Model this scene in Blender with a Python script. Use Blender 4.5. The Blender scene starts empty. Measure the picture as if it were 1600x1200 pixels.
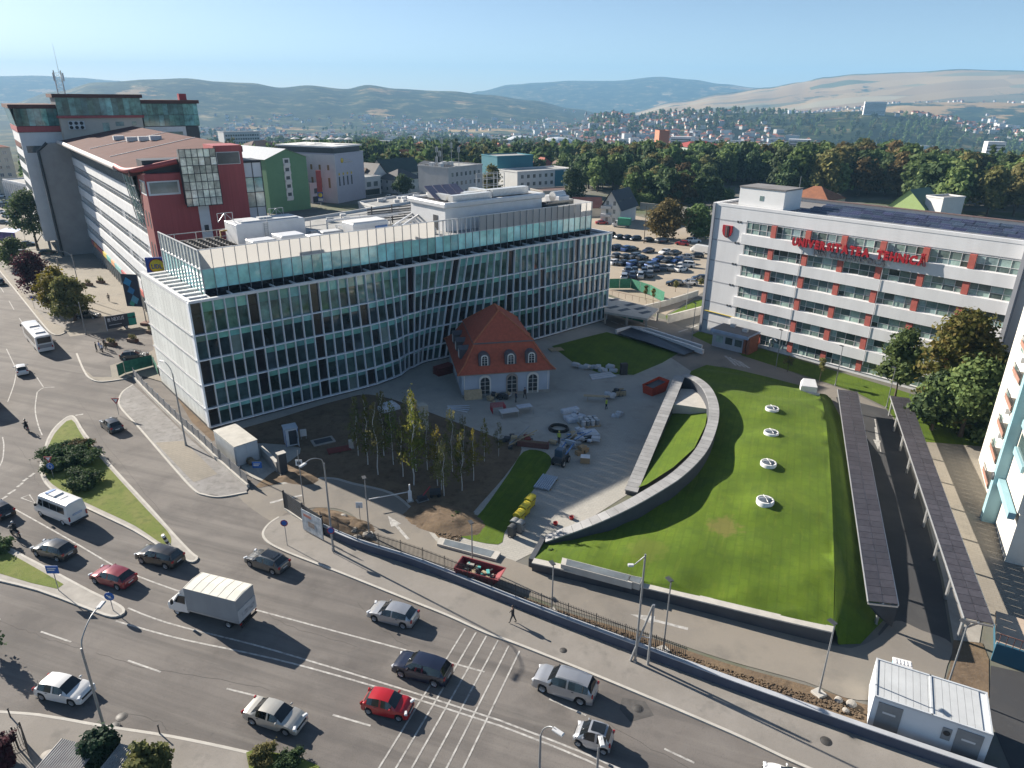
import bpy,bmesh,math,random
from mathutils import Vector,Matrix
from mathutils import noise as mnoise
R = math.radians
rnd = random.Random(7)
SC = bpy.context.scene
COL = SC.collection
# ---------------------------------------------------------------- camera
F_PX,PITCH,ROLL,CAM_H = 1090.0,R(22.34),R(0.5),41.0     # focal length in pixels of the 1600x1200 photograph
cr,sr,cp,sp = math.cos(ROLL),math.sin(ROLL),math.cos(PITCH),math.sin(PITCH)
cam_d = bpy.data.cameras.new('camera');cam = bpy.data.objects.new('camera',cam_d);COL.objects.link(cam)
_r,_u,_f = Vector((1,0,0)),Vector((0,sp,cp)),Vector((0,cp,-sp))
_x,_y = _r*cr + _u*sr,-_r*sr + _u*cr
cam.matrix_world = Matrix(((_x.x,_y.x,-_f.x,0),(_x.y,_y.y,-_f.y,0),(_x.z,_y.z,-_f.z,CAM_H),(0,0,0,1)))
cam_d.sensor_width = 36.0;cam_d.lens = 36.0*F_PX/1600.0;cam_d.clip_start = 0.5;cam_d.clip_end = 40000
SC.camera = cam
# ---------------------------------------------------------------- sky, sun, exposure
SUN_EL,SUN_AZ = R(25.5),R(145.0)              # azimuth counted from +X towards +Y
sun_vec = Vector((math.cos(SUN_EL)*math.cos(SUN_AZ),math.cos(SUN_EL)*math.sin(SUN_AZ),math.sin(SUN_EL)))
W = bpy.data.worlds.new('World');SC.world = W;W.use_nodes = True
nt = W.node_tree;bg = nt.nodes['Background']
sky = nt.nodes.new('ShaderNodeTexSky');sky.sky_type = 'NISHITA';sky.sun_disc = False
sky.sun_elevation = SUN_EL;sky.sun_rotation = math.atan2(sun_vec.x,sun_vec.y)
sky.altitude = 2200;sky.air_density = 0.75;sky.dust_density = 1.8;sky.ozone_density = 0.1
nt.links.new(sky.outputs[0],bg.inputs[0]);bg.inputs[1].default_value = 0.057
sd = bpy.data.lights.new('sun','SUN');sd.energy = 5.0;sd.angle = R(0.53);sd.color = (1.0,0.915,0.80)
so = bpy.data.objects.new('sun',sd);COL.objects.link(so)
so.rotation_euler = sun_vec.to_track_quat('Z','Y').to_euler();so.location = (0,0,300)
SC.view_settings.view_transform = 'Standard';SC.view_settings.look = 'None'
SC.view_settings.exposure = 1.24;SC.view_settings.gamma = 1.0;SC.view_settings.use_curve_mapping = False
SC.cycles.max_bounces = 6;SC.cycles.diffuse_bounces = 1;SC.cycles.glossy_bounces = 3;SC.cycles.transmission_bounces = 4
SC.cycles.transparent_max_bounces = 8;SC.cycles.volume_bounces = 0
SC.cycles.use_denoising = True
# ---------------------------------------------------------------- geometry helpers
def G(px,py,z=0.0):
 """Point of the horizontal plane at height z that a pixel of the photograph looks at."""
 x,y = (px-800)/F_PX,-(py-600)/F_PX
 d = _x*x + _y*y + _f
 t = (z-CAM_H)/d.z
 return Vector((d.x*t,d.y*t,z))
def PX(p):
 d = Vector(p)-Vector((0,0,CAM_H));k = d.dot(_f)
 return 800+F_PX*d.dot(_x)/k,600-F_PX*d.dot(_y)/k
def htop(bx,by,ty):
 """Height of an upright standing at base pixel whose top shows at row ty."""
 g = G(bx,by);lo,hi = 0.0,90.0
 for _ in range(40):
  m = (lo+hi)/2
  if PX((g.x,g.y,m))[1] > ty: lo = m
  else: hi = m
 return lo
def smooth(pts,n=6,closed=False):
 """Catmull-Rom through 2D/3D tuples."""
 P = [Vector(p) for p in pts];out = [];m = len(P)
 for i in range(m if closed else m-1):
  a,b,c,d = (P[(i-1) % m],P[i],P[(i+1) % m],P[(i+2) % m]) if closed else (P[max(i-1,0)],P[i],P[i+1],P[min(i+2,m-1)])
  for k in range(n):
   t = k/n
   out.append(0.5*((2*b)+(c-a)*t+(2*a-5*b+4*c-d)*t*t+(3*b-a-3*c+d)*t**3))
 if not closed: out.append(P[-1])
 return out
class MB:
 """Collects faces (with material slots) for one mesh."""
 def __init__(s): s.v = [];s.f = [];s.m = [];s.sm = []
 def add(s,vs,fs,m=0,smooth=False):
  o = len(s.v);s.v.extend([tuple(v) for v in vs])
  for f in fs: s.f.append([i+o for i in f]);s.m.append(m);s.sm.append(smooth)
  return s
 def quad(s,a,b,c,d,m=0): return s.add([a,b,c,d],[(0,1,2,3)],m)
 def box(s,x0,x1,y0,y1,z0,z1,m=0):
  return s.add([(x0,y0,z0),(x1,y0,z0),(x1,y1,z0),(x0,y1,z0),(x0,y0,z1),(x1,y0,z1),(x1,y1,z1),(x0,y1,z1)],
     [(0,3,2,1),(4,5,6,7),(0,1,5,4),(1,2,6,5),(2,3,7,6),(3,0,4,7)],m)
 def cbox(s,c,sx,sy,sz,rz=0,m=0,bev=0):
  """Box centred at c in plan, standing on c.z; bev chamfers the top edges."""
  ca,sa = math.cos(rz),math.sin(rz);x,y,z = c
  def T(u,v,w): return (x+u*ca-v*sa,y+u*sa+v*ca,z+w)
  hx,hy = sx/2,sy/2
  if bev <= 0:
   vs = [T(-hx,-hy,0),T(hx,-hy,0),T(hx,hy,0),T(-hx,hy,0),T(-hx,-hy,sz),T(hx,-hy,sz),T(hx,hy,sz),T(-hx,hy,sz)]
   return s.add(vs,[(0,3,2,1),(4,5,6,7),(0,1,5,4),(1,2,6,5),(2,3,7,6),(3,0,4,7)],m)
  b = bev
  vs = [T(a*hx,c2*hy,0) for a,c2 in ((-1,-1),(1,-1),(1,1),(-1,1))]
  vs += [T(a*hx,c2*hy,sz-b) for a,c2 in ((-1,-1),(1,-1),(1,1),(-1,1))]
  vs += [T(a*(hx-b),c2*(hy-b),sz) for a,c2 in ((-1,-1),(1,-1),(1,1),(-1,1))]
  fs = [(0,3,2,1),(8,9,10,11)]
  for i in range(4):
   j = (i+1) % 4;fs += [(i,j,j+4,i+4),(i+4,j+4,j+8,i+8)]
  return s.add(vs,fs,m)
 def beam(s,a,b,w,h,m=0):
  """Rectangular bar from a to b (w sideways, h upwards)."""
  a,b = Vector(a),Vector(b);d = (b-a).normalized();up = Vector((0,0,1))
  sd = d.cross(up)
  if sd.length < 1e-3: sd = Vector((1,0,0))
  sd = sd.normalized()*w/2;u2 = sd.cross(d).normalized()*h/2
  vs = [p+i*sd+j*u2 for p in (a,b) for i,j in ((-1,-1),(1,-1),(1,1),(-1,1))]
  return s.add(vs,[(0,1,2,3),(7,6,5,4),(0,4,5,1),(1,5,6,2),(2,6,7,3),(3,7,4,0)],m)
 def cone(s,a,b,r0,r1,n=8,m=0,caps=True,smooth=True):
  a,b = Vector(a),Vector(b);d = (b-a).normalized()
  x = d.orthogonal().normalized();y = d.cross(x)
  vs = []
  for p,r in ((a,r0),(b,r1)):
   for i in range(n):
    t = 2*math.pi*i/n;vs.append(p+x*(r*math.cos(t))+y*(r*math.sin(t)))
  s.add(vs,[(i,(i+1) % n,n+(i+1) % n,n+i) for i in range(n)],m,smooth)
  if caps:
   s.add(vs[:n],[tuple(range(n))[::-1]],m);s.add(vs[n:],[tuple(range(n))],m)
  return s
 def tube(s,pts,r,n=6,m=0,closed=False):
  pts = [Vector(p) for p in pts];rings = [];k = len(pts)
  rr = r if isinstance(r,(list,tuple)) else [r]*k
  ref = None
  for i,p in enumerate(pts):
   d = ((pts[(i+1) % k]-pts[i-1]) if closed else (pts[min(i+1,k-1)]-pts[max(i-1,0)])).normalized()
   if ref is None: ref = d.orthogonal().normalized()
   x = (ref-d*ref.dot(d)).normalized();ref = x;y = d.cross(x)
   rings.append([p+x*(rr[i]*math.cos(2*math.pi*j/n))+y*(rr[i]*math.sin(2*math.pi*j/n)) for j in range(n)])
  vs = [q for g in rings for q in g];fs = []
  for i in range(k if closed else k-1):
   i2 = (i+1) % k
   for j in range(n): fs.append((i*n+j,i*n+(j+1) % n,i2*n+(j+1) % n,i2*n+j))
  s.add(vs,fs,m,True)
  if not closed: s.add(rings[0],[tuple(range(n))[::-1]],m);s.add(rings[-1],[tuple(range(n))],m)
  return s
 def lathe(s,prof,n=16,c=(0,0,0),axis='z',m=0):
  vs = []
  for r,z in prof:
   for j in range(n):
    t = 2*math.pi*j/n;p = (r*math.cos(t),r*math.sin(t),z)
    if axis == 'y': p = (p[0],p[2],p[1])
    vs.append((c[0]+p[0],c[1]+p[1],c[2]+p[2]))
  fs = [(i*n+j,i*n+(j+1) % n,(i+1)*n+(j+1) % n,(i+1)*n+j) for i in range(len(prof)-1) for j in range(n)]
  return s.add(vs,fs,m,True)
 def prism(s,poly,z0,z1,m=0,mt=None):
  n = len(poly);vs = [(p[0],p[1],z0) for p in poly]+[(p[0],p[1],z1) for p in poly]
  a = sum(poly[i][0]*poly[(i+1) % n][1]-poly[(i+1) % n][0]*poly[i][1] for i in range(n))
  top = tuple(range(n,2*n));bot = tuple(range(n))[::-1]
  if a < 0: top,bot = top[::-1],bot[::-1]
  s.add(vs,[top],m if mt is None else mt)
  s.add(vs,[((i,(i+1) % n,n+(i+1) % n,n+i) if a > 0 else (n+i,n+(i+1) % n,(i+1) % n,i)) for i in range(n)],m)
  return s
 def mesh(s,name,mats):
  me = bpy.data.meshes.new(name);me.from_pydata(s.v,[],s.f)
  mats = mats if isinstance(mats,(list,tuple)) else [mats]
  for mt in mats: me.materials.append(mt)
  me.polygons.foreach_set('material_index',s.m);me.polygons.foreach_set('use_smooth',s.sm)
  me.update();return me
 def build(s,name,mats,parent=None,loc=None,rz=None,sharp=None):
  me = s.mesh(name,mats)
  if sharp is not None:
   me.set_sharp_from_angle(angle=R(sharp))
  return obj(name,me,parent,loc,rz)
def obj(name,me,parent=None,loc=None,rz=None):
 o = bpy.data.objects.new(name,me);COL.objects.link(o)
 if parent is not None: o.parent = parent
 if loc is not None: o.location = loc
 if rz is not None: o.rotation_euler = (0,0,rz)
 return o
def tag(o,label=None,cat=None,group=None,kind=None):
 if label: o['label'] = label
 if cat: o['category'] = cat
 if group: o['group'] = group
 if kind: o['kind'] = kind
 return o
def thing(name,label,cat,loc=(0,0,0),rz=0,group=None):
 return tag(obj(name,None,None,loc,rz),label,cat,group)
def struct(o): o['kind'] = 'structure';return o
def stuff(o,label=None,cat=None): return tag(o,label,cat,None,'stuff')
KIDS = {}
def copy_tree(o,parent=None):
 c = o.copy();COL.objects.link(c);c.parent = parent
 for ch in KIDS[o.name] if o.name in KIDS else KIDS.setdefault(o.name,list(o.children)): copy_tree(ch,c)
 return c
def frame2(a,b):
 """Heading of the ground line a -> b."""
 return math.atan2(b[1]-a[1],b[0]-a[0])
def flat(name,pts,z,m): return MB().add([(p[0],p[1],z) for p in pts],[tuple(range(len(pts)))]).build(name,m)
def up_facing(pts):
 a = sum(pts[i][0]*pts[(i+1) % len(pts)][1]-pts[(i+1) % len(pts)][0]*pts[i][1] for i in range(len(pts)))
 return list(pts) if a > 0 else list(pts)[::-1]
def gp(pts,z=0.0,n=0,closed=True):
 """Pixels -> ground points, optionally through a smooth curve."""
 if n: pts = smooth(pts,n,closed)
 return [G(p[0],p[1],z) for p in pts]
def sheet(name,px,z,m,n=0,parent=None):
 p = up_facing(gp(px,0,n));return MB().add([(q.x,q.y,z) for q in p],[tuple(range(len(p)))]).build(name,m,parent)
def slab(name,px,z0,z1,m,n=0,parent=None,mt=None):
 p = up_facing(gp(px,0,n));return MB().prism(p,z0,z1,0,None if mt is None else 1).build(name,[m] if mt is None else [m,mt],parent)
def ribbon(mb,pts,w,z0,z1,side=0.0,m=0):
 """Strip of width w along world polyline pts (side -1..1 shifts it), from z0 to z1 (callable or number)."""
 L = [];Rr = []
 for i,p in enumerate(pts):
  d = Vector((pts[min(i+1,len(pts)-1)][0]-pts[max(i-1,0)][0],pts[min(i+1,len(pts)-1)][1]-pts[max(i-1,0)][1])).normalized()
  nx,ny = -d.y,d.x
  a,b = (w*(side+1)/2,w*(side-1)/2)
  L.append((p[0]+nx*a,p[1]+ny*a));Rr.append((p[0]+nx*b,p[1]+ny*b))
 f0 = z0 if callable(z0) else (lambda i: z0);f1 = z1 if callable(z1) else (lambda i: z1)
 for i in range(len(pts)-1):
  a,b,c,d = L[i],L[i+1],Rr[i+1],Rr[i]
  vs = [(a[0],a[1],f1(i)),(b[0],b[1],f1(i+1)),(c[0],c[1],f1(i+1)),(d[0],d[1],f1(i)),
   (a[0],a[1],f0(i)),(b[0],b[1],f0(i+1)),(c[0],c[1],f0(i+1)),(d[0],d[1],f0(i))]
  fs = [(3,2,1,0),(0,1,5,4),(2,3,7,6)]
  if i == 0: fs.append((3,0,4,7))
  if i == len(pts)-2: fs.append((1,2,6,5))
  mb.add(vs,fs,m)
 return mb
# ---------------------------------------------------------------- materials
def s2l(c): return tuple(((v/255)/12.92 if v/255 <= 0.04045 else ((v/255+0.055)/1.055)**2.4) for v in c)
MATS = {}
def mat(name,col,rough=0.8,var=0.12,scale=1.5,metal=0.0,bump=0.0,bscale=None,rand=0.0,spec=None,coat=0.0,world=False,col2=None,alpha=None,stretch=None,detail=5.0):
 """Principled material: two-scale noise between a darker and a lighter tone, optional fine bump and per-object variation."""
 if name in MATS: return MATS[name]
 m = bpy.data.materials.new(name);m.use_nodes = True;MATS[name] = m
 t = m.node_tree;N = t.nodes;L = t.links;b = N['Principled BSDF']
 b.inputs['Roughness'].default_value = rough;b.inputs['Metallic'].default_value = metal
 if spec is not None: b.inputs['Specular IOR Level'].default_value = spec
 if coat: b.inputs['Coat Weight'].default_value = coat;b.inputs['Coat Roughness'].default_value = 0.06
 if var <= 0 and not rand and not bump:
  b.inputs['Base Color'].default_value = (*col,1);return m
 if world: src = N.new('ShaderNodeNewGeometry').outputs['Position']
 else: src = N.new('ShaderNodeTexCoord').outputs['Object']
 if stretch:
  mp = N.new('ShaderNodeMapping');mp.inputs['Scale'].default_value = stretch;L.new(src,mp.inputs[0]);src = mp.outputs[0]
 n1 = N.new('ShaderNodeTexNoise');n1.inputs['Scale'].default_value = scale;n1.inputs['Detail'].default_value = detail;n1.inputs['Roughness'].default_value = 0.62
 L.new(src,n1.inputs['Vector'])
 rp = N.new('ShaderNodeValToRGB');L.new(n1.outputs['Fac'],rp.inputs[0])
 lo = tuple(max(0,v*(1-var)) for v in col);hi = tuple(v*(1+var) for v in col) if col2 is None else col2
 rp.color_ramp.elements[0].position = 0.3;rp.color_ramp.elements[1].position = 0.7
 rp.color_ramp.elements[0].color = (*lo,1);rp.color_ramp.elements[1].color = (*hi,1)
 out = rp.outputs[0]
 if rand:
  oi = N.new('ShaderNodeObjectInfo');hs = N.new('ShaderNodeHueSaturation')
  mr = N.new('ShaderNodeMapRange');mr.inputs['To Min'].default_value = 1-rand;mr.inputs['To Max'].default_value = 1+rand
  L.new(oi.outputs['Random'],mr.inputs['Value']);L.new(mr.outputs[0],hs.inputs['Value'])
  mh = N.new('ShaderNodeMath');mh.operation = 'MULTIPLY_ADD';mh.inputs[1].default_value = rand*0.12;mh.inputs[2].default_value = 0.5-rand*0.06
  fr = N.new('ShaderNodeMath');fr.operation = 'FRACT';ml = N.new('ShaderNodeMath');ml.operation = 'MULTIPLY';ml.inputs[1].default_value = 7.31
  L.new(oi.outputs['Random'],ml.inputs[0]);L.new(ml.outputs[0],fr.inputs[0]);L.new(fr.outputs[0],mh.inputs[0]);L.new(mh.outputs[0],hs.inputs['Hue'])
  L.new(out,hs.inputs['Color']);out = hs.outputs[0]
 L.new(out,b.inputs['Base Color'])
 if bump:
  n2 = N.new('ShaderNodeTexNoise');n2.inputs['Scale'].default_value = bscale or scale*8;n2.inputs['Detail'].default_value = 3
  L.new(src,n2.inputs['Vector'])
  bp = N.new('ShaderNodeBump');bp.inputs['Strength'].default_value = bump;bp.inputs['Distance'].default_value = 0.05
  L.new(n2.outputs['Fac'],bp.inputs['Height']);L.new(bp.outputs[0],b.inputs['Normal'])
 return m
def layered(name,base,layers,rough=0.9,bump=0.25,bscale=6.0,spots=()):
 """World-space ground material: base colour, then (colour, scale, low, high, strength[, stretch]) noise layers mixed over it."""
 m = bpy.data.materials.new(name);m.use_nodes = True;MATS[name] = m
 t = m.node_tree;N = t.nodes;L = t.links;b = N['Principled BSDF'];b.inputs['Roughness'].default_value = rough
 b.inputs['Specular IOR Level'].default_value = 0.3
 pos = N.new('ShaderNodeNewGeometry').outputs['Position']
 rgb = N.new('ShaderNodeRGB');rgb.outputs[0].default_value = (*base,1);cur = rgb.outputs[0]
 for i,ly in enumerate(layers):
  c,sc,lo,hi,st = ly[:5];src = pos
  mp = N.new('ShaderNodeMapping');L.new(pos,mp.inputs[0]);mp.inputs['Location'].default_value = (i*13.7,i*7.1,0)
  if len(ly) > 5: mp.vector_type = 'TEXTURE';mp.inputs['Rotation'].default_value = (0,0,ly[5][1]);mp.inputs['Scale'].default_value = (1/ly[5][0],1,1)
  n = N.new('ShaderNodeTexNoise');n.inputs['Scale'].default_value = sc;n.inputs['Detail'].default_value = 6;n.inputs['Roughness'].default_value = 0.65
  L.new(mp.outputs[0],n.inputs['Vector'])
  mr = N.new('ShaderNodeMapRange');mr.inputs['From Min'].default_value = lo;mr.inputs['From Max'].default_value = hi
  mr.inputs['To Max'].default_value = st;L.new(n.outputs['Fac'],mr.inputs['Value'])
  mx = N.new('ShaderNodeMixRGB');mx.inputs[2].default_value = (*c,1)
  L.new(mr.outputs[0],mx.inputs[0]);L.new(cur,mx.inputs[1]);cur = mx.outputs[0]
 for c,ctr,rad in spots:
  ds = N.new('ShaderNodeVectorMath');ds.operation = 'DISTANCE';L.new(pos,ds.inputs[0]);ds.inputs[1].default_value = ctr
  nn = N.new('ShaderNodeTexNoise');nn.inputs['Scale'].default_value = 1.3;nn.inputs['Detail'].default_value = 7;L.new(pos,nn.inputs['Vector'])
  ma = N.new('ShaderNodeMath');ma.operation = 'MULTIPLY_ADD';ma.inputs[1].default_value = -rad*2.2;L.new(nn.outputs['Fac'],ma.inputs[0]);L.new(ds.outputs['Value'],ma.inputs[2])
  mr = N.new('ShaderNodeMapRange');mr.inputs['From Min'].default_value = -rad*.05;mr.inputs['From Max'].default_value = -rad*.5;L.new(ma.outputs[0],mr.inputs['Value'])
  mx = N.new('ShaderNodeMixRGB');mx.inputs[2].default_value = (*c,1);L.new(mr.outputs[0],mx.inputs[0]);L.new(cur,mx.inputs[1]);cur = mx.outputs[0]
 L.new(cur,b.inputs['Base Color'])
 n2 = N.new('ShaderNodeTexNoise');n2.inputs['Scale'].default_value = bscale;n2.inputs['Detail'].default_value = 4;L.new(pos,n2.inputs['Vector'])
 bp = N.new('ShaderNodeBump');bp.inputs['Strength'].default_value = bump;bp.inputs['Distance'].default_value = 0.04
 L.new(n2.outputs['Fac'],bp.inputs['Height']);L.new(bp.outputs[0],b.inputs['Normal'])
 return m
def glass(name,col,rough=0.04,rand=0.0,var=0.25):
 return mat(name,col,rough,var,0.6,0.0,0,rand=rand,spec=0.8)
white_paint = mat('white_paint',(.72,.72,.72),.55,.06,1.2)
dull_white = mat('dull_white',(.55,.56,.57),.6,.08,.8)
road_paint = mat('road_paint',(.36,.34,.32),.85,.4,2.2,world=True,detail=9,col2=(.58,.57,.54))
galv = mat('galvanised',(.38,.40,.42),.45,.1,2,metal=.6)
dark_metal = mat('dark_metal',(.035,.037,.042),.5,.15,2)
black_rub = mat('black_rubber',(.018,.018,.02),.75,.15,4)
concrete = mat('concrete',(.34,.32,.29),.9,.16,.9,bump=.15)
concrete_lt = mat('concrete_light',(.46,.44,.40),.9,.12,.9,bump=.12)
slate = mat('dark_cladding',(.045,.05,.058),.55,.15,1)
# ---------------------------------------------------------------- lettering (built-in font, one mesh per character)
GLYPH = {}
def glyph_set(chars,bold,ext,key):
 made = []
 for ch in chars:
  cu = bpy.data.curves.new('letter','FONT');cu.body = ch;cu.size = 1.0;cu.extrude = ext;cu.offset = bold;cu.resolution_u = 3
  o = bpy.data.objects.new('letter',cu);COL.objects.link(o);made.append((ch,o))
 dg = bpy.context.evaluated_depsgraph_get()
 for ch,o in made:
  me = bpy.data.meshes.new_from_object(o.evaluated_get(dg));me.name = 'letter'
  for v in me.vertices: v.co = Vector((v.co.x,-v.co.z,v.co.y))
  me.materials.clear()
  xs = [v.co.x for v in me.vertices] or [0,.25];GLYPH[(key,ch)] = (me,min(xs),max(xs))
 for ch,o in made: bpy.data.objects.remove(o)
glyph_set('UNIVERSTAHCĂ',.062,.12,'bold')
glyph_set('DINCLUJ-APO',.02,.08,'thin')
glyph_set('LIDNEXUSBACTRVO',.02,.02,'sign')
GM = {}
def text(root,s,key,x,y,z,size,width,m,part='letter'):
 """Upright letters facing -y, from x, fitted into width; each letter is its own piece."""
 adv = [];gap = .11
 for ch in s:
  if ch == ' ': adv.append(.42);continue
  me,a,b = GLYPH[(key,ch)];adv.append(b-a+gap)
 kx = width/(sum(adv)*size);cx = x
 for ch,w in zip(s,adv):
  if ch != ' ':
   me,a,b = GLYPH[(key,ch)];k = (key,ch,m.name)
   if k not in GM: GM[k] = me.copy();GM[k].materials.append(m)
   o = obj(part,GM[k],root,(cx-a*size*kx,y,z));o.scale = (size*kx,size,size)
  cx += w*size*kx
# ================================================================ terrain, roads, pavements
asphalt = layered('asphalt',(.14,.127,.118),[((.205,.188,.172),.045,.4,.58,.95),((.085,.078,.075),.16,.5,.68,.6),((.095,.088,.084),.55,.46,.66,.75,(.035,R(-19))),((.215,.2,.18),.9,.56,.7,.5,(.06,R(-19))),((.06,.057,.055),2.2,.62,.74,.5),((.07,.068,.066),9,.5,.75,.4),((.23,.215,.2),23,.56,.8,.45)],.88,.3,18)
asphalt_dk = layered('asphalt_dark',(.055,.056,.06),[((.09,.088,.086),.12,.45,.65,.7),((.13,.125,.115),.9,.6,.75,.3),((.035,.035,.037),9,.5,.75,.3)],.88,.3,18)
siteroad_m = layered('site_road_asphalt',(.215,.196,.172),[((.28,.25,.208),.07,.42,.6,.7),((.14,.132,.12),.25,.52,.7,.5),((.3,.27,.22),1.1,.58,.74,.35),((.12,.115,.105),14,.5,.75,.3)],.9,.25,16)
pave_m = layered('pavement_asphalt',(.24,.222,.2),[((.31,.288,.262),.12,.45,.62,.7),((.13,.125,.115),.5,.55,.7,.5),((.11,.105,.1),12,.5,.75,.3)],.92,.25,16)
plaza_m = layered('plaza_paving',(.27,.245,.205),[((.33,.295,.24),.08,.42,.6,.7),((.19,.175,.15),.35,.55,.7,.5),((.17,.155,.135),6,.52,.75,.35)],.9,.2,12)
yard_m = layered('yard_concrete',(.40,.385,.345),[((.47,.45,.405),.09,.45,.6,.7),((.29,.28,.255),.3,.53,.7,.6),((.55,.53,.485),.8,.6,.72,.45),((.15,.145,.14),7,.52,.75,.35)],.9,.2,12)
soil_m = layered('bare_soil',(.15,.108,.072),[((.2,.145,.09),.3,.45,.65,.7),((.06,.043,.03),.9,.5,.68,.6),((.26,.2,.135),3.5,.55,.75,.5)],.97,1.0,3.5)
gravel_m = layered('loose_gravel',(.24,.23,.22),[((.33,.32,.31),.35,.45,.62,.7),((.14,.135,.13),1.3,.5,.68,.6),((.40,.39,.38),7,.55,.75,.5)],.95,.7,9)
park_m = layered('parking_gravel',(.34,.29,.225),[((.40,.345,.275),.05,.42,.6,.7),((.25,.215,.17),.2,.55,.7,.5),((.2,.175,.14),5,.52,.75,.3)],.95,.3,8)
LAWN = ((.082,.14,.008),[((.118,.185,.010),.22,.42,.62,.75),((.052,.098,.012),.6,.5,.7,.5),((.15,.19,.02),3.2,.54,.7,.5,(.05,R(-113))),((.035,.068,.01),16,.48,.72,.5),((.16,.21,.03),30,.54,.76,.45)],.95,1.0,22)
lawn_m = layered('lawn_grass',*LAWN)
dry_m = layered('rough_grass',(.13,.17,.03),[((.2,.2,.06),.4,.45,.65,.7),((.06,.09,.015),1.5,.5,.7,.6),((.22,.2,.08),9,.52,.75,.4)],.95,.9,16)
ground_m = layered('town_ground',(.16,.155,.14),[((.10,.12,.05),.02,.48,.58,.9),((.22,.2,.17),.1,.5,.66,.6),((.09,.09,.08),.6,.5,.7,.4)],.95,.2,6)
# ---- terrain: level near the camera, falling to the river valley, hills beyond
def az_of(px): d = _x*((px-800)/F_PX)+_y*0.35+_f;return math.atan2(d.x,d.y)
def ridge_h(px,py,r):
 x,y = (px-800)/F_PX,-(py-600)/F_PX;d = _x*x+_y*y+_f
 return math.atan2(d.x,d.y),CAM_H+d.z/math.hypot(d.x,d.y)*r
def ridge(dist,wf,wb,cover,pts): return (dist,wf,wb,cover,[ridge_h(a,b,dist) for a,b in pts])
RIDGES = [
 ridge(9800,2600,2000,.15,[(-500,128),(-200,122),(0,119),(60,118),(120,121),(180,126),(260,140),(330,165),(420,195)]),
 ridge(5000,1900,1800,.06,[(-600,150),(-200,150),(0,165),(90,143),(150,128),(240,124),(290,122),(340,127),(390,129),(440,137),(480,134),(540,140),(575,133),(620,139),(700,142),(760,148),(830,158),(900,172),(960,186),(1050,200)]),
 ridge(9300,2600,2000,.12,[(620,190),(700,160),(750,142),(800,132),(840,129),(900,126),(960,126),(1030,120),(1080,124),(1130,131),(1180,137),(1240,150),(1300,170),(1380,190)]),
 ridge(7200,3000,2500,.95,[(900,195),(980,176),(1060,158),(1130,146),(1200,137),(1250,129),(1290,121),(1340,116),(1420,113),(1500,108),(1560,110),(1640,112),(1900,110),(2300,120)]),
 ridge(4400,1500,1300,.55,[(980,200),(1060,190),(1150,183),(1250,176),(1330,168),(1420,160),(1500,158),(1600,160),(1800,155),(2200,160)]),
 ridge(2500,900,700,.12,[(820,215),(870,206),(905,198),(930,180),(960,177),(1000,184),(1040,178),(1100,175),(1170,176),(1240,179),(1300,177),(1360,176),(1420,180),(1480,188),(1540,202),(1600,210),(1700,215),(2200,215)]),
]
def lerp_tab(tab,a):
 if a <= tab[0][0]: return tab[0][1]
 for (a0,h0),(a1,h1) in zip(tab,tab[1:]):
  if a <= a1:
   t = (a-a0)/(a1-a0);t = t*t*(3-2*t);return h0+(h1-h0)*t
 return tab[-1][1]
BASE = [(0,0),(430,0),(620,-7),(900,-24),(1400,-52),(2200,-78),(3600,-88),(30000,-88)]
def terrain(x,y):
 """height, land cover (0 wood .. 1 open field)"""
 r = math.hypot(x,y);a = math.atan2(x,y);z = lerp_tab(BASE,r);cov = .3
 for d,wf,wb,cv,tab in RIDGES:
  h = lerp_tab(tab,a);u = (d-r)/wf if r < d else (r-d)/wb
  if u < 1:
   k = 1-u*u*(3-2*u);zz = -88+(h+88)*k if d > 3000 else lerp_tab(BASE,r)+(h-lerp_tab(BASE,r))*k
   if zz > z: z = zz;cov = cv if not (d == 7200 and u < .13 and r <= d) else .02
 if r > 1600:
  z += min(1,(r-1600)/1500)*(mnoise.noise((x*.0013,y*.0013,3.1))*11+mnoise.noise((x*.004,y*.004,1.1))*4)*(0.35 if abs(z) > 120 else 1)
 return z,cov
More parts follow.
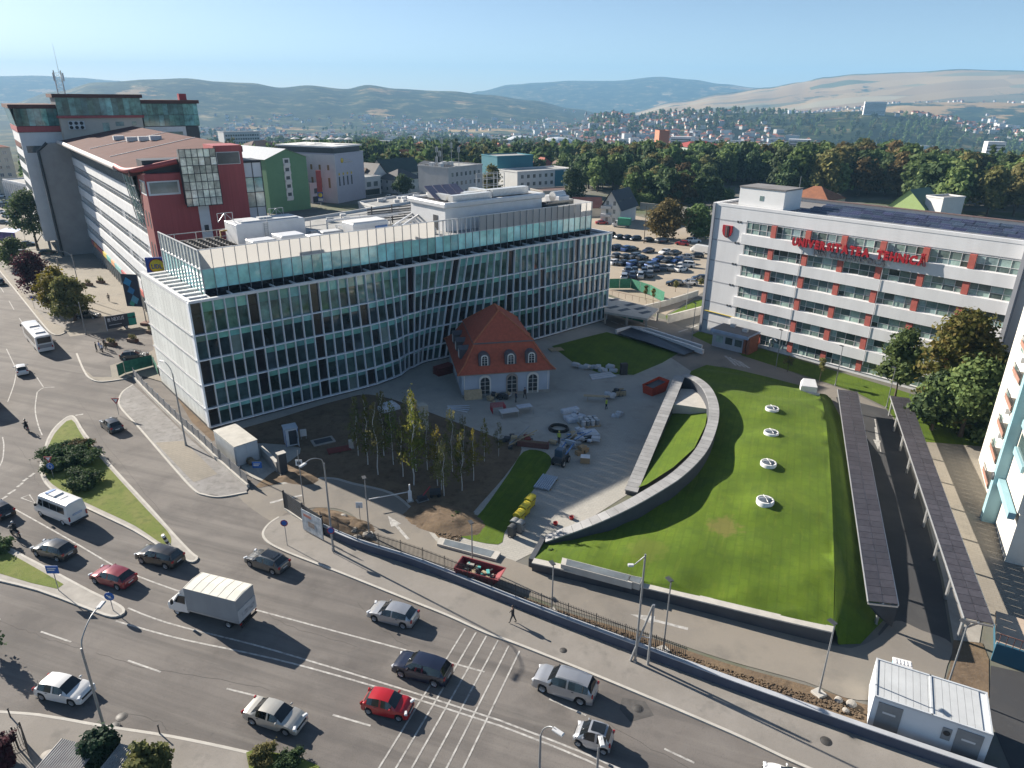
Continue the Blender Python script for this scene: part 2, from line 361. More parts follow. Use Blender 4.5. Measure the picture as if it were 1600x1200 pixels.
def build_terrain():
 az = [R(a) for a in range(-180,-56,6)]+[R(-54+i*.42) for i in range(258)]+[R(a) for a in range(60,180,6)]
 rs = [430*(12200/430)**(i/150) for i in range(151)]
 vs = [];cov = []
 for r in rs:
  for a in az:
   x,y = r*math.sin(a),r*math.cos(a);z,c = terrain(x,y);vs.append((x,y,z-.02));cov.append(c)
 n = len(az);fs = []
 for i in range(len(rs)-1):
  for j in range(n): fs.append((i*n+j,i*n+(j+1) % n,(i+1)*n+(j+1) % n,(i+1)*n+j)[::-1])
 me = bpy.data.meshes.new('hills');me.from_pydata(vs,[],fs);me.polygons.foreach_set('use_smooth',[True]*len(fs))
 at = me.attributes.new('cover','FLOAT','POINT');at.data.foreach_set('value',cov);me.update()
 m = bpy.data.materials.new('hill_cover');m.use_nodes = True;t = m.node_tree;N = t.nodes;L = t.links;b = N['Principled BSDF']
 b.inputs['Roughness'].default_value = .95;b.inputs['Specular IOR Level'].default_value = .1
 pos = N.new('ShaderNodeNewGeometry').outputs['Position']
 def nz(scale,detail=8):
  q = N.new('ShaderNodeTexNoise');q.inputs['Scale'].default_value = scale;q.inputs['Detail'].default_value = detail;q.inputs['Roughness'].default_value = .7
  L.new(pos,q.inputs['Vector']);return q.outputs['Fac']
 def ramp(src,els):
  q = N.new('ShaderNodeValToRGB');L.new(src,q.inputs[0]);e = q.color_ramp.elements
  while len(e) < len(els): e.new(.5)
  for k,(p,c) in zip(e,els): k.position = p;k.color = (*c,1)
  return q.outputs[0]
 wood = ramp(nz(.009,12),[(.38,(.005,.012,.006)),(.47,(.014,.026,.01)),(.55,(.045,.058,.02)),(.62,(.18,.145,.07))])
 vor = N.new('ShaderNodeTexVoronoi');vor.inputs['Scale'].default_value = .0032;mp = N.new('ShaderNodeMapping')
 mp.inputs['Scale'].default_value = (.55,1.7,.2);mp.inputs['Rotation'].default_value = (0,0,R(12));L.new(pos,mp.inputs[0]);L.new(mp.outputs[0],vor.inputs['Vector'])
 sx = N.new('ShaderNodeSeparateColor');L.new(vor.outputs['Color'],sx.inputs[0])
 field = ramp(sx.outputs[0],[(.1,(.31,.2,.09)),(.4,(.42,.285,.13)),(.6,(.22,.145,.07)),(.8,(.11,.115,.045)),(.95,(.4,.32,.18))])
 ca = N.new('ShaderNodeAttribute');ca.attribute_name = 'cover'
 ad = N.new('ShaderNodeMath');ad.operation = 'MULTIPLY_ADD';ad.inputs[1].default_value = 1.0;L.new(ca.outputs['Fac'],ad.inputs[0])
 n3 = N.new('ShaderNodeMapRange');n3.inputs['From Min'].default_value = .3;n3.inputs['From Max'].default_value = .7;n3.inputs['To Min'].default_value = -.8;n3.inputs['To Max'].default_value = .8
 L.new(nz(.0022,9),n3.inputs['Value']);L.new(n3.outputs[0],ad.inputs[2])
 st = N.new('ShaderNodeMapRange');st.inputs['From Min'].default_value = .42;st.inputs['From Max'].default_value = .56;L.new(ad.outputs[0],st.inputs['Value'])
 mx = N.new('ShaderNodeMixRGB');L.new(st.outputs[0],mx.inputs[0]);L.new(wood,mx.inputs[1]);L.new(field,mx.inputs[2]);L.new(mx.outputs[0],b.inputs['Base Color'])
 me.materials.append(m);struct(obj('hills',me))
 mb = MB();k = len(az);ring = [(430.0*math.sin(a),430.0*math.cos(a),-.02) for a in az]
 mb.add(ring,[tuple(range(k))[::-1]]);struct(mb.build('ground',ground_m))
build_terrain()
# ---- sheets, each a little above the one below
struct(sheet('road',[(-900,300),(0,300),(120,430),(280,600),(400,740),(455,795),(560,870),(760,950),(1140,1110),(1420,1240),(2200,1600),(-2500,1600)],.0,asphalt))
struct(sheet('site_yard',[(318,668),(290,640),(600,560),(720,520),(950,490),(1062,540),(1100,575),(1060,640),(1000,760),(860,850),(800,880),(690,855),(560,780),(395,748)],.004,yard_m))
struct(sheet('back_road',[(940,485),(965,478),(1040,500),(1100,528),(1160,552),(1260,590),(1330,612),(1385,640),(1400,662),(1330,660),(1250,606),(1130,572),(1080,580),(1050,560),(985,522),(945,508)],.008,siteroad_m))
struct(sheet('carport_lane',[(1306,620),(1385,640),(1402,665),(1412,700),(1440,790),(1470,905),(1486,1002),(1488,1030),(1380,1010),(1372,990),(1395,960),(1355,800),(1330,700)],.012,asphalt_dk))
struct(sheet('site_road',smooth([(372,775),(404,764),(440,757),(480,750),(520,749),(550,757),(610,772),(645,800),(665,825),(687,850),(715,860),(790,872),(830,886),(980,926),(1110,960),(1300,1008),(1340,1010),(1372,995),(1400,970),(1440,985),(1486,1005),(1480,1040),(1455,1085),(1340,1094),(1260,1066),(1130,1030),(1000,986),(880,950),(760,906),(647,868),(610,853),(585,840),(560,812),(535,797),(500,793),(470,796),(445,803),(425,815)],4,True),.016,siteroad_m))
struct(sheet('car_park',[(905,330),(960,330),(1030,345),(1130,372),(1125,440),(1090,462),(1040,492),(1000,478),(930,452),(900,400)],.006,park_m))
struct(sheet('apartment_yard',[(1440,690),(1560,690),(1900,900),(1900,1080),(1560,1000),(1500,860)],.006,plaza_m))
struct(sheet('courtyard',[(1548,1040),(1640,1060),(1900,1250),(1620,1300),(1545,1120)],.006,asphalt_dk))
def bed(name,label,px,z,m,n=4,cat='soil'):
 o = sheet(name,smooth(px,n,True) if n else px,z,m);return struct(o)
bed('soil_bed','',[(400,762),(420,742),(470,700),(350,690),(345,680),(430,655),(530,625),(590,618),(700,655),(790,690),(815,702),(788,745),(740,800),(715,838),(695,848),(672,825),(648,797),(612,769),(552,754),(520,746),(480,747),(440,754)],.014,soil_m)
bed('soil_strip','',[(455,808),(475,799),(500,796),(533,800),(556,814),(580,842),(610,858),(680,885),(760,911),(880,955),(1000,991),(1130,1035),(1260,1071),(1345,1099),(1400,1115),(1400,1140),(1345,1140),(1140,1072),(1000,1020),(860,966),(760,925),(650,882),(560,855),(500,830)],.02,soil_m,3)
bed('soil_verge','',[(1490,1000),(1535,1005),(1545,1030),(1545,1090),(1470,1085),(1484,1045)],.02,soil_m,0)
bed('soil_edge','',[(262,598),(285,592),(345,660),(345,680),(332,690),(300,660)],.018,soil_m,0)
bed('carport_verge','',[(1406,680),(1426,690),(1500,900),(1535,975),(1530,1005),(1490,1000),(1474,905),(1444,790)],.02,concrete,0)
def lawn(name,px,z=.03,n=3):
 return struct(sheet(name,smooth(px,n,True) if n else px,z,lawn_m))
lawn('lawn',[(818,706),(846,705),(861,716),(858,732),(830,770),(800,815),(788,833),(778,851),(720,839),(728,826),(756,795),(795,740)])
lawn('lawn',[(862,541),(915,527),(948,519),(1000,533),(1060,552),(1035,567),(990,586),(940,584),(900,570)],.03,0)
lawn('lawn',[(1080,524),(1092,518),(1120,526),(1128,536),(1110,538)],.03,0)
lawn('lawn',[(1150,548),(1190,545),(1290,575),(1400,608),(1560,660),(1560,700),(1440,690),(1404,662),(1383,636),(1335,612),(1260,588),(1160,556)],.034,0)
lawn('lawn',[(1040,494),(1085,470),(1125,462),(1125,480),(1043,503)],.05,0)
# ---- raised pavements and islands, each with its kerb
def pavement(name,px,m,n=0,h=.12,kerb=True,kerb_px=None,km=None):
 q = smooth(px,n,True) if n else [Vector(p) for p in px]
 o = struct(slab(name,q,-.01,h,m))
 kp = gp(kerb_px if kerb_px else q,0,4 if kerb_px else 0,False)
 if kerb:
  if not kerb_px: kp = kp+[kp[0]]
  struct(ribbon(MB(),kp,.22,0,h+.012,0).build('kerb',km or concrete_lt))
 return o
pavement('pavement',[(438,808),(455,806),(500,832),(560,858),(650,886),(760,930),(860,970),(1000,1024),(1140,1078),(1345,1150),(1600,1240),(1600,1330),(1390,1252),(1250,1196),(1140,1145),(947,1063),(810,1008),(760,990),(700,963),(635,937),(535,897),(480,876),(445,862),(420,849),(411,838),(416,824)],pave_m,0,.12,True,
  [(436,809),(420,820),(411,835),(420,849),(445,862),(480,876),(535,897),(635,937),(700,963),(760,990),(810,1008),(947,1063),(1140,1145),(1250,1196),(1390,1252),(1600,1330)])
pavement('pavement',[(186,628),(189,618),(198,608),(208,602),(230,622),(300,690),(345,727),(388,764),(384,770),(345,776),(318,773),(303,766),(270,730),(220,672),(190,640)],gravel_m,0,.12,True,
  [(208,602),(192,613),(186,628),(192,642),(220,672),(270,730),(303,766),(320,774),(345,777),(386,770)])
struct(slab('pavement_slab',[(243,693),(287,690),(340,742),(303,755)],.1,.128,plaza_m))
pavement('pavement',[(-60,350),(0,424),(26,456),(50,486),(72,513),(82,522),(92,524),(104,519),(120,540),(131,579),(141,592),(160,597),(198,592),(215,586),(262,600),(300,560),(420,400),(300,320),(130,290),(0,296)],plaza_m,0,.12,True,
  [(-60,350),(0,424),(26,456),(50,486),(72,513),(82,522),(92,524),(104,519)])
struct(ribbon(MB(),gp([(120,553),(131,579),(141,592),(160,597),(198,592)],0,4,False),.25,0,.135).build('kerb',concrete_lt))
struct(sheet('driveway',[(108,527),(118,548),(132,578),(146,590),(175,590),(172,572),(210,560),(240,548),(236,515),(160,520)],.127,asphalt))
struct(sheet('tree_bed',[(-20,395),(20,380),(60,395),(100,470),(140,492),(165,505),(150,520),(100,512),(70,500),(30,450)],.128,pave_m))
ISL1 = [(75,688),(84,672),(97,659),(110,651),(119,656),(134,680),(175,730),(235,795),(275,840),(300,866),(308,872),(304,878),(293,877),(262,862),(210,830),(160,806),(110,782),(80,765),(66,745),(64,725),(70,705)]
pavement('island',ISL1,concrete,3,.14)
struct(sheet('island_lawn',smooth([(80,690),(90,674),(112,657),(130,684),(170,732),(230,798),(262,832),(268,848),(258,854),(212,824),(162,800),(112,776),(82,758),(71,742),(70,724),(74,706)],3,True),.155,dry_m))
pavement('island',[(-80,830),(0,852),(40,872),(90,898),(140,925),(178,943),(192,952),(193,959),(182,964),(165,962),(120,945),(60,923),(0,908),(-80,890)],concrete,2,.14)
struct(sheet('island_lawn',[(-80,835),(0,858),(40,880),(80,903),(100,915),(90,922),(50,913),(0,898),(-80,882)],.155,dry_m))
pavement('pavement',[(-400,1090),(0,1114),(80,1122),(160,1136),(270,1153),(380,1176),(440,1192),(520,1225),(560,1300),(-400,1400)],pave_m,0,.12,True,
  [(-400,1090),(0,1114),(80,1122),(160,1136),(270,1153),(380,1176),(440,1192),(520,1225)])
struct(sheet('planting_bed',[(385,1178),(400,1172),(470,1186),(500,1200),(480,1225),(390,1205)],.14,dry_m))
# soil ring under each verge tree is left to the trees themselves
# ---- painted markings
def line(px,w=.13,name='road_marking',n=0,z=.009):
 p = gp(px,0,n,False);return struct(ribbon(MB(),p,w,z-.003,z).build(name,road_paint))
line([(15,791),(60,816),(120,850),(180,885),(217,901),(287,926),(340,938),(411,956),(500,980),(620,1012),(757,1050)],.15,n=4)
line([(200,950),(240,966),(290,981),(395,1007),(495,1036),(620,1074),(760,1119),(800,1133),(920,1180),(1040,1235)],.15,n=3)
line([(181,970),(225,983),(290,1000),(400,1023),(489,1045),(620,1083),(756,1126),(800,1141),(915,1187),(1030,1243)],.15,n=3)
for a,b in (((64,987),(111,1003)),((200,1032),(251,1050)),((354,1076),(411,1090)),((520,1117),(579,1134)),((858,1092),(916,1118)),((1038,1170),(1085,1192)),((1180,1232),(1240,1260)),((-60,955),(0,968))):
 line([a,b],.15)
for a,b in (((727,982),(560,1252)),((744,988),(582,1262)),((760,994),(604,1270)),((778,1001),(628,1280)),((795,1009),(652,1290)),((812,1017),(676,1300))):
 line([a,b],.13,z=.013)
for a,b in (((0,782),(11,775)),((13,772),(24,765)),((27,761),(36,754)),((36,752),(43,747)),((46,745),(54,739))): line([a,b],.3)
line([(33,778),(46,773),(55,786),(33,778)],.14)
line([(27,573),(22,600),(12,628)],.13,n=4);line([(58,613),(55,640),(60,665),(66,680)],.13,n=4);line([(58,613),(68,606),(85,605)],.13,n=3)
line([(-30,760),(0,728),(6,700),(4,683)],.13,n=4);line([(10,545),(22,570),(28,590)],.12);line([(118,649),(130,647)],.3)
for a,b in (((14,470),(22,484)),((30,497),(40,512)),((47,524),(58,542)),((58,590),(68,605)),((-5,440),(6,457))): line([a,b],.12)
def arrow(tail,head,w,z=.024,name='arrow_marking'):
 a,b = G(*tail),G(*head);d = (b-a).normalized();n = Vector((-d.y,d.x,0));k = a+(b-a)*.58
 pts = [a-n*w*.14,k-n*w*.14,k-n*w*.5,b,k+n*w*.5,k+n*w*.14,a+n*w*.14]
 struct(MB().add([(p.x,p.y,z) for p in up_facing(pts)],[tuple(range(7))]).build(name,road_paint))
arrow((638,843),(606,806),1.1);arrow((1075,983),(985,960),1.1);arrow((1368,668),(1372,703),.9,.018)
line([(422,786),(440,781),(472,774)],.35,z=.021);line([(1367,655),(1376,706)],.15,z=.017)
for i in range(4): line([(1133+i*7,556+i*2.5),(1150+i*7,571+i*1.5)],.4,z=.014)
for a,b in (((955,502),(966,506)),((970,506),(980,511)),((1060,519),(1075,514)),((1078,513),(1090,508))): line([a,b],.3,z=.013)
for i in range(3):
 line([(1000+i*9,505+i*3),(1010+i*9,508+i*3)],.3,z=.013)
# ironwork and patches in the carriageway
iron = mat('cast_iron',(.05,.048,.046),.6,.2,3)
for i,(x,y,r) in enumerate(((997,1107,.38),(190,1120,.4),(1290,1160,.4),(180,1136,.35),(75,1182,.45),(100,1168,.5),(880,1018,.3))):
 g = G(x,y);zz = .125 if i not in (0,1) else .006
 tag(MB().lathe([(0,.006),(r*.8,.006),(r*.82,.0),(r*.88,.0),(r,.007),(r,-.01)],20).build('manhole_cover',iron if i != 4 and i != 5 else concrete,None,(g.x,g.y,zz)),
  ['round iron cover in the carriageway beside the silver off-roader','square-set iron cover by the kerb near the tall street lamp','round iron cover in the pavement near the white site cabin','small dark cover at the foot of the tall street lamp','pale concrete shaft cover near the bottom-corner railings','pale concrete shaft ring beside the corrugated roof','small iron cover in the pavement beside the walking pedestrian'][i],'manhole cover')
crack_m = mat('crack',(.07,.065,.062),.95,.3,3,world=True)
def crack(px,w=.028):
 p = gp(px,0,6,False);q = [v+Vector((rnd.uniform(-.12,.12),rnd.uniform(-.12,.12),0)) for v in p]
 struct(ribbon(MB(),q,w,.004,.0065).build('road_crack',crack_m))
for c in ([(-10,966),(40,985),(80,1000),(125,1012)],[(150,1020),(220,1042),(300,1055),(420,1078)],[(420,960),(470,985),(560,1010)],[(190,1112),(240,1125),(265,1140)],[(560,940),(600,985),(640,1010)],[(900,1100),(1000,1160),(1100,1215)],[(120,620),(170,700),(250,800)],[(20,690),(45,720),(60,760)]): crack(c)
struct(sheet('asphalt_patch',[(972,1090),(1008,1096),(1022,1118),(985,1128),(968,1108)],.005,mat('patch_asphalt',(.085,.08,.076),.9,.3,1.2,world=True)))
def joints(m,w=1.2,k=.82,rot=24,c2=.93):
 """Paving joints laid over a ground material's colour."""
 t = m.node_tree;N = t.nodes;L = t.links;b = N['Principled BSDF'];src = b.inputs['Base Color'].links[0].from_socket;br = N.new('ShaderNodeTexBrick');mp = N.new('ShaderNodeMapping');mp.inputs['Rotation'].default_value = (0,0,R(rot));L.new(N.new('ShaderNodeNewGeometry').outputs['Position'],mp.inputs[0]);L.new(mp.outputs[0],br.inputs['Vector'])
 br.inputs['Scale'].default_value = 1/w;br.inputs['Color1'].default_value = (1,1,1,1);br.inputs['Color2'].default_value = (c2,c2,c2,1);br.inputs['Mortar'].default_value = (k,k,k,1);br.inputs['Mortar Size'].default_value = .025
 mx = N.new('ShaderNodeMixRGB');mx.blend_type = 'MULTIPLY';mx.inputs[0].default_value = 1;L.new(src,mx.inputs[1]);L.new(br.outputs['Color'],mx.inputs[2]);L.new(mx.outputs[0],b.inputs['Base Color'])
joints(yard_m);joints(plaza_m,1.5,.85);joints(lawn_m,3.2,.86,111,.88)
# ================================================================ glass office block
def to_local(root_loc,rz,p):
 d = Vector(p)-Vector(root_loc);c,s = math.cos(rz),math.sin(rz);return Vector((d.x*c+d.y*s,-d.x*s+d.y*c,d.z))
GA = Vector((-40.0,83.1,0));GRZ = math.atan2(50.9,58.5);GL = 77.6;GD = 20.8
gz = [.35,2.95,6.25,9.65,13.0,17.35]
fin_m = mat('facade_fin',(.82,.86,.90),.4,.06,1)
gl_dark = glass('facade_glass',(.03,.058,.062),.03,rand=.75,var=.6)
gl_up = glass('facade_glass_upper_lit',(.09,.18,.155),.04,rand=.7,var=.7)  # lighter copy for the top row, ceiling light put into the tint
blind = glass('facade_blind',(.20,.27,.26),.12,rand=.4,var=.2)
gl_green = glass('spandrel_glass',(.16,.40,.36),.06,rand=.45)
gl_top = glass('penthouse_glass_lit',(.38,.74,.69),.05,rand=.3)  # tint brightened in place of daylight passing through the panes
gl_black = glass('dark_panel',(.012,.013,.018),.18,rand=.3)
wpanel = mat('white_panel',(.74,.73,.71),.5,.07,.5,rand=.05)
frit = mat('fritted_glass',(.8,.79,.76),.4,.05,.5,rand=.04)
_t = frit.node_tree;_tr = _t.nodes.new('ShaderNodeBsdfTranslucent');_tr.inputs[0].default_value = (.38,.37,.35,1);_mx = _t.nodes.new('ShaderNodeMixShader');_mx.inputs[0].default_value = .6
_t.links.new(_t.nodes['Principled BSDF'].outputs[0],_mx.inputs[1]);_t.links.new(_tr.outputs[0],_mx.inputs[2]);_t.links.new(_mx.outputs[0],_t.nodes['Material Output'].inputs[0])
mesh_m = mat('perforated_screen',(.74,.755,.72),.65,.16,1.2,stretch=(6,6,.25),rand=.06)
deck_m = mat('roof_deck',(.32,.32,.31),.9,.2,.4,bump=.1)
deck_dk = mat('dark_deck',(.03,.033,.04),.7,.2,.4)
metal_w = mat('white_metal',(.68,.69,.70),.38,.06,.8)
foil = mat('insulated_duct',(.70,.70,.68),.3,.12,2.5,metal=.25,bump=.3,bscale=7)
bluep = mat('blue_cover',(.10,.22,.48),.45,.15,.6)
def bot_off(s):
 tab = [(0,0),(14,.3),(24,.75),(27.5,.2),(32,-1.7),(37,-2.7),(42,-2.2),(50,-.6),(59,.4),(70,.15),(77.6,0)]
 return lerp_tab(tab,s)
def lean(s): return -1.9*math.exp(-((s-43)/7.5)**2)+1.0*math.exp(-((s-29)/5)**2)
def fpt(s,z,out=0.0):
 """Point of the warped front: straight along the top, recessed in the middle at the foot."""
 t = (z-gz[0])/(gz[5]-gz[0]);k = max(0,1-t)
 return Vector((s+lean(s)*k,-bot_off(s)*k-out,z))
def glass_block():
 root = thing('office_building','long glass office block with white vertical fins and roof plant behind the old house','building',GA,GRZ)
 NB = 54;S = [GL*i/NB for i in range(NB+1)]
 core = [fpt(s,gz[0],-.45) for s in S[::3]];top = [fpt(s,gz[5],-.45) for s in S[::3]]
 mb = MB()
 for i in range(len(core)-1): mb.quad(core[i],core[i+1],top[i+1],top[i])
 mb.quad((.3,GD-.2,0),(.3,.45,0),(.3,.45,17),(.3,GD-.2,17));mb.quad((GL-.1,.45,0),(GL-.1,GD,0),(GL-.1,GD,17),(GL-.1,.45,17))
 mb.quad((GL,GD-.1,0),(0,GD-.1,0),(0,GD-.1,17),(GL,GD-.1,17))
 mb.build('core',slate,root)
 MB().box(.3,GL-.2,.5,GD-.2,16.3,16.75).build('roof_slab',deck_dk,root)
 rr = random.Random(3)
 dark_cols = {0,5,11,16,22,28,36,41,47}
 door = {23,24}
 for f in range(5):
  z0,z1 = gz[f]+.06,gz[f+1]-.06
  for i in range(NB):
   a,b = S[i]+.05,S[i+1]-.05;zm = z1-(z1-z0)*(.27 if f < 4 else .36)
   j = [rr.uniform(-.018,.018) for _ in range(4)]
   dk = i in dark_cols and rr.random() < .8
   if f == 0 and i in door: zm = z1-.55
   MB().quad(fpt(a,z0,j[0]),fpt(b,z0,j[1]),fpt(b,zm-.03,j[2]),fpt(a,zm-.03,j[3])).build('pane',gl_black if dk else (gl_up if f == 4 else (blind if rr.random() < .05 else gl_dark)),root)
   MB().quad(fpt(a,zm,.01),fpt(b,zm,.01),fpt(b,z1,.01),fpt(a,z1,.01)).build('spandrel_pane',gl_black if dk else gl_green,root)
 for i in range(NB+1):
  a,b = fpt(S[i],gz[0]-.1),fpt(S[i],gz[5]+.1);w = .042;d = .42
  MB().add([a+Vector((-w,.06,0)),a+Vector((w,.06,0)),a+Vector((w,-d,0)),a+Vector((-w,-d,0)),b+Vector((-w,.06,0)),b+Vector((w,.06,0)),b+Vector((w,-d,0)),b+Vector((-w,-d,0))],
    [(0,1,2,3),(7,6,5,4),(0,4,5,1),(1,5,6,2),(2,6,7,3),(3,7,4,0)]).build('fin',fin_m,root)
 for k,z in enumerate(gz):
  mb = MB();h = .07 if k < 5 else .16;d = .42 if k < 5 else .5
  for i in range(NB):
   a,b = fpt(S[i],z),fpt(S[i+1],z);vs = []
   for p in (a,b):
    for dy,dz in ((.05,-h),(-d,-h),(-d,h),(.05,h)): vs.append(p+Vector((0,dy,dz)))
   mb.add(vs,[(0,1,5,4),(1,2,6,5),(2,3,7,6),(3,0,4,7)]+([(0,3,2,1)] if i == 0 else [])+([(4,5,6,7)] if i == NB-1 else []))
  mb.build('floor_band',fin_m if k < 5 else metal_w,root)
 MB().prism([tuple(fpt(s,gz[0],.12).xy) for s in S[::2]]+[(GL,GD),(0,GD)],0,gz[0]-.12).build('plinth',slate,root)
 # doors at the foot of the bend
 for i in (23,24):
  dr = MB();a,b = S[i]+.1,S[i+1]-.1
  for p,q in ((fpt(a,.3,.1),fpt(a,2.5,.1)),(fpt(b,.3,.1),fpt(b,2.5,.1)),(fpt(a,2.5,.1),fpt(b,2.5,.1)),(fpt((a+b)/2,.3,.1),fpt((a+b)/2,2.5,.1))): dr.beam(p,q,.07,.07)
  dr.build('door_frame',metal_w,root)
 # west side: screen of perforated panels in five rows
 npan = 13
 for f in range(5):
  for i in range(npan):
   y0,y1 = GD*i/npan+.015,GD*(i+1)/npan-.015
   mb = MB();z0,z1 = gz[f]+.1,gz[f+1]-.07;nb = 7
   for k in range(nb):
    a = y0+(y1-y0)*k/nb;b = y0+(y1-y0)*(k+1)/nb;m_ = (a+b)/2
    mb.quad((-.05,b-.012,z0),(-.05,a,z0),(-.05,a,z1),(-.05,b-.012,z1))
   mb.build('screen_panel',mesh_m,root)
 for f in range(1,5):
  mb = MB()
  for k in range(40):
   y = GD*(k+.5)/40;mb.cbox((-.14,y,gz[f]-.09),.22,.26,.18)
  mb.build('bracket_row',metal_w,root)
 MB().box(-.12,.1,-.4,.42,gz[0],17.3).build('corner_post',fin_m,root)
 MB().box(GL-.1,GL+.25,-.1,GD,0,17.4).build('end_wall',fin_m,root)
 # open ledge round the set-back storey: outer rim and cross struts
 mb = MB().box(-.1,.45,.35,GD,17.1,17.42)
 mb.build('ledge_rim',metal_w,root)
 for k in range(9):
  y = 2.0+k*2.1
  MB().box(.45,2.95,y-.45,y+.35,17.12,17.4).build('ledge_strut',metal_w,root)
 for i in range(2,NB,2):
  s = S[i];MB().box(s-.09,s+.09,.1,2.6,17.14,17.36).build('ledge_strut',metal_w,root)
 # set-back top storey
 X0,X1,Y0,Y1,ZB,ZM,ZT = 3.0,74.8,2.6,19.2,16.75,20.5,23.0
 MB().box(X0+.15,X1-.15,Y0+.15,Y1,ZB,20.2).build('top_storey_core',slate,root)
 nb = 48;xs = [X0+(X1-X0)*i/nb for i in range(nb+1)]
 op0,op1 = 24,30                                  # stretch with an open terrace instead of panels
 for i in range(nb):
  a,b = xs[i]+.03,xs[i+1]-.03;jj = rr.uniform(-.012,.012)
  MB().quad((a,Y0+jj,ZB),(b,Y0-jj,ZB),(b,Y0-jj,17.9),(a,Y0+jj,17.9)).build('pane',gl_black,root)
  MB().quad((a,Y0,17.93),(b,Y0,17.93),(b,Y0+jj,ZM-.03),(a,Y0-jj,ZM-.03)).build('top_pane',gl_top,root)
  if not op0 <= i < op1:
   MB().quad((a,Y0+.05,ZM),(b,Y0+.05,ZM),(b,Y0+.05,ZT-.05),(a,Y0+.05,ZT-.05)).build('parapet_panel',frit,root)
 mb = MB()
 for i in range(nb+1): mb.box(xs[i]-.025,xs[i]+.025,Y0-.14,Y0,ZB,ZT)
 stuff(mb.build('mullions',galv,root))
 ny = 12
 for i in range(ny):
  a,b = Y0+(Y1-Y0)*i/ny+.03,Y0+(Y1-Y0)*(i+1)/ny-.03
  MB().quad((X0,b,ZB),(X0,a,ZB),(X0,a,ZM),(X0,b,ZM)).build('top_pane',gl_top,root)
  MB().quad((X0,b,ZM+.05),(X0,a,ZM+.05),(X0,a,ZT-.1),(X0,b,ZT-.1)).build('parapet_pane',glass('clear_screen',(.42,.48,.46),.12),root)
 mb = MB()
 for i in range(ny+1):
  y = Y0+(Y1-Y0)*i/ny;mb.box(X0-.12,X0,y-.05,y+.05,ZB,ZT)
 mb.box(X0-.14,X0-.02,Y0,Y1,ZT-.1,ZT+.03);mb.box(X0-.14,X0-.02,Y0,Y1,ZM-.06,ZM+.06);mb.box(X0,X1,Y0-.15,Y0,ZT-.06,ZT+.03);mb.box(X0,X1,Y0-.1,Y0-.02,ZM-.04,ZM+.04)
 stuff(mb.build('grid_frame',metal_w,root))
 MB().box(X1-.1,X1,Y0,Y1,ZB,ZT).build('end_screen',wpanel,root)
 MB().box(X0+.1,X1-.15,Y0+.2,Y1-.1,20.2,20.45).build('roof_deck',deck_m,root)
 mb = MB()
 for x in range(int(X0)+2,int(X1),3): mb.box(x-.04,x+.04,Y1-.06,Y1+.02,20.4,22.4)
 mb.box(X0,X1,Y1-.05,Y1+.01,22.3,22.42);mb.box(X0,X1,Y1-.05,Y1+.01,21.3,21.4)
 mb.build('rear_railing',galv,root)
 # terrace railing in the open stretch
 mb = MB();a,b = xs[op0],xs[op1]
 for i in range(11): x = a+(b-a)*i/10;mb.box(x-.05,x+.05,Y0+.05,Y0+.15,20.4,22.9)
 mb.box(a,b,Y0+.05,Y0+.15,22.8,22.95);mb.build('terrace_railing',metal_w,root)
 # roof plant: each unit a part
 LP = lambda px,py,z=20.45: to_local(GA,GRZ,G(px,py,z))
 def unit(name,x0,x1,y0,y1,h,m,z=20.45,bev=.08):
  return MB().cbox(((x0+x1)/2,(y0+y1)/2,z),x1-x0,y1-y0,h,0,0,bev).build(name,m,root)
 u = unit('plant_room',12.0,22.5,13.6,18.2,3.3,metal_w)
 MB().box(13.0,21.8,14.2,17.6,23.75,23.95).box(16,18,15,16,23.95,24.2).build('plant_roof',dull_white,root)
 lad = MB()
 for x in (16.1,16.6): lad.box(x-.03,x+.03,13.42,13.5,20.5,24.4)
 for k in range(11): lad.box(16.1,16.6,13.44,13.48,20.8+.32*k,20.84+.32*k)
 lad.build('ladder',galv,root)
 for cx0 in (10.8,18.6):
  mb = MB()
  for x in (cx0,cx0+1.1,cx0+2.2): mb.box(x-.04,x+.04,17.2,17.28,23.7,25.0)
  mb.beam((cx0,17.24,23.8),(cx0+1.1,17.24,25),.06,.06);mb.beam((cx0+2.2,17.24,23.8),(cx0+1.1,17.24,25),.06,.06);mb.box(cx0,cx0+2.2,17.2,17.28,24.95,25.03)
  mb.build('antenna_frame',galv,root)
 unit('air_handler',11.6,15.0,7.0,9.6,1.9,metal_w);unit('air_handler',15.4,19.0,6.2,9.4,2.3,metal_w)
 MB().box(16.0,18.6,6.02,6.16,20.75,22.3).build('blue_cover',bluep,root)
 unit('air_handler',20.5,22.6,8,9.8,1.5,metal_w);unit('chiller',23.2,26.4,9.2,11.2,1.6,dull_white)
 unit('air_handler',27.4,33.6,7.6,11.0,2.6,metal_w)
 MB().box(31.2,33.3,7.42,7.56,20.8,22.4).build('blue_cover',bluep,root)
 MB().box(27.6,33.4,7.8,10.8,23.05,23.2).build('unit_lid',wpanel,root)
 # condenser fans
 fan_box = unit('fan_bank',4.4,10.6,7.5,16.5,1.2,galv)
 fm = MB().lathe([(0,.12),(.12,.12),(.14,.03),(.42,.03),(.48,.18),(.5,0)],14).mesh('fan',black_rub)
 for i in range(5):
  for k in range(8): obj('fan',fm,root,(5.0+i*1.22,8.1+k*1.1,21.66))
 # white screen walls and pergola beams
 mb = MB()
 for p,q in (((34.6,5.5),(47,17.2)),((33.6,6.4),(45.8,18)),((28,17.5),(46,17.6)),((27,12.4),(36,13.6)),((30,14.5),(41,16.6))): mb.beam((*p,22.2),(*q,22.2),.22,.3)
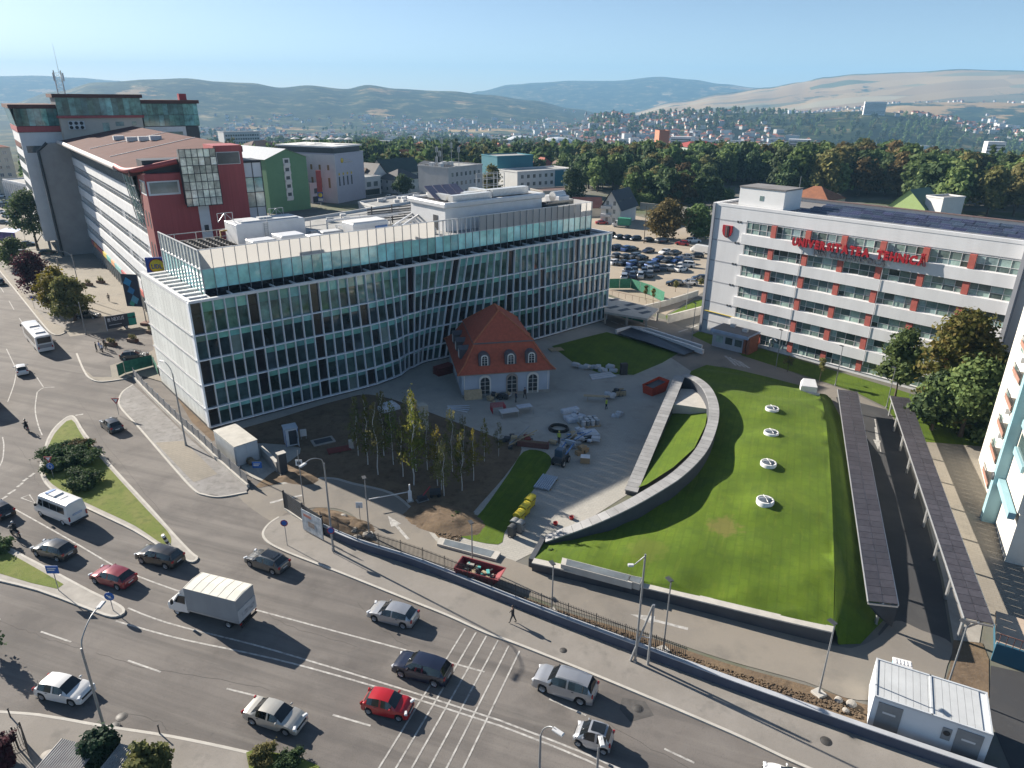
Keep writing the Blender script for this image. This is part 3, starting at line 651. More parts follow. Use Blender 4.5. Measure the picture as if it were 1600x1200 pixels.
 for x,y in ((35,6),(38,9),(41,12),(44,15),(47,17.2),(28,17.4),(34,17.5),(40,17.5),(27.2,12.4),(36,13.6)): mb.box(x-.07,x+.07,y-.07,y+.07,20.4,22.2)
 mb.build('pergola_frame',metal_w,root)
 for k in range(6): MB().box(36+k*.02,50,18.3,18.4,20.9+k*.42,21.14+k*.42).build('louvre_slat',slate,root)
 for x in (37,41,45,49): MB().box(x-.09,x+.09,18.42,18.56,20.4,23.6).build('louvre_post',dark_metal,root)
 # big plant room with a coved top
 px0,px1,py0,py1 = 43.0,64.5,5.4,15.5
 MB().box(px0,px1,py0,py1,20.45,24.2).build('penthouse_wall',metal_w,root)
 mb = MB()
 prof = [(0,24.2),(-.35,24.35),(-.42,24.9),(-.3,25.1),(.2,25.1),(.25,24.8)]
 for (o0,z0),(o1,z1) in zip(prof,prof[1:]):
  c0 = [(px0+o0,py0+o0),(px1-o0,py0+o0),(px1-o0,py1-o0),(px0+o0,py1-o0)];c1 = [(px0+o1,py0+o1),(px1-o1,py0+o1),(px1-o1,py1-o1),(px0+o1,py1-o1)]
  for i in range(4):
   j = (i+1) % 4;mb.quad((*c0[i],z0),(*c0[j],z0),(*c1[j],z1),(*c1[i],z1))
 mb.build('coved_parapet',metal_w,root)
 MB().box(px0+.25,px1-.25,py0+.25,py1-.25,24.2,24.75).build('penthouse_deck',deck_dk,root)
 MB().box(px0-.06,px0,7.5,8.8,20.5,22.9).build('penthouse_door',slate,root)
 def duct(pts,w,h):
  mb = MB()
  for a,b in zip(pts,pts[1:]): mb.beam(a,b,w,h)
  mb.build('duct',foil,root)
 duct([(45,6.6,25.5),(53.5,6.9,25.5)],1.2,1.0);duct([(54.5,8,25.6),(63,8.2,25.6)],1.5,1.2);duct([(46,8.6,25.4),(46,14,25.4)],1.0,.9)
 duct([(50,10,25.4),(62,10.4,25.4)],.9,.8);duct([(54.2,8,25.6),(54.2,13,25.6)],1.1,1.0)
 for k in range(4):
  x = 44.6+k*1.75
  MB().add([(x,10.2,25.0),(x+1.6,10.2,25.0),(x+1.6,13.6,26.9),(x,13.6,26.9),(x,10.2,24.9),(x+1.6,10.2,24.9),(x+1.6,13.6,26.8),(x,13.6,26.8)],
    [(0,1,2,3),(7,6,5,4),(0,4,5,1),(1,5,6,2),(2,6,7,3),(3,7,4,0)]).build('solar_collector',mat('solar_tube',(.25,.2,.24),.25,.3,6,stretch=(9,.4,.4),spec=.8),root)
 for k in range(5): MB().lathe([(0,0),(.75,.02),(.8,.15),(.8,.75),(.74,.86),(0,.88)],16,axis='y').build('round_duct',foil,root,(67.6+k*.02,14+k*1.0-2,23.4)).rotation_euler = (0,0,R(90*0))
 unit('tank_base',66.2,69.2,11.5,17,2.1,dull_white)
 mb = MB()
 for x in (57,59.5,62):
  for y in (13,15): mb.box(x-.05,x+.05,y-.05,y+.05,24.7,28.2)
 for z in (26,27.2,28.1): mb.box(57,62,12.97,13.03,z,z+.08).box(57,62,14.97,15.03,z,z+.08)
 mb.build('scaffold_frame',galv,root)
 MB().box(64.9,71.5,4.2,4.3,20.5,23.6).build('smoked_screen',glass('smoked_glass',(.03,.05,.06),.1),root)
 unit('chiller',65.5,70.5,5.2,8.5,2.5,slate);
 for k in range(4): obj('fan',fm,root,(66.2+k*1.2,6.8,22.95))
 unit('air_handler',70.8,73.6,7.4,11,3.3,metal_w)
 MB().cone((70.8,9.2,23.6),(73.6,9.2,23.6),.95,.95,16).build('round_duct',foil,root)
 for x,y in ((24,15),(38,12),(52,4),(40,5),(72,14),(27,5)): unit('roof_vent',x,x+.9,y,y+.9,.8+rr.random()*.5,dull_white)
 for pts in ([(5,17.6,20.8),(11,17.6,20.8),(11,17.6,22.4),(12,17.6,22.4)],[(23,12.5,21),(27,12.5,21),(27,9,21)],[(10.9,12.5,20.9),(10.9,18,20.9)]):
  MB().tube(pts,.12,6).build('pipe',mat('yellow_pipe',(.45,.30,.05),.5),root)
 return root
glass_block()
# ================================================================ university block
UA = Vector((35.8,127.2,0));URZ = R(-47.71)
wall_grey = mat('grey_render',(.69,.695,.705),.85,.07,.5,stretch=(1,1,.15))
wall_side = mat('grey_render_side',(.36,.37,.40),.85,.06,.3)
red_clad = mat('red_cladding',(.46,.115,.09),.7,.12,1.5)
win_glass = glass('office_glass',(.19,.26,.245),.05,rand=.8,var=.5)
win_frame = mat('window_frame',(.70,.70,.70),.5,.04,1)
roof_felt = mat('roof_felt',(.19,.185,.185),.9,.22,.25,bump=.2)
pv_m = mat('solar_panel',(.05,.047,.056),.3,.25,3,spec=.5,rand=.15)
pv_blue = mat('solar_panel_blue',(.035,.045,.08),.32,.25,3,spec=.4,rand=.4)
alu = mat('aluminium',(.6,.61,.62),.35,.06,1,metal=.7)
letter_red = mat('letter_red',(.36,.012,.022),.45,.08,2)
letter_grey = mat('letter_grey',(.08,.085,.10),.5,.08,2)
def university():
 root = thing('university_building','white six-storey university block with red lettering and red window piers','building',UA,URZ)
 LEN,DEP,HT = 62.0,16.5,23.9
 tops = [21.4,17.75,14.0,10.2,6.35,2.6];WH = 1.95
 MB().box(0,LEN,.18,DEP,0,HT-.35).build('wall',wall_grey,root)
 MB().box(0,LEN,.0,.17,21.6,HT).build('top_band',wall_grey,root)
 MB().box(0,6.75,0,.17,0,21.6).build('end_panel',wall_grey,root)
 MB().box(47.95,LEN,.0,.17,0,21.6).build('end_panel',wall_grey,root)
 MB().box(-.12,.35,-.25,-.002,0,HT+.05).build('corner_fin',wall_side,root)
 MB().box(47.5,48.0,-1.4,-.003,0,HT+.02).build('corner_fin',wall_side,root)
 for k,t in enumerate(tops):
  if k < 5: MB().box(6.4,47.5,-.55,-.004,t-3.75+.02,t-WH-.06).build('spandrel_band',wall_grey,root)
  else: MB().box(6.4,47.5,-.06,-.004,0,t-WH-.02).build('spandrel_band',wall_grey,root)
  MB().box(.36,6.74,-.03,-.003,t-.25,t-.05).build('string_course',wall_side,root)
  for v in range(3): MB().box(4.9+v*.55,5.25+v*.55,-.06,-.001,t-.32,t).build('vent',slate,root) if v < 2 else None
 edges = [6.85]+[x for c in (12.0,18.0,23.87,29.75,35.73,41.7) for x in (c-.43,c+.43)]+[47.3]
 bay_w = 5.1
 gm = {}
 def quadx(x0,x1,z0,z1,y): return MB().quad((x0,y,z0),(x1,y,z0),(x1,y,z1),(x0,y,z1))
 for r,t in enumerate(tops):
  for b in range(7):
   a,e = edges[2*b],edges[2*b+1];w = e-a
   key = round(w,1)
   if key not in gm:
    mb = MB();fr = .05
    for x in (fr/2,w*.2,w*.5,w*.8,w-fr/2): mb.box(x-fr/2,x+fr/2,-.07,.05,0,WH)
    for z in (fr/2,WH*.42,WH-fr/2):  mb.box(0,w,-.06,.04,z-fr/2,z+fr/2)
    mb.box(0,w,-.22,.0,-.09,-.001)
    panes = [quadx(x0+.03,x1-.03,z0,z1,0).mesh('pane',win_glass) for x0,x1 in ((0,w*.2),(w*.2,w*.5),(w*.5,w*.8),(w*.8,w)) for z0,z1 in ((.04,WH*.42),(WH*.42,WH-.04))]
    gm[key] = (mb.mesh('window',win_frame),panes)
   fm,panes = gm[key]
   if r == 5 and b == 0: continue
   wn = obj('window',fm,root,(a,.06,t-WH))
   for p in panes: obj('pane',p,wn,(0,rnd.uniform(-.012,.012),0))
  for c in (12.0,18.0,23.87,29.75,35.73,41.7):
   MB().box(c-.43,c+.43,-.35 if r < 5 else -.2,.15,t-WH-(0 if r < 5 else .0),t+.02).build('red_pier',red_clad,root)
 # roof
 MB().box(-.2,LEN,-.05,.5,HT-.35,HT+.12).box(-.2,LEN,DEP-.5,DEP+.05,HT-.35,HT+.4).box(-.2,.4,.51,DEP-.51,HT-.35,HT+.12).build('parapet',wall_grey,root)
 MB().box(.4,LEN,.5,DEP-.5,HT-.35,HT-.2).build('roof',roof_felt,root)
 MB().box(-.2,LEN,DEP-.9,DEP+.1,HT+.4,HT+.48).build('parapet_cap',mat('rust_flashing',(.14,.09,.08),.7,.2,1),root)
 ph = MB().box(4.3,12.6,.6,6.5,HT-.3,HT+3.1).build('stair_tower',mat('tower_render',(.8,.8,.79),.85,.05,.4),root)
 MB().box(4.2,12.7,.5,6.6,HT+3.1,HT+3.32).build('tower_roof',roof_felt,ph);MB().box(8.2,8.9,.56,.599,HT+1.2,HT+2).build('tower_window',win_glass,ph)
 n = 0
 pvm = MB().add([(0,0,0),(1.7,0,0),(1.7,1.0,.3),(0,1.0,.3),(0,0,-.04),(1.7,0,-.04),(1.7,1.0,.26),(0,1.0,.26)],[(0,1,2,3),(7,6,5,4),(0,4,5,1),(1,5,6,2),(2,6,7,3),(3,7,4,0)]).add([(-.06,-.06,-.02),(1.76,-.06,-.02),(1.76,1.06,.3),(-.06,1.06,.3)],[(0,1,2,3)],1).mesh('solar_panel',[pv_blue,alu])
 for row in range(5):
  for k in range(20):
   x = 14.5+(k//2)*3.3+(k % 2)*1.74+(row % 2)*.5;y = 2.2+row*2.3
   if x > 46: continue
   o = obj('solar_panel',pvm,root,(x,y,HT+.06));n += 1
 mb = MB()
 for row in range(5): mb.box(14,47,2.2+row*2.3-.05,2.2+row*2.3,HT-.18,HT+.02)
 mb.build('panel_rail',alu,root)
 MB().cone((12.2,6,HT),(12.2,6,HT+5.2),.05,.03,6).build('mast',galv,root)
 # lettering and crest
 text(root,'UNIVERSITATEA','bold',15.9,-.95,19.0,1.62,12.5,letter_red);text(root,'TEHNICĂ','bold',29.3,-.95,19.0,1.62,7.1,letter_red)
 text(root,'DIN CLUJ-NAPOCA','thin',19.7,-.9,17.95,1.25,11.2,letter_grey)
 sh = [(-.95,1.0),(.95,1.0),(.95,-.1),(.75,-.65),(.4,-1.0),(0,-1.15),(-.4,-1.0),(-.75,-.65),(-.95,-.1)]
 crest = MB();crest.add([(x,-.3,z) for x,z in sh],[tuple(range(9))[::-1]]);crest.add([(x,-.3,z) for x,z in sh]+[(x,0,z) for x,z in sh],[(i,(i+1) % 9,9+(i+1) % 9,9+i) for i in range(9)])
 co = crest.build('crest',letter_red,root,(3.3,0,19.4))
 MB().box(-.34,.34,-.36,-.301,-.95,.95).build('crest_bar',letter_grey,co);MB().box(-.08,.08,-.4,-.361,-.9,.9).build('crest_stripe',mat('crest_brown',(.2,.08,.06),.6),co)
 MB().tube([(.5,-.12,4.3),(6,-.12,4.3),(13,-.12,4.3),(13,-.12,2.6)],.1,6).build('gas_pipe',mat('gas_yellow',(.55,.42,.05),.5),root)
 mb = MB();[mb.tube([(14.4,-.12,.2),(14.4,-.2,2.0),(15.0,-.3,2.5),(15.6,-.12,2.0)],.16,8)]
 mb.build('vent_pipe',metal_w,root)
 for s in (17.5,30.5): MB().cone((s,-.62,21.5),(s,-.62,2),.04,.04,5).build('downpipe',wall_side,root)
 # gate lodge by the corner
 g = G(1150,545);e = thing('gate_lodge','small flat-roofed gate lodge with brick corners at the university corner','lodge',(g.x-.2,g.y+.3,0),URZ+R(4))
 MB().box(-3.6,2.8,-1.6,2.2,0,2.7).build('wall',mat('lodge_wall',(.40,.43,.48),.8,.08,.5),e)
 MB().box(-4.0,3.2,-2.0,2.6,2.7,3.25).build('fascia',mat('fascia_blue',(.35,.42,.55),.6),e);MB().box(-3.8,3.0,-1.8,2.4,3.25,3.3).build('roof',roof_felt,e)
 for x in (2.3,2.95): MB().box(x,x+.5,-1.75,-1.2 if x < 2.5 else 1.8,0,3.0).build('brick_pier',mat('pier_brick',(.25,.09,.05),.85,.2,2),e)
 for x in (-2.9,-1.1,.7): MB().box(x,x+1.3,-1.66,-1.605,1.0,2.2).build('window',win_glass,e)
 for p in ((-1.5,1.5),(1.4,.4)): MB().cbox((p[0],p[1],3.3),.9,.6,.5).build('roof_unit',dull_white,e)
university()
# ================================================================ old house with mansard roof
def old_house():
 a,b = G(722,622),G(858,612);rz = frame2(a,b);Wd = (b-a).length;D = 15.5;HE = 3.85
 wallm = mat('pale_blue_render',(.42,.47,.55),.85,.08,.5);trim = mat('cream_trim',(.72,.70,.66),.7,.06,1)
 tile = mat('clay_tile',(.38,.085,.045),.8,.2,2.2,stretch=(1,1,1),bump=.5,bscale=5)
 ridge_m = mat('ridge_tile',(.42,.13,.06),.8,.15,2)
 root = thing('old_house','restored small house with red hipped mansard roof and arched dormers','house',(a.x,a.y,0),rz)
 MB().box(0,Wd,0,D,0,HE+.15).build('wall',wallm,root)
 MB().box(-.06,Wd+.06,-.06,D+.06,0,.45).build('plinth',concrete,root)
 MB().box(-.1,Wd+.1,-.1,D+.1,HE-.35,HE).build('cornice',trim,root)
 for x in (.02,Wd-.62): MB().box(x+.3,x+.42,-.05,-.001,.46,HE-.36).build('pilaster',trim,root)
 rings = [(-.6,HE-.05),(-.2,HE+.25),(.55,HE+1.1),(2.2,7.45),(2.35,7.62)]
 def corners(i,z): return [(i,i,z),(Wd-i,i,z),(Wd-i,D-i,z),(i,D-i,z)]
 side_names = ['front','right','rear','left']
 for s in range(4):
  mb = MB();t = (s+1) % 4
  for (i0,z0),(i1,z1) in zip(rings,rings[1:]):
   c0,c1 = corners(i0,z0),corners(i1,z1);mb.quad(c0[s],c0[t],c1[t],c1[s])
  mb.build('lower_roof_slope',tile,root)
 i2 = 2.2;z2 = 7.68;ap = [(Wd/2,6.2,11.3),(Wd/2,9.6,11.3)];c = corners(i2-.12,z2)
 for f in ([c[0],c[1],ap[0]],[c[1],c[2],ap[1],ap[0]],[c[2],c[3],ap[1]],[c[3],c[0],ap[0],ap[1]]): MB().add(f,[tuple(range(len(f)))]).build('upper_roof_slope',tile,root)
 MB().box(i2-.14,Wd-i2+.14,i2-.14,D-i2+.14,z2-.22,z2-.02).build('break_gutter',mat('copper_gutter',(.14,.12,.13),.6),root)
 MB().box(-.62,Wd+.62,-.62,D+.62,HE-.16,HE-.06).build('eave',mat('eave_board',(.3,.24,.2),.8),root)
 for p in c: q = ap[0] if p[1] < D/2 else ap[1];MB().tube([p,q],.13,6).build('hip_ridge',ridge_m,root)
 MB().tube(ap,.14,6).build('hip_ridge',ridge_m,root)
 lo,hi = corners(-.7,HE),corners(2.25,7.6)
 for p,q,m_ in zip(lo,hi,corners(.5,HE+1.05)): MB().tube([p,m_,q],.12,6).build('hip_ridge',ridge_m,root)
 glassm = glass('old_pane',(.03,.035,.04),.08)
 def arch(x,z,w,h,y,door=False,surround=trim):
  r = w/2;o = [(x-r,z),(x+r,z)]+[(x+r*math.cos(t),z+h-r+r*math.sin(t)) for t in [math.pi*k/10 for k in range(11)]]
  return o
 def arched(x,z,w,h,y,kind,par,sur):
  r = w/2;k = 1.32
  inner = arch(x,z,w,h,y);outer = [(x+(px-x)*k,z+(pz-z)*(1+.12) if pz > z+.01 else z) for px,pz in inner]
  sb = MB();n = len(inner);vs = [(p[0],y-.1,p[1]) for p in outer]+[(p[0],y-.1,p[1]) for p in inner]
  fs = [(i,(i+1) % n,n+(i+1) % n,n+i) for i in range(1,n)];sb.add(vs,fs);sb.add([(p[0],y-.1,p[1]) for p in outer]+[(p[0],y+.1,p[1]) for p in outer],[(i,(i+1) % n,n+(i+1) % n,n+i) for i in range(n)])
  o = sb.build(kind,sur,par)
  MB().add([(p[0],y-.03,p[1]) for p in inner],[tuple(range(n))]).build('pane',glassm,o)
  gb = MB();gb.box(x-.03,x+.03,y-.07,y-.035,z,z+h-.05);[gb.box(x-r,x+r,y-.065,y-.034,z+h*q-.02,z+h*q+.02) for q in (.3,.55,.75)]
  gb.build('glazing_bar',trim,o)
  return o
 stone = mat('stone_surround',(.33,.29,.26),.9,.12,2)
 for i,x in enumerate((.26*Wd,.565*Wd,.805*Wd)):
  arched(x,.1,1.35,2.95,0,'arched_door' if i < 2 else 'arched_window',root,stone if i == 1 else trim)
 hood = mat('dormer_hood',(.10,.09,.10),.6,.1,2)
 for x in (.26*Wd,.555*Wd,.79*Wd):
  zb = 4.75;yf = .25
  d = MB();pr = [(x-.85,zb),(x-.85,zb+1.1)]+[(x+.85*math.cos(t),zb+1.1+.75*math.sin(t)) for t in [math.pi-math.pi*k/10 for k in range(1,10)]]+[(x+.85,zb+1.1),(x+.85,zb)]
  n = len(pr);vs = [(p[0],yf,p[1]) for p in pr]+[(p[0],yf+2.0,p[1]) for p in pr]
  d.add(vs,[(i,n+i,n+i+1,i+1) for i in range(n-1)]);d.add(vs[:n],[tuple(range(n))])
  do = d.build('dormer',hood,root);arched(x,zb+.05,.78,1.45,yf-.02,'dormer_window',do,trim)
 for y in (4.2,7.8,11.4):
  d = MB();zb = 4.8;d.box(.2,2.0,y-.75,y+.75,zb,zb+1.5);d.add([(.1,y-.85,zb+1.5),(.1,y+.85,zb+1.5),(.1,y,zb+2.0),(2.2,y-.85,zb+1.5),(2.2,y+.85,zb+1.5),(2.2,y,zb+2.0)],[(0,2,1),(0,3,5,2),(1,2,5,4)])
  do = d.build('dormer',hood,root);MB().box(.12,.19,y-.4,y+.4,zb+.15,zb+1.35).build('dormer_window',trim,do)
  MB().box(-.06,-.002,y-.6,y+.6,.9,2.8).build('side_window',trim,root)
old_house()
# ================================================================ grass-roofed hall with its curved wall
def grass_hall():
 cop = mat('coping_stone',(.30,.30,.30),.85,.14,1,rand=.12);clad = mat('hall_cladding',(.06,.066,.078),.6,.15,.6)
 g0 = G(1100,800);root = thing('grass_roof_hall','sunken hall under a mown grass mound with curved wall','building',(0,0,0),0)
 curve = [(852,841,.4),(880,831,1.2),(925,814,2.2),(975,791,3.2),(1020,766,3.9),(1062,738,4.4),(1096,702,4.7),(1113,662,4.85),(1115,632,4.85),(1105,607,4.8),(1088,592,4.7),(1068,585,4.6)]
 cp_ = smooth([tuple(G(x,y,z)) for x,y,z in curve],10)
 # resample to even slabs
 acc = [0]
 for a,b in zip(cp_,cp_[1:]): acc.append(acc[-1]+(b-a).length)
 def at_len(L_):
  for i in range(len(acc)-1):
   if L_ <= acc[i+1]: return cp_[i].lerp(cp_[i+1],(L_-acc[i])/max(1e-6,acc[i+1]-acc[i]))
  return cp_[-1]
 ns = int(acc[-1]/.95);pts = [at_len(acc[-1]*i/ns) for i in range(ns+1)]
 ribbon(MB(),pts,1.05,-.1,lambda i: pts[i].z-.16).build('curved_wall',clad,root)
 def slabs(pts,w):
  for i in range(len(pts)-1):
   a,b = pts[i].lerp(pts[i+1],.02),pts[i].lerp(pts[i+1],.98)
   d1 = (pts[min(i+1,len(pts)-1)]-pts[max(i-1,0)]).xy.normalized();d2 = (pts[min(i+2,len(pts)-1)]-pts[i]).xy.normalized()
   n1,n2 = Vector((-d1.y,d1.x,0))*w/2,Vector((-d2.y,d2.x,0))*w/2;dz = Vector((0,0,-.14))
   vs = [a+n1,b+n2,b-n2,a-n1,a+n1+dz,b+n2+dz,b-n2+dz,a-n1+dz]
   MB().add(vs,[(3,2,1,0),(4,5,6,7),(0,1,5,4),(1,2,6,5),(2,3,7,6),(3,0,4,7)]).build('coping_slab',cop,root)
 slabs(pts,1.25)
 sa,sb_ = G(1062,587,4.55),G(986,767,.55);n = 36;st = [sa.lerp(sb_,i/n) for i in range(n+1)]
 ribbon(MB(),st,1.25,-.1,lambda i: st[i].z-.16).build('straight_wall',clad,root);slabs(st,1.45)
 # mound surface
 def wp(l): return [Vector(G(*p)) for p in l]
 front = [(834,874,.95),(985,907,1.05),(1100,934,1.15),(1200,958,1.25),(1302,981,1.3)]
 ridge_ = [(1303,940,2.0),(1304,890,2.9),(1302,830,3.4),(1299,760,3.7),(1295,700,3.7),(1291,660,3.4),(1286,632,2.6),(1280,615,1.4)]
 back = [(1250,602,.7),(1200,589,.5),(1150,577,.4),(1104,570,.5),(1080,580,1.6)]
 inner = [(1098,592,2.4),(1122,608,2.9),(1134,640,3.1),(1130,672,3.1),(1114,712,2.9),(1078,752,2.6),(1030,782,2.2),(980,806,1.6),(930,826,1.0),(880,838,.5),(856,842,.3)]
 inw = wp(inner)
 # pull the inner edge under the curved wall so that no gap shows
 inner_w = []
 for p in inw:
  q = min(pts,key=lambda r: (r.xy-p.xy).length);inner_w.append(Vector((q.x,q.y,min(p.z,q.z-.35))))
 bound = wp(front)+wp(ridge_)+wp(back)+inner_w
 sky_px = [(1207,636),(1205,677),(1201,723),(1196,781)]
 ctrl = bound+wp([(1150,620,3.2),(1180,700,3.9),(1210,640,3.5),(1220,700,4.0),(1210,780,3.7),(1250,700,4.0),(1255,800,3.7),(1250,640,3.3),(1200,850,2.9),(1100,850,2.4),(1000,860,1.7),(1260,880,2.8),(1130,760,3.2),(940,860,1.2),(1200,905,2.1),(1060,890,1.7),(1200,610,2.0),(1150,592,1.5),(1250,615,2.0)])
 sky_w = [G(x,y,4.15) for x,y in sky_px]
 def hz(x,y):
  sw = sz = 0
  for c_ in ctrl:
   d2 = (c_.x-x)**2+(c_.y-y)**2
   if d2 < 1e-4: return c_.z
   w = 1/d2**1.6;sw += w;sz += w*c_.z
  z = sz/sw
  return z
 sky_z = [hz(p.x,p.y) for p in sky_w]
 from mathutils.geometry import delaunay_2d_cdt
 def fill(bnd,step,f):
  P2 = [Vector((p.x,p.y)) for p in bnd];m_ = len(P2)
  from mathutils.geometry import intersect_point_quad_2d
  xs = [p.x for p in P2];ys = [p.y for p in P2];ip = []
  def inside(x,y):
   r_ = False
   for i in range(m_):
    a,b = P2[i],P2[i-1]
    if (a.y > y) != (b.y > y) and x < (b.x-a.x)*(y-a.y)/(b.y-a.y)+a.x: r_ = not r_
   return r_
  x = min(xs)
  while x < max(xs):
   y = min(ys)
   while y < max(ys):
    q = (x+rnd.uniform(-.2,.2)*step,y+rnd.uniform(-.2,.2)*step)
    if inside(*q) and min((P2[i]-Vector(q)).length for i in range(m_)) > step*.5: ip.append(Vector(q))
    y += step
   x += step
  v,e,f_,*_ = delaunay_2d_cdt(P2+ip,[(i,(i+1) % m_) for i in range(m_)],[list(range(m_))],1,1e-4)
  return v,f_
 v,f_ = fill(bound,1.0,hz)
 zz = []
 bz = {(round(b.x,3),round(b.y,3)): b.z for b in bound}
 for p in v:
  z = bz.get((round(p.x,3),round(p.y,3)))
  if z is None:
   z = hz(p.x,p.y)
   for s_ in sky_w: z += .38*math.exp(-((p.x-s_.x)**2+(p.y-s_.y)**2)/2.6)
   z += .05*mnoise.noise((p.x*.25,p.y*.25,0))
  zz.append(z)
 MB().add([(p.x,p.y,z) for p,z in zip(v,zz)],[tuple(t) for t in f_],0,True).build('grass_mound',layered('mound_grass',*LAWN,spots=(((.15,.15,.035),tuple(G(1132,822,2.6)),1.7),((.12,.16,.02),tuple(G(1010,860,1.6)),2.0))),root);joints(MATS['mound_grass'],3.2,.86,111,.88)
 # east bank
 rw = wp(front[-1:]+ridge_);foot = wp([(1310,1008,0),(1345,1006,0),(1380,970,0),(1372,900,0),(1357,820,0),(1340,745,0),(1325,690,0),(1312,650,0),(1300,625,0)])
 mb = MB();K = 7
 grid = [[a.lerp(b,k/K)+Vector((rnd.uniform(-.06,.06),rnd.uniform(-.06,.06),(.35*math.sin(math.pi*k/K) if 0 < k < K else 0))) for k in range(K+1)] for a,b in zip(rw,foot)]
 vs = [p for g in grid for p in g]
 mb.add(vs,[(i*(K+1)+k,i*(K+1)+k+1,(i+1)*(K+1)+k+1,(i+1)*(K+1)+k) for i in range(len(rw)-1) for k in range(K)],0,True)
 mb.build('grass_bank',lawn_m,root)
 tip = wp([(1302,981,1.3)])[0]
 # retaining wall along the road side, coping on top
 fw = smooth([tuple(p) for p in wp(front)],4);nfw = len(fw)
 ribbon(MB(),fw,.5,-.1,lambda i: fw[i].z-.06,-1).build('retaining_wall',clad,root)
 ribbon(MB(),[p+Vector((0,-.02,0)) for p in fw],.75,lambda i: fw[i].z-.06,lambda i: fw[i].z+.06,-.6).build('wall_coping',concrete_lt,root)
 lw = wp([(834,874,.95),(842,860,.7),(852,841,.4)]);ribbon(MB(),lw,.5,-.1,lambda i: lw[i].z,1).build('side_wall',clad,root)
 # shallow glazed basins set into the front edge
 basin = glass('basin_glass',(.16,.18,.19),.1)
 for q in ([(886,872),(984,897),(980,906),(884,881)],[(986,898),(1003,901),(999,910),(983,905)]):
  p = [G(x,y,1.62) for x,y in q];c_ = sum(p,Vector())/4
  MB().prism(up_facing([c_+(x-c_)*1.16 for x in p]),.8,1.5).build('basin_rim',concrete_lt,root);MB().prism(up_facing(p),1.505,1.52).build('basin_cover',basin,root)
 # hollow between the walls
 hb = wp([(1055,604,2.2),(1100,612,2.6),(1106,640,2.8),(1102,665,2.7),(1085,700,2.4),(1052,730,1.9),(1010,757,1.0),(990,764,.5),(1012,715,1.0),(1035,655,1.6)])
 mb = MB();cen = sum(hb,Vector())/len(hb);mb.add([cen]+hb,[(0,i+1,(i+1) % len(hb)+1) for i in range(len(hb))],0,True)
 mb.build('hollow_lawn',lawn_m,root)
 MB().prism(up_facing(wp([(1056,607,3.3),(1110,609,3.3),(1113,640,3.3),(1050,631,3.3)])),.5,3.3).build('terrace',concrete_lt,root)
 # skylights
 ringm = MB().lathe([(1.02,-.5),(1.02,.28),(.98,.34),(.82,.34),(.8,.26)],28).mesh('skylight_kerb',white_paint)
 domem = MB().lathe([(.82,.28),(.7,.38),(.45,.48),(.2,.53),(0,.54)],28).mesh('skylight_glass',glass('skylight_glass',(.10,.12,.14),.08))
 cross = MB().beam((-.8,0,.5),(.8,0,.5),.05,.1).beam((0,-.8,.49),(0,.8,.49),.05,.1).mesh('glazing_bar',white_paint)
 for p,z in zip(sky_w,sky_z):
  k = obj('skylight',ringm,root,(p.x,p.y,z+.3));k.scale = (.84,.84,.8);obj('skylight_glass',domem,k);obj('glazing_bar',cross,k)
 # rooftop unit at the back of the mound
 g = G(1262,612,1.5);e = thing('ventilation_unit','white ventilation hood on legs on the grass mound by the path','ventilation unit',(g.x,g.y,1.3),R(-18))
 MB().cbox((0,0,.35),2.2,1.8,1.0,0,0,.12).build('body',metal_w,e);MB().add([(-1.1,-.9,1.35),(1.1,-.9,1.35),(.8,.9,1.9),(-.8,.9,1.9),(1.1,.9,1.35),(-1.1,.9,1.35)],[(0,1,2,3),(1,4,2),(0,3,5),(2,4,5,3)]).build('hood',metal_w,e)
 MB().box(-1.5,1.5,-1.3,-.95,.1,.5).build('intake',dull_white,e)
 for x in (-1,1):
  for y in (-.8,.8): MB().box(x-.06,x+.06,y-.06,y+.06,-1.2,.36).build('leg',galv,e)
grass_hall()
# ================================================================ solar carports
def carport(label,far_l,far_r,near_l,near_r,zl,zr,skirt):
 fl,fr,nl,nr = G(*far_l,zl),G(*far_r,zr),G(*near_l,zl),G(*near_r,zr)
 L_ = (nl-fl).length;rows = int(L_/1.06)
 root = thing('solar_carport',label,'carport',(0,0,0),0)
 P = lambda u,v,dz=0: (fl.lerp(fr,u)).lerp(nl.lerp(nr,u),v)+Vector((0,0,dz))
 for r in range(rows):
  for c in range(2):
   u0,u1 = c*.5+.008,c*.5+.492;v0,v1 = (r+.02)/rows,(r+.98)/rows
   MB().add([P(u0,v0),P(u1,v0),P(u1,v1),P(u0,v1),P(u0,v0,-.05),P(u1,v0,-.05),P(u1,v1,-.05),P(u0,v1,-.05)],
     [(3,2,1,0),(4,5,6,7),(0,1,5,4),(1,2,6,5),(2,3,7,6),(3,0,4,7)]).build('solar_panel',pv_m,root)
 mb = MB()
 for u in (0,.5,1): mb.beam(P(u,0,-.13),P(u,1,-.13),.12,.14)
 for k in range(9): mb.beam(P(0,k/8,-.24),P(1,k/8,-.24),.14,.16)
 mb.build('frame',alu,root)
 for k in range(9):
  p = P(.12 if not skirt else .5,min(.985,max(.015,k/8)),-.3);MB().cbox((p.x,p.y,0),.2,.2,p.z).build('post',alu,root)
  q = P(.85,min(.985,max(.015,k/8)),-.3);MB().beam((p.x,p.y,1.0),q,.1,.14).build('strut',alu,root)
 MB().beam(P(-.01,0,-.1),P(-.01,1,-.1),.05,.24).build('gutter',alu,root)
 if skirt:
  a,b = P(0,1.0,-.3),P(1,1.0,-.3);MB().add([a,b,(b.x-.1,b.y-.1,.6),(a.x+.9,a.y,1.5)],[(0,1,2,3)]).add([a+Vector((0,.1,0)),b+Vector((0,.1,0)),(b.x-.1,b.y,.6),(a.x+.9,a.y+.1,1.5)],[(3,2,1,0)]).build('end_panel',slate,root)
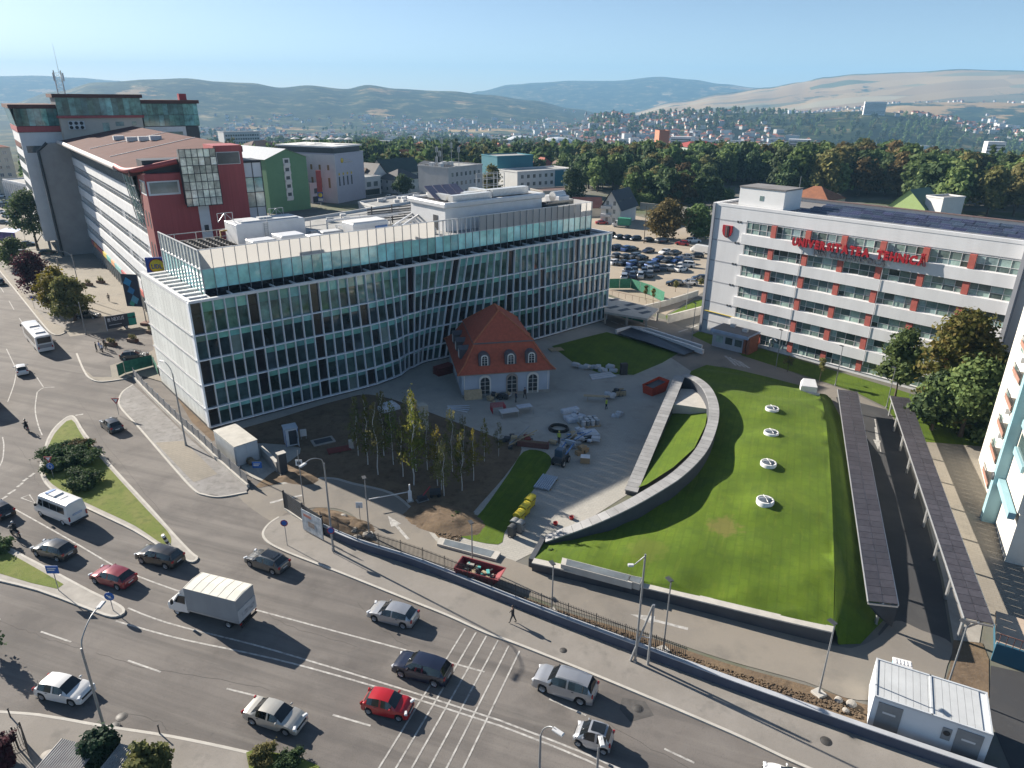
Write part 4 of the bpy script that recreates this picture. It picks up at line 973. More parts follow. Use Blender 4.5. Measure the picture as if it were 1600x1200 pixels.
carport('long solar carport roof along the foot of the grass mound',(1309,608),(1339,612),(1404,943),(1356,938),2.7,3.1,True) if False else None
carport('long solar carport roof along the foot of the grass mound',(1309,608),(1340,612),(1357,939),(1404,944),2.9,2.9,True)
carport('long solar carport roof beside the apartment yard, on white posts',(1391,618),(1421,622),(1507,965),(1553,975),2.7,3.0,False)
# ================================================================ burgundy office complex on the west side
burg = mat('burgundy_cladding',(.36,.07,.072),.6,.14,.8,stretch=(5,5,.15));burg_roof = mat('burgundy_roof',(.115,.058,.052),.9,.15,.3,spec=.15)
white_band = mat('white_band',(.66,.67,.68),.7,.09,.4);conc_wall = mat('raw_concrete',(.36,.352,.345),.9,.12,.35,bump=.1)
strip_gl = glass('strip_window',(.10,.12,.125),.12,rand=.7);blue_gl = glass('curtain_green',(.13,.29,.27),.06,rand=.5,var=.6);beige = mat('beige_render',(.52,.47,.41),.85,.06,.5)
warm_gl = glass('curtain_warm',(.70,.70,.58),.1,rand=.6,var=.6)
def red_complex():
 b = G(275,545);rz = R(36.97)
 root = thing('office_complex','burgundy and white office complex with slanted glass tops along the plaza','building',(b.x,b.y,0),rz)
 P = lambda name,m,*box: MB().box(*box).build(name,m,root)
 # long wing with ribbon windows
 P('wing_core',slate,1.0,15.4,6,97,0,29.2)
 zr = [4.8,8.6,12.4,16.2,20.0,23.6]
 for k,z in enumerate(zr): P('white_band',white_band,.45,.95,6.0,97,z,z+1.95)
 wm = {}
 for k,z in enumerate(zr[:-1]):
  for i in range(30):
   y0 = 6.1+i*3.03;kk = rnd.random() < .18 and k in (1,2,3)
   mm = white_band if kk else strip_gl;key = mm.name
   if key not in wm:
    w = MB().quad((0,2.95,0),(0,0,0),(0,0,1.7),(0,2.95,1.7)).mesh('window',mm)
    fr = MB()
    for y in (0.03,1.0,2.0,2.9): fr.box(-.06,0.02,y-.03,y+.03,0,1.7)
    fr.box(-.05,.02,0,2.95,.82,.88);wm[key] = (w,fr.mesh('window_frame',white_band))
   o = obj('window',wm[key][0],root,(.7,y0,z+2.05));obj('window_frame',wm[key][1],o)
 P('shop_front',glass('shop_glass',(.14,.15,.15),.1,var=.6),.6,.95,6,97,.4,3.4)
 mb = MB()
 for i in range(31): mb.box(.4,.62,6+i*3.02,6.14+i*3.02,.12,3.5)
 stuff(mb.build('shop_mullions',galv,root))
 cols = [(.12,.40,.36),(.65,.50,.08),(.50,.10,.08),(.70,.26,.05),(.45,.08,.08),(.20,.42,.42),(.72,.34,.16)]
 y = 8.0;i = 0
 while y < 92:
  ln = rnd.uniform(4,11);P('fascia_banner',mat('banner_%d' % (i % 7),cols[i % 7],.6,.15,.8),.25,.6,y,min(y+ln-.1,92),3.6,4.7);y += ln;i += 1
 # glazed attic below the eave
 for i in range(24):
  y0 = 14+i*3.4;MB().quad((.6,y0+3.3,25.7),(.6,y0,25.7),(-.3,y0,29.0),(-.3,y0+3.3,29.0)).build('attic_pane',strip_gl,root)
 for y0 in (6.3,9.0,11.6):
  MB().quad((.3,y0+2.5,20),(.3,y0,20),(-.8,y0,29.3),(-.8,y0+2.5,29.3)).build('corner_pane',blue_gl,root)
 mb = MB()
 for k in range(4):
  y0 = 6.2+k*2.7;mb.beam((.2,y0,19.8),(-.95,y0,29.4),.15,.15)
 for z in (22,24.4,26.8): mb.beam((.2-(z-20)*.115,6.2,z),(.2-(z-20)*.115,14.3,z),.12,.12)
 mb.build('corner_frame',galv,root)
 # roof: sheet rising to the east, thick rolled eave
 mb = MB();A = [(-1.6,3,29.6),(16,.4,33.0),(16,95,33.0),(-1.6,97,29.6)];mb.add(A+[(x,y_,z-.9) for x,y_,z in A],[(0,1,2,3),(7,6,5,4),(0,4,5,1),(1,5,6,2),(2,6,7,3),(3,7,4,0)])
 mb.build('roof',burg_roof,root)
 MB().tube([(-1.7,14,29.3),(-1.7,97,29.3)],.55,8).build('eave_roll',mat('pale_gutter',(.5,.46,.44),.6),root)
 MB().tube(smooth([(-1.6,15,29.5),(-1.75,6,29.5),(-.6,2.2,29.8),(2,.6,30.4),(5.2,.2,31.0)],4),.42,8).build('front_eave',burg,root)
 for x,y_ in ((7,62),(8,52),(9.5,47),(11,43)): MB().cbox((x,y_,29.6+(x+1.6)*.193),2.2,1.5,.9).build('roof_vent',dull_white,root)
 for y_ in (30,55): MB().beam((0,y_,30.0),(15.8,y_,33.08),.25,.1).build('roof_seam',dull_white,root)
 # burgundy front block
 P('front_wall',burg,0,15.7,0,6,0,29.2)
 P('front_wall_top',burg,11.1,15.7,.0,6.2,29.2,33.2);P('front_wall_recess',dark_metal,.3,11.1,1.6,6,29.2,31.2)
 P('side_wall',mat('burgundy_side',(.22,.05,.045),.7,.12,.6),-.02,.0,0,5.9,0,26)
 for k in range(4):
  for y_ in (1.2,3.6): P('slit_window',slate,-.06,-.021,y_,y_+.7,5+k*5.2,7.6+k*5.2)
 w = P('front_window',white_band,.2,5.0,-.08,-.001,25.9,28.1);MB().box(.5,4.7,-.12,-.081,26.2,27.9).build('pane',strip_gl,w);
 w2 = P('front_window',white_band,-.08,-.021,.2,4.5,25.9,28.1);MB().box(-.12,-.081,.5,4.2,26.2,27.9).build('pane',strip_gl,w2)
 w = P('front_window',white_band,11.4,15.2,-.08,-.001,30.2,32.2);MB().box(11.5,15.1,-.12,-.081,30.3,32.1).build('pane',strip_gl,w)
 P('bay_core',slate,5.4,10.9,-1.5,0,24.2,32.8)
 for c in range(6):
  for r_ in range(7):
   x0 = 5.3+c*.94;z0 = 24.0+r_*1.27;MB().box(x0+.04,x0+.9,-1.62,-1.51,z0+.04,z0+1.22).build('bay_pane',warm_gl,root)
 mb = MB()
 for c in range(7): mb.box(5.27+c*.94,5.34+c*.94,-1.7,-1.5,23.9,33)
 for r_ in range(8): mb.box(5.25,11,-1.7,-1.5,23.97+r_*1.27,24.05+r_*1.27)
 mb.build('bay_grid',dark_metal,root)
 s = P('white_strip',white_band,7.3,9.0,-.12,-.001,0,24);
 for z in (10,19.5): MB().box(7.8,8.5,-.16,-.121,z,z+1.1).build('strip_window',slate,s)
 # stair tower at the east end
 P('stair_core',slate,15.75,18.9,1.2,6,0,30.6)
 for c in range(2):
  for r_ in range(12): MB().box(15.8+c*1.6,17.3+c*1.6,1.05,1.18,.3+r_*2.5,2.7+r_*2.5).build('stair_pane',[warm_gl,blue_gl,white_band][(r_ % 3 if r_ > 7 else 2)],root)
 mb = MB()
 for c in range(3): mb.box(15.72+c*1.58,15.82+c*1.58,.95,1.05,0,30.6)
 for r_ in range(13): mb.box(15.72,19,.95,1.05,.2+r_*2.5,.3+r_*2.5)
 mb.build('stair_grid',dark_metal,root)
 # concrete blade and towers beyond
 mb = MB();mb.add([(-6.4,97,0),(.9,97,0),(.9,97,29.3),(-4.2,97,29.0),(-6.4,97,27.2),(-6.4,99.6,0),(.9,99.6,0),(.9,99.6,29.3),(-4.2,99.6,29.0),(-6.4,99.6,27.2)],[(0,1,2,3,4),(9,8,7,6,5),(0,5,6,1),(4,3,8,9),(3,2,7,8),(0,4,9,5),(1,6,7,2)])
 mb.build('concrete_blade',conc_wall,root)
 MB().tube([(-6.7,96.8,0),(-6.7,96.8,27.2),(-4.4,96.8,29.2)],.35,6).build('blade_edge',dark_metal,root)
 P('tower_wall',beige,0,19.6,99.7,112,25,35.0);P('tower_roof_lip',burg,-.4,20.1,99.2,112,35.0,35.6)
 for c in range(14):
  MB().box(-.2+c*1.43,1.2+c*1.43,99.4,99.6,35.65,40.0).build('tower_pane',blue_gl,root)
 P('tower_core',slate,-.1,19.7,99.65,112,35.6,40.0);P('tower_roof',burg_roof,-.8,20.4,98.8,112.5,40.0,40.9)
 ac = P('condenser_bank',dull_white,1.6,5.4,99.4,99.69,32.2,34.3);fm = MB().lathe([(0,0),(.42,0),(.44,.08)],14,axis='y').mesh('fan',black_rub)
 for i in range(3):
  for k in range(2): obj('fan',fm,ac,(2.2+i*1.25,99.36,32.7+k*1.05))
 for x,z,w_,h_ in ((9.6,31.6,1.6,2.2),(12.8,32.9,2.0,1.1),(16.9,33.0,1.0,1.0)): P('tower_window',win_glass,x,x+w_,99.62,99.69,z,z+h_)
 P('west_tower_wall',white_band,-9.5,.5,103,128,3.5,31.5);P('west_tower_core',slate,-9.3,.4,103.2,128,31.5,37.4);P('west_tower_sill',burg,-9.7,.6,102.7,128,31.6,33.0)
 for c in range(7): MB().quad((-9.6+c*1.45,102.9,33.1),(-8.2+c*1.45,102.9,33.1),(-8.2+c*1.45,102.2,37.3),(-9.6+c*1.45,102.2,37.3)).build('tower_pane',blue_gl,root)
 for c in range(12): MB().quad((-9.7,105+c*2.0,33.1),(-9.7,103.1+c*2.0,33.1),(-10.3,103.1+c*2.0,37.3),(-10.3,105+c*2.0,37.3)).build('tower_pane',blue_gl,root)
 P('west_tower_roof',burg_roof,-10.6,.2,101.8,128.5,37.4,38.3)
 for k in range(7):
  z = 5+k*3.7
  P('window',strip_gl,-8.6,-.3,102.93,102.99,z+21.5,z+23.2) if k == 0 else P('window',win_glass,-3.2,-1.6,102.93,102.99,z,z+1.7)
  P('ribbon_window',strip_gl,-9.56,-9.51,104,127,z,z+1.7)
 for k in range(6): P('column',conc_wall,-9+k*1.8,-8.4+k*1.8,103.4,104,0,3.5)
 P('east_tower_core',slate,20.6,35.5,104,114,32.5,38.6);P('east_tower_wall',white_band,20.6,31.5,103.9,114,25,32.4);P('east_mural',mat('yellow_mural',(.45,.42,.2),.7,.6,.5,col2=(.3,.42,.45)),20.7,30.5,103.8,103.89,28,31)
 P('east_tower_pier',slate,31.6,35.2,104.2,114,25,32.4);P('east_tower_roof',burg_roof,20.2,36,103,114.5,38.6,39.5);P('chimney',letter_red,31.5,33.5,106,108,39.5,41.2)
 for c in range(11):
  for r_ in range(2): MB().box(20.7+c*1.35,22.0+c*1.35,103.75,103.95,32.6+r_*3.0,35.5+r_*3.0).build('tower_pane',blue_gl,root)
 mb = MB()
 for x,y_ in ((1.6,106),(3.2,106),(1.6,107.6),(3.2,107.6)): mb.box(x-.07,x+.07,y_-.07,y_+.07,40.9,46.6)
 for z in range(41,46): mb.beam((1.6,106,z),(3.2,106,z+1),.07,.07).beam((3.2,107.6,z),(1.6,107.6,z+1),.07,.07).beam((1.6,106,z+1),(3.2,106,z+1),.07,.07)
 for x in (1.3,3.5): mb.box(x-.15,x+.15,105.8,106.1,44,46)
 mb.cone((2.8,106.8,46),(2.8,106.8,53),.05,.02,5);mb.build('antenna_mast',galv,root)
 # shop sign on the corner
 s = thing('shop_sign','blue box sign with yellow disc and letters at the burgundy corner','sign',b+Vector((.3,-1.6,.8)),rz-R(25))
 MB().box(-1.7,1.7,-.15,.15,12.7,15.6).build('board',mat('sign_blue',(.02,.06,.30),.5),s);MB().lathe([(0,0),(1.25,0),(1.25,.04)],24,axis='y').build('ring',letter_red,s,(0,-.2,14.15));MB().lathe([(0,0),(1.12,0),(1.12,.05)],24,axis='y').build('disc',mat('sign_yellow',(.75,.55,.02),.5),s,(0,-.24,14.15))
 text(s,'LIDL','sign',-.85,-.28,13.8,1.0,1.7,mat('sign_blue2',(.02,.06,.30),.5));MB().beam((0,.16,14),(1.0,1.6,14),.15,.15).build('bracket',galv,s)
red_complex()
# ================================================================ generic town buildings
def fit_win(w,h,mullion=True,frame=.06):
 mb = MB();mb.box(0,w,-.05,.02,0,h,0);mb.quad((frame,-.055,frame),(w-frame,-.055,frame),(w-frame,-.055,h-frame),(frame,-.055,h-frame),1)
 if mullion: mb.box(w/2-.03,w/2+.03,-.075,-.056,0,h,0)
 return mb
WINM = {}
def put_windows(root,face,W_,D_,z0,rows,cols,w,h,dz,m0=None,inset=1.0,skip=None):
 m0 = m0 or win_frame;k = (round(w,2),round(h,2),m0.name)
 if k not in WINM: WINM[k] = fit_win(w,h).mesh('window',[m0,strip_gl])
 n = W_ if face in 'fb' else D_
 for r_ in range(rows):
  for c in range(cols):
   if skip and skip(r_,c): continue
   u = inset+(n-2*inset)*(c+.5)/cols-w/2;z = z0+r_*dz
   if face == 'f': obj('window',WINM[k],root,(u,0,z))
   elif face == 'l': obj('window',WINM[k],root,(0,n-u,z),R(-90))
   else: obj('window',WINM[k],root,(W_,u,z),R(90))
def town(name,label,cat,fl,fr,depth,h,wall,roof=None,roofm=None,rh=3.0,over=.5,group=None,z0=0.0):
 """Building on the base pixels fl-fr with its depth away from the camera; roof: flat, gable (ridge across), gabled (ridge front to back), hip."""
 a,b = G(*fl),G(*fr);rz = frame2(a,b);W_ = (b-a).length
 root = thing(name,label,cat,(a.x,a.y,z0),rz,group)
 MB().box(0,W_,0,depth,-1,h).build('wall',wall,root)
 o = over;roofm = roofm or roof_felt
 if roof == 'flat':
  MB().box(-.15,W_+.15,-.15,.2,h,h+.5).box(-.15,W_+.15,depth-.2,depth+.15,h,h+.5).box(-.15,.2,.2,depth-.2,h,h+.5).box(W_-.2,W_+.15,.2,depth-.2,h,h+.5).build('parapet',wall,root)
  MB().box(.2,W_-.2,.2,depth-.2,h,h+.06).build('roof',roofm,root)
 elif roof == 'gable':
  y0,y1,ym = -o,depth+o,depth/2;e = h-.35*o
  mb = MB().add([(-o,y0,e),(W_+o,y0,e),(W_+o,ym,h+rh),(-o,ym,h+rh)],[(0,1,2,3)]).add([(W_+o,y1,e),(-o,y1,e),(-o,ym,h+rh),(W_+o,ym,h+rh)],[(0,1,2,3)])
  mb.add([(-o,y0,e-.2),(W_+o,y0,e-.2),(W_+o,y0,e),(-o,y0,e)],[(0,1,2,3)]).build('roof',roofm,root)
  MB().add([(0,0,h),(0,ym,h+rh-.05),(0,depth,h)],[(0,1,2)]).add([(W_,0,h),(W_,depth,h),(W_,ym,h+rh-.05)],[(0,1,2)]).build('gable_wall',wall,root)
 elif roof == 'gabled':
  xm = W_/2;e = h-.35*o
  MB().add([(-o,-o,e),(xm,-o,h+rh),(xm,depth+o,h+rh),(-o,depth+o,e)],[(0,3,2,1)]).add([(W_+o,-o,e),(xm,-o,h+rh),(xm,depth+o,h+rh),(W_+o,depth+o,e)],[(0,1,2,3)]).build('roof',roofm,root)
  MB().add([(0,0,h),(W_,0,h),(xm,0,h+rh-.05)],[(0,1,2)]).build('gable_wall',wall,root)
 elif roof == 'hip':
  k = min(W_,depth)/2;c = [(-o,-o,h-.2),(W_+o,-o,h-.2),(W_+o,depth+o,h-.2),(-o,depth+o,h-.2)]
  if W_ >= depth: r0,r1 = (k,depth/2,h+rh),(max(k+.1,W_-k),depth/2,h+rh);fs = [[c[0],c[1],r1,r0],[c[1],c[2],r1],[c[2],c[3],r0,r1],[c[3],c[0],r0]]
  else: r0,r1 = (W_/2,k,h+rh),(W_/2,depth-k,h+rh);fs = [[c[0],c[1],r0],[c[1],c[2],r1,r0],[c[2],c[3],r1],[c[3],c[0],r0,r1]]
  mb = MB()
  for f in fs: mb.add(f,[tuple(range(len(f)))])
  mb.build('roof',roofm,root)
 return root,W_,depth,h
terra = mat('terracotta_roof',(.30,.10,.055),.85,.2,.6,rand=.25);dark_roof = mat('dark_tile_roof',(.06,.055,.058),.7,.2,.6,rand=.2);brown_roof = mat('brown_tile_roof',(.14,.085,.07),.85,.2,.6,rand=.2)
green_wall = mat('green_render',(.12,.24,.13),.85,.06,.4);white_wall = mat('white_render',(.62,.62,.61),.85,.06,.4);lav = mat('lavender_panel',(.40,.41,.48),.6,.05,.5)
teal_wall = mat('teal_render',(.035,.17,.22),.8,.06,.4);cream_wall = mat('cream_render',(.55,.50,.42),.85,.08,.4);ochre = mat('ochre_render',(.45,.30,.12),.85,.1,.5)
def city_blocks():
 # green gable block
 r,w,d,h = town('apartment_block','green rendered apartment block with a central strip of white balconies','building',(424,334),(486,326),32,19.5,green_wall,'gabled',mat('pale_metal_roof',(.5,.52,.54),.5),3.2,.6)
 MB().box(w/2-1.4,w/2+1.4,-.1,-.001,4,19.4).build('balcony_strip',white_wall,r)
 for k in range(5): MB().box(w/2-1.3,w/2+1.3,-.5,-.101,4.6+k*3,5.6+k*3).build('balcony',white_wall,r);MB().box(w/2-.8,w/2+.8,-.14,-.101,5.7+k*3,6.9+k*3).build('window',slate,r)
 # bank block: lavender front, white flank, dark set-back floor
 r,w,d,h = town('bank_building','lavender and white bank block with dark set-back top floor','building',(529,318),(572,309),30,19,lav,'flat',deck_m)
 MB().box(-.12,-.001,0,30,0,19.4).build('white_flank',white_wall,r)
 MB().box(1.0,w-1,1,29,19.06,21.6).build('top_floor',slate,r);MB().box(.2,w-.2,.2,29.8,21.6,22.2).build('top_roof',white_wall,r)
 for i in range(7):
  x,y = rnd.uniform(2,w-2),4+i*3.4;um = MB().cone((x,y,22.2),(x,y,24.4),.06,.06,5);um.cone((x,y,24.2),(x,y,25.0),2.0,.05,8);um.build('terrace_parasol',white_wall,r)
 for i in range(4):
  for k in range(1): MB().box(1.6+i*2.8,2.4+i*2.8,-.06,-.001,6.8,10.4).build('slit_window',slate,r);MB().lathe([(0,0),(.55,0)],12,axis='y').build('window_disc',mat('bank_yellow',(.6,.45,.05),.6),r,(2+i*2.8,-.08,11.4))
 MB().lathe([(0,0),(1.0,0),(1.0,.05)],16,axis='y').build('logo',mat('bank_yellow',(.6,.45,.05),.6),r,(4.6,-.1,16.6))
 text(r,'BANCA','sign',6.2,-.1,16.6,.9,3.2,white_wall);text(r,'TRANSILVANIA','sign',6.2,-.1,15.5,.9,5.8,white_wall)
 for i in range(6):
  for k in range(2): MB().box(-.18,-.121,3+i*4.2,4.0+i*4.2,6+k*7,10+k*5).build('flank_window',mat('amber_window',(.25,.17,.06),.4),r)
 # low store with roof sign
 r,w,d,h = town('shop_building','low white shop building with dark windows below the bank','building',(487,318),(596,303),14,7.6,white_wall,'flat',deck_m)
 put_windows(r,'f',w,d,3.8,1,9,2.4,2.0,3,slate);MB().box(.5,w-.5,-.25,-.001,2.9,3.4).build('fascia',white_band,r);MB().box(1,w-1,-.08,-.002,.2,2.6).build('shop_glass',strip_gl,r)
 g = G(503,320);s = thing('sign_pylon','tall red sign pylon with small blue and yellow panel','sign',(g.x,g.y-1,0),R(10))
 MB().box(-1.0,1.0,-.25,.25,5.2,13.5).build('red_board',mat('pylon_red',(.40,.05,.04),.6),s);MB().box(-1.1,1.1,-.3,.3,1.5,5.1).build('blue_board',mat('sign_blue',(.02,.06,.30),.5),s)
 MB().lathe([(0,0),(.85,0),(.85,.05)],16,axis='y').build('disc',mat('sign_yellow',(.75,.55,.02),.5),s,(0,-.36,4.0));MB().box(-.9,.9,-.36,-.301,1.7,2.7).build('arrow_board',white_wall,s);MB().cone((0,0,0),(0,0,1.5),.2,.2,8).build('post',galv,s)
 # houses
 def house(lab,fl,fr,dp,h,wall,roof,rm,rh,win=(2,3),cat='house',side=None):
  r,w,d,hh = town('town_house',lab,cat,fl,fr,dp,h,wall,roof,rm,rh)
  put_windows(r,'f',w,d,1.2,win[0],win[1],1.1,1.4,2.9);
  if side: put_windows(r,side,w,d,1.2,win[0],3,1.1,1.4,2.9)
  return r
 house('ochre house with brown gable roof beside the bank',(566,300),(583,298),12,6.5,ochre,'gabled',brown_roof,4)
 house('white house with dark gable beside the ochre house',(584,301),(606,298),14,7.5,white_wall,'gabled',dark_roof,5)
 house('wide house under a dark green-black tiled roof with roof lights',(606,293),(660,287),14,6.5,cream_wall,'gable',mat('green_black_roof',(.035,.05,.045),.7,.2,.6),6,(2,5))
 house('white villa with dark brown hipped roof in front of the green-black roof',(622,303),(662,298),14,6,white_wall,'hip',dark_roof,4,(2,4),side='l')
 house('pale house with bright orange gable roof below the wood',(632,272),(660,271),12,8,mat('pale_blue_wall',(.45,.5,.55),.85,.06,.4),'gable',mat('orange_roof',(.5,.16,.07),.8,.12,.6),5,(2,3),side='l')
 house('brown-roofed cottage between orange roof and bank',(596,277),(622,275),10,5,cream_wall,'hip',brown_roof,3.5)
 house('low house with red-brown roof beside the teal block',(750,285),(776,284),12,4.5,ochre,'hip',terra,3.5)
 house('terracotta-roofed house behind the teal block',(846,281),(868,280),14,7,cream_wall,'hip',terra,4)
 house('brick-brown roofed house beside the terracotta house',(868,283),(892,282),12,6.5,cream_wall,'hip',brown_roof,4)
 house('small house with terracotta roof and white chimney in the trees',(948,274),(985,272),14,6,white_wall,'hip',terra,4)
 house('grey stuccoed house with clay roof behind the conifers',(925,285),(975,282),12,7,mat('grey_stucco',(.42,.39,.35),.85,.1,.4),'hip',brown_roof,3.5,(2,4))
 # mural office with antennas
 r,w,d,h = town('mural_office','grey office block with dark printed mural flank and roof antennas','building',(702,328),(754,319),16,15.5,mat('light_grey_render',(.46,.46,.46),.85,.08,.4),'flat',deck_m)
 put_windows(r,'f',w,d,2,4,7,1.3,1.7,3.4)
 a = to_local(r.location,r.rotation_euler.z,G(656,318));Lm = a.length;ang = math.atan2(a.y,a.x)
 mw = MB();nx,ny = a.x,a.y
 mw.add([(0,0,0),(nx,ny,0),(nx,ny,15.9),(0,0,15.9)],[(3,2,1,0)]);mw.add([(nx,ny,0),(nx+12,ny+8,0),(nx+12,ny+8,15.9),(nx,ny,15.9)],[(3,2,1,0)]);mw.add([(0,0,15.9),(nx,ny,15.9),(nx+12,ny+8,15.9),(12,8,15.9)],[(0,1,2,3)])
 mw.build('mural_wall',mat('mural_print',(.018,.02,.023),.6,.5,.35,col2=(.05,.05,.052)),r)
 def on_mural(u0,u1,z0,z1,m,nm='mural_band'):
  p = lambda u,z: (nx*u+.12*math.sin(ang)*-1*-1,ny*u-.12,z);MB().add([p(u0,z0),p(u1,z0),p(u1,z1),p(u0,z1)],[(3,2,1,0)]).build(nm,m,r)
 for k in range(4): on_mural(.98-.07*k,.62+.06*k,9.6-k*1.7,10.4-k*1.7,white_wall)
 on_mural(.42,.5,5,12.5,mat('mural_skin',(.4,.3,.27),.7));on_mural(.1,.17,7,8.6,mat('mural_orange',(.5,.16,.08),.7))
 for i in range(6):
  x,y = rnd.uniform(1,10),rnd.uniform(2,10);hh = rnd.uniform(4,11);mb = MB().cone((x,y,h),(x,y,h+hh),.14,.08,6)
  for k in range(3): mb.cbox((x+.4*math.cos(k*2.1),y+.4*math.sin(k*2.1),h+hh-2.4),.35,.3,2.0,k*2.1)
  mb.build('antenna_mast',galv,r)
 for i in range(5): MB().cbox((rnd.uniform(1,12),rnd.uniform(2,12),h+.06),1.8,1.4,1.6).build('roof_cabinet',dull_white,r)
 # teal and white block
 r,w,d,h = town('teal_block','teal slab block standing behind the white office','building',(777,304),(832,300),14,16.2,teal_wall,'flat',deck_m)
 for k in range(2): put_windows(r,'f',w,d,5+k*5.5,1,3,.5,1.0,3,slate,4)
 r,w,d,h = town('white_office','white office with square windows and teal end in front of the teal slab','building',(808,312),(894,304),14,11.2,white_wall,'flat',deck_m)
 put_windows(r,'f',w,d,2.2,3,9,1.5,1.6,3.2);MB().box(w*.66,w*.82,-.1,-.08,0,11.6).build('teal_panel',teal_wall,r)
 # dark roofed house by the car park
 r,w,d,h = town('gable_house','white house with steep dark roof beside the car park','house',(938,349),(968,352),15,5.2,white_wall,'gabled',mat('anthracite_roof',(.035,.038,.048),.6,.15,.6),6.2,.8)
 put_windows(r,'f',w,d,.9,3,2,1.0,1.5,2.8);
 for k in range(2): MB().box(.3,w*.55,-1.1,-.05,2.6+k*2.7,3.5+k*2.7).build('balcony',dull_white,r)
 for k in range(4):
  y = 2.5+k*3.2;xw = w*.78;zz = 5.2+6.2*(w-xw)/(w/2);MB().cbox((xw,y,zz-.25),.9,1.2,.5).build('roof_light',strip_gl,r)
 r,w,d,h = town('shed_house','low outbuilding with dark red roof beside the white gable house','house',(898,338),(940,338),10,3.4,cream_wall,'gable',mat('dark_red_roof',(.13,.045,.04),.8,.2,.6),3)
 r,w,d,h = town('grey_annexe','low grey flat-roofed annexe behind the glass office roof','building',(848,322),(902,318),10,5.5,mat('grey_stucco',(.42,.39,.35),.85,.1,.4),'flat',brown_roof);put_windows(r,'f',w,d,1.5,1,4,1.4,1.5,3)
 # behind the university
 r,w,d,h = town('chapel_house','house with terracotta hipped roof behind the university roof','house',(1228,326),(1290,334),14,5,cream_wall,'hip',terra,4.2)
 r,w,d,h = town('green_gable_house','lime green gable house behind the university solar panels','house',(1382,352),(1438,360),13,7,mat('lime_render',(.38,.50,.20),.85,.06,.4),'gabled',mat('green_metal_roof',(.07,.13,.09),.6),6,.5);put_windows(r,'f',w,d,1.2,2,3,1.1,1.4,2.9)
 r,w,d,h = town('white_dormer_house','white flat-topped house beside the lime green gable','house',(1436,358),(1462,363),10,11,white_wall,'flat')
 # supermarket sheds behind the glass office
 for i,(q,z,lab) in enumerate((([(432,352),(640,318),(700,322),(650,372),(520,400)],6.5,'flat grey supermarket roof with rooftop units behind the glass office'),([(560,318),(662,302),(690,312),(600,330)],5,'low white shed roof with parked cars beyond'))):
  p = [G(x,y,z) for x,y in q];t = thing('supermarket',lab,'building',(0,0,0))
  MB().prism(up_facing(p),-1,z,0).build('wall',white_wall,t);c = sum(p,Vector())/len(p);MB().prism(up_facing([c+(x-c)*.97 for x in p]),z,z+.1).build('roof',deck_m,t)
  mb = MB();mb = ribbon(mb,p+[p[0]],.4,z,z+.8);mb.build('parapet',white_wall,t)
  for k in range(9):
   e = p[0].lerp(p[1],rnd.uniform(.1,.9)).lerp(p[-1].lerp(p[2],.5),rnd.uniform(.1,.8));MB().cbox((e.x,e.y,z+.1),rnd.uniform(1,3),rnd.uniform(1,2),rnd.uniform(.6,1.4),.4).build('roof_unit',dull_white,t)
 # west edge
 r,w,d,h = town('west_block','pale apartment block with flat red-brown roof at the west edge','building',(-60,312),(34,305),20,20,cream_wall,'hip',terra,3);put_windows(r,'f',w,d,2,6,7,1.4,1.5,3)
 r,w,d,h = town('colonnade_block','low pale building with vertical fins in front of the west tower','building',(14,318),(58,330),16,9,white_band,'flat',deck_m)
 for k in range(12): MB().box(.4+k*w/12,.8+k*w/12,-.6,-.002,0,8.6).build('fin',white_band,r)
 def far(lab,fl,fr,dp,h,wall,roof,rm,rows,cols,rh=3,nm='town_block'):
  r,w,d,hh = town(nm,lab,'building',fl,fr,dp,h,wall,roof,rm,rh);put_windows(r,'f',w,d,1.5,rows,cols,1.6,1.6,3.0)
 far('long white block with pale roof seen over the burgundy roof',(352,228),(408,226),14,11,white_wall,'flat',deck_m,3,14)
 far('pale hipped block behind the green apartment block',(395,250),(440,247),14,9,cream_wall,'hip',brown_roof,2,8)
 far('grey block with flat roof among trees right of the mural office',(735,262),(765,261),12,6,white_wall,'flat',deck_m,2,6)
 far('small blue-grey block in front of the wood above the car park',(975,250),(1005,249),14,8,mat('pale_blue_wall',(.45,.5,.55),.85,.06,.4),'flat',deck_m,2,7)
 far('orange flat-faced building peeping over the wood',(1028,236),(1044,236),12,16,mat('orange_wall',(.5,.2,.12),.8),'flat',terra,2,3)
 far('long hall with red roof behind the wood',(1072,256),(1128,254),18,11,mat('pale_green_wall',(.4,.48,.42),.85),'hip',mat('red_roof',(.35,.06,.05),.7),1,8)
city_blocks()
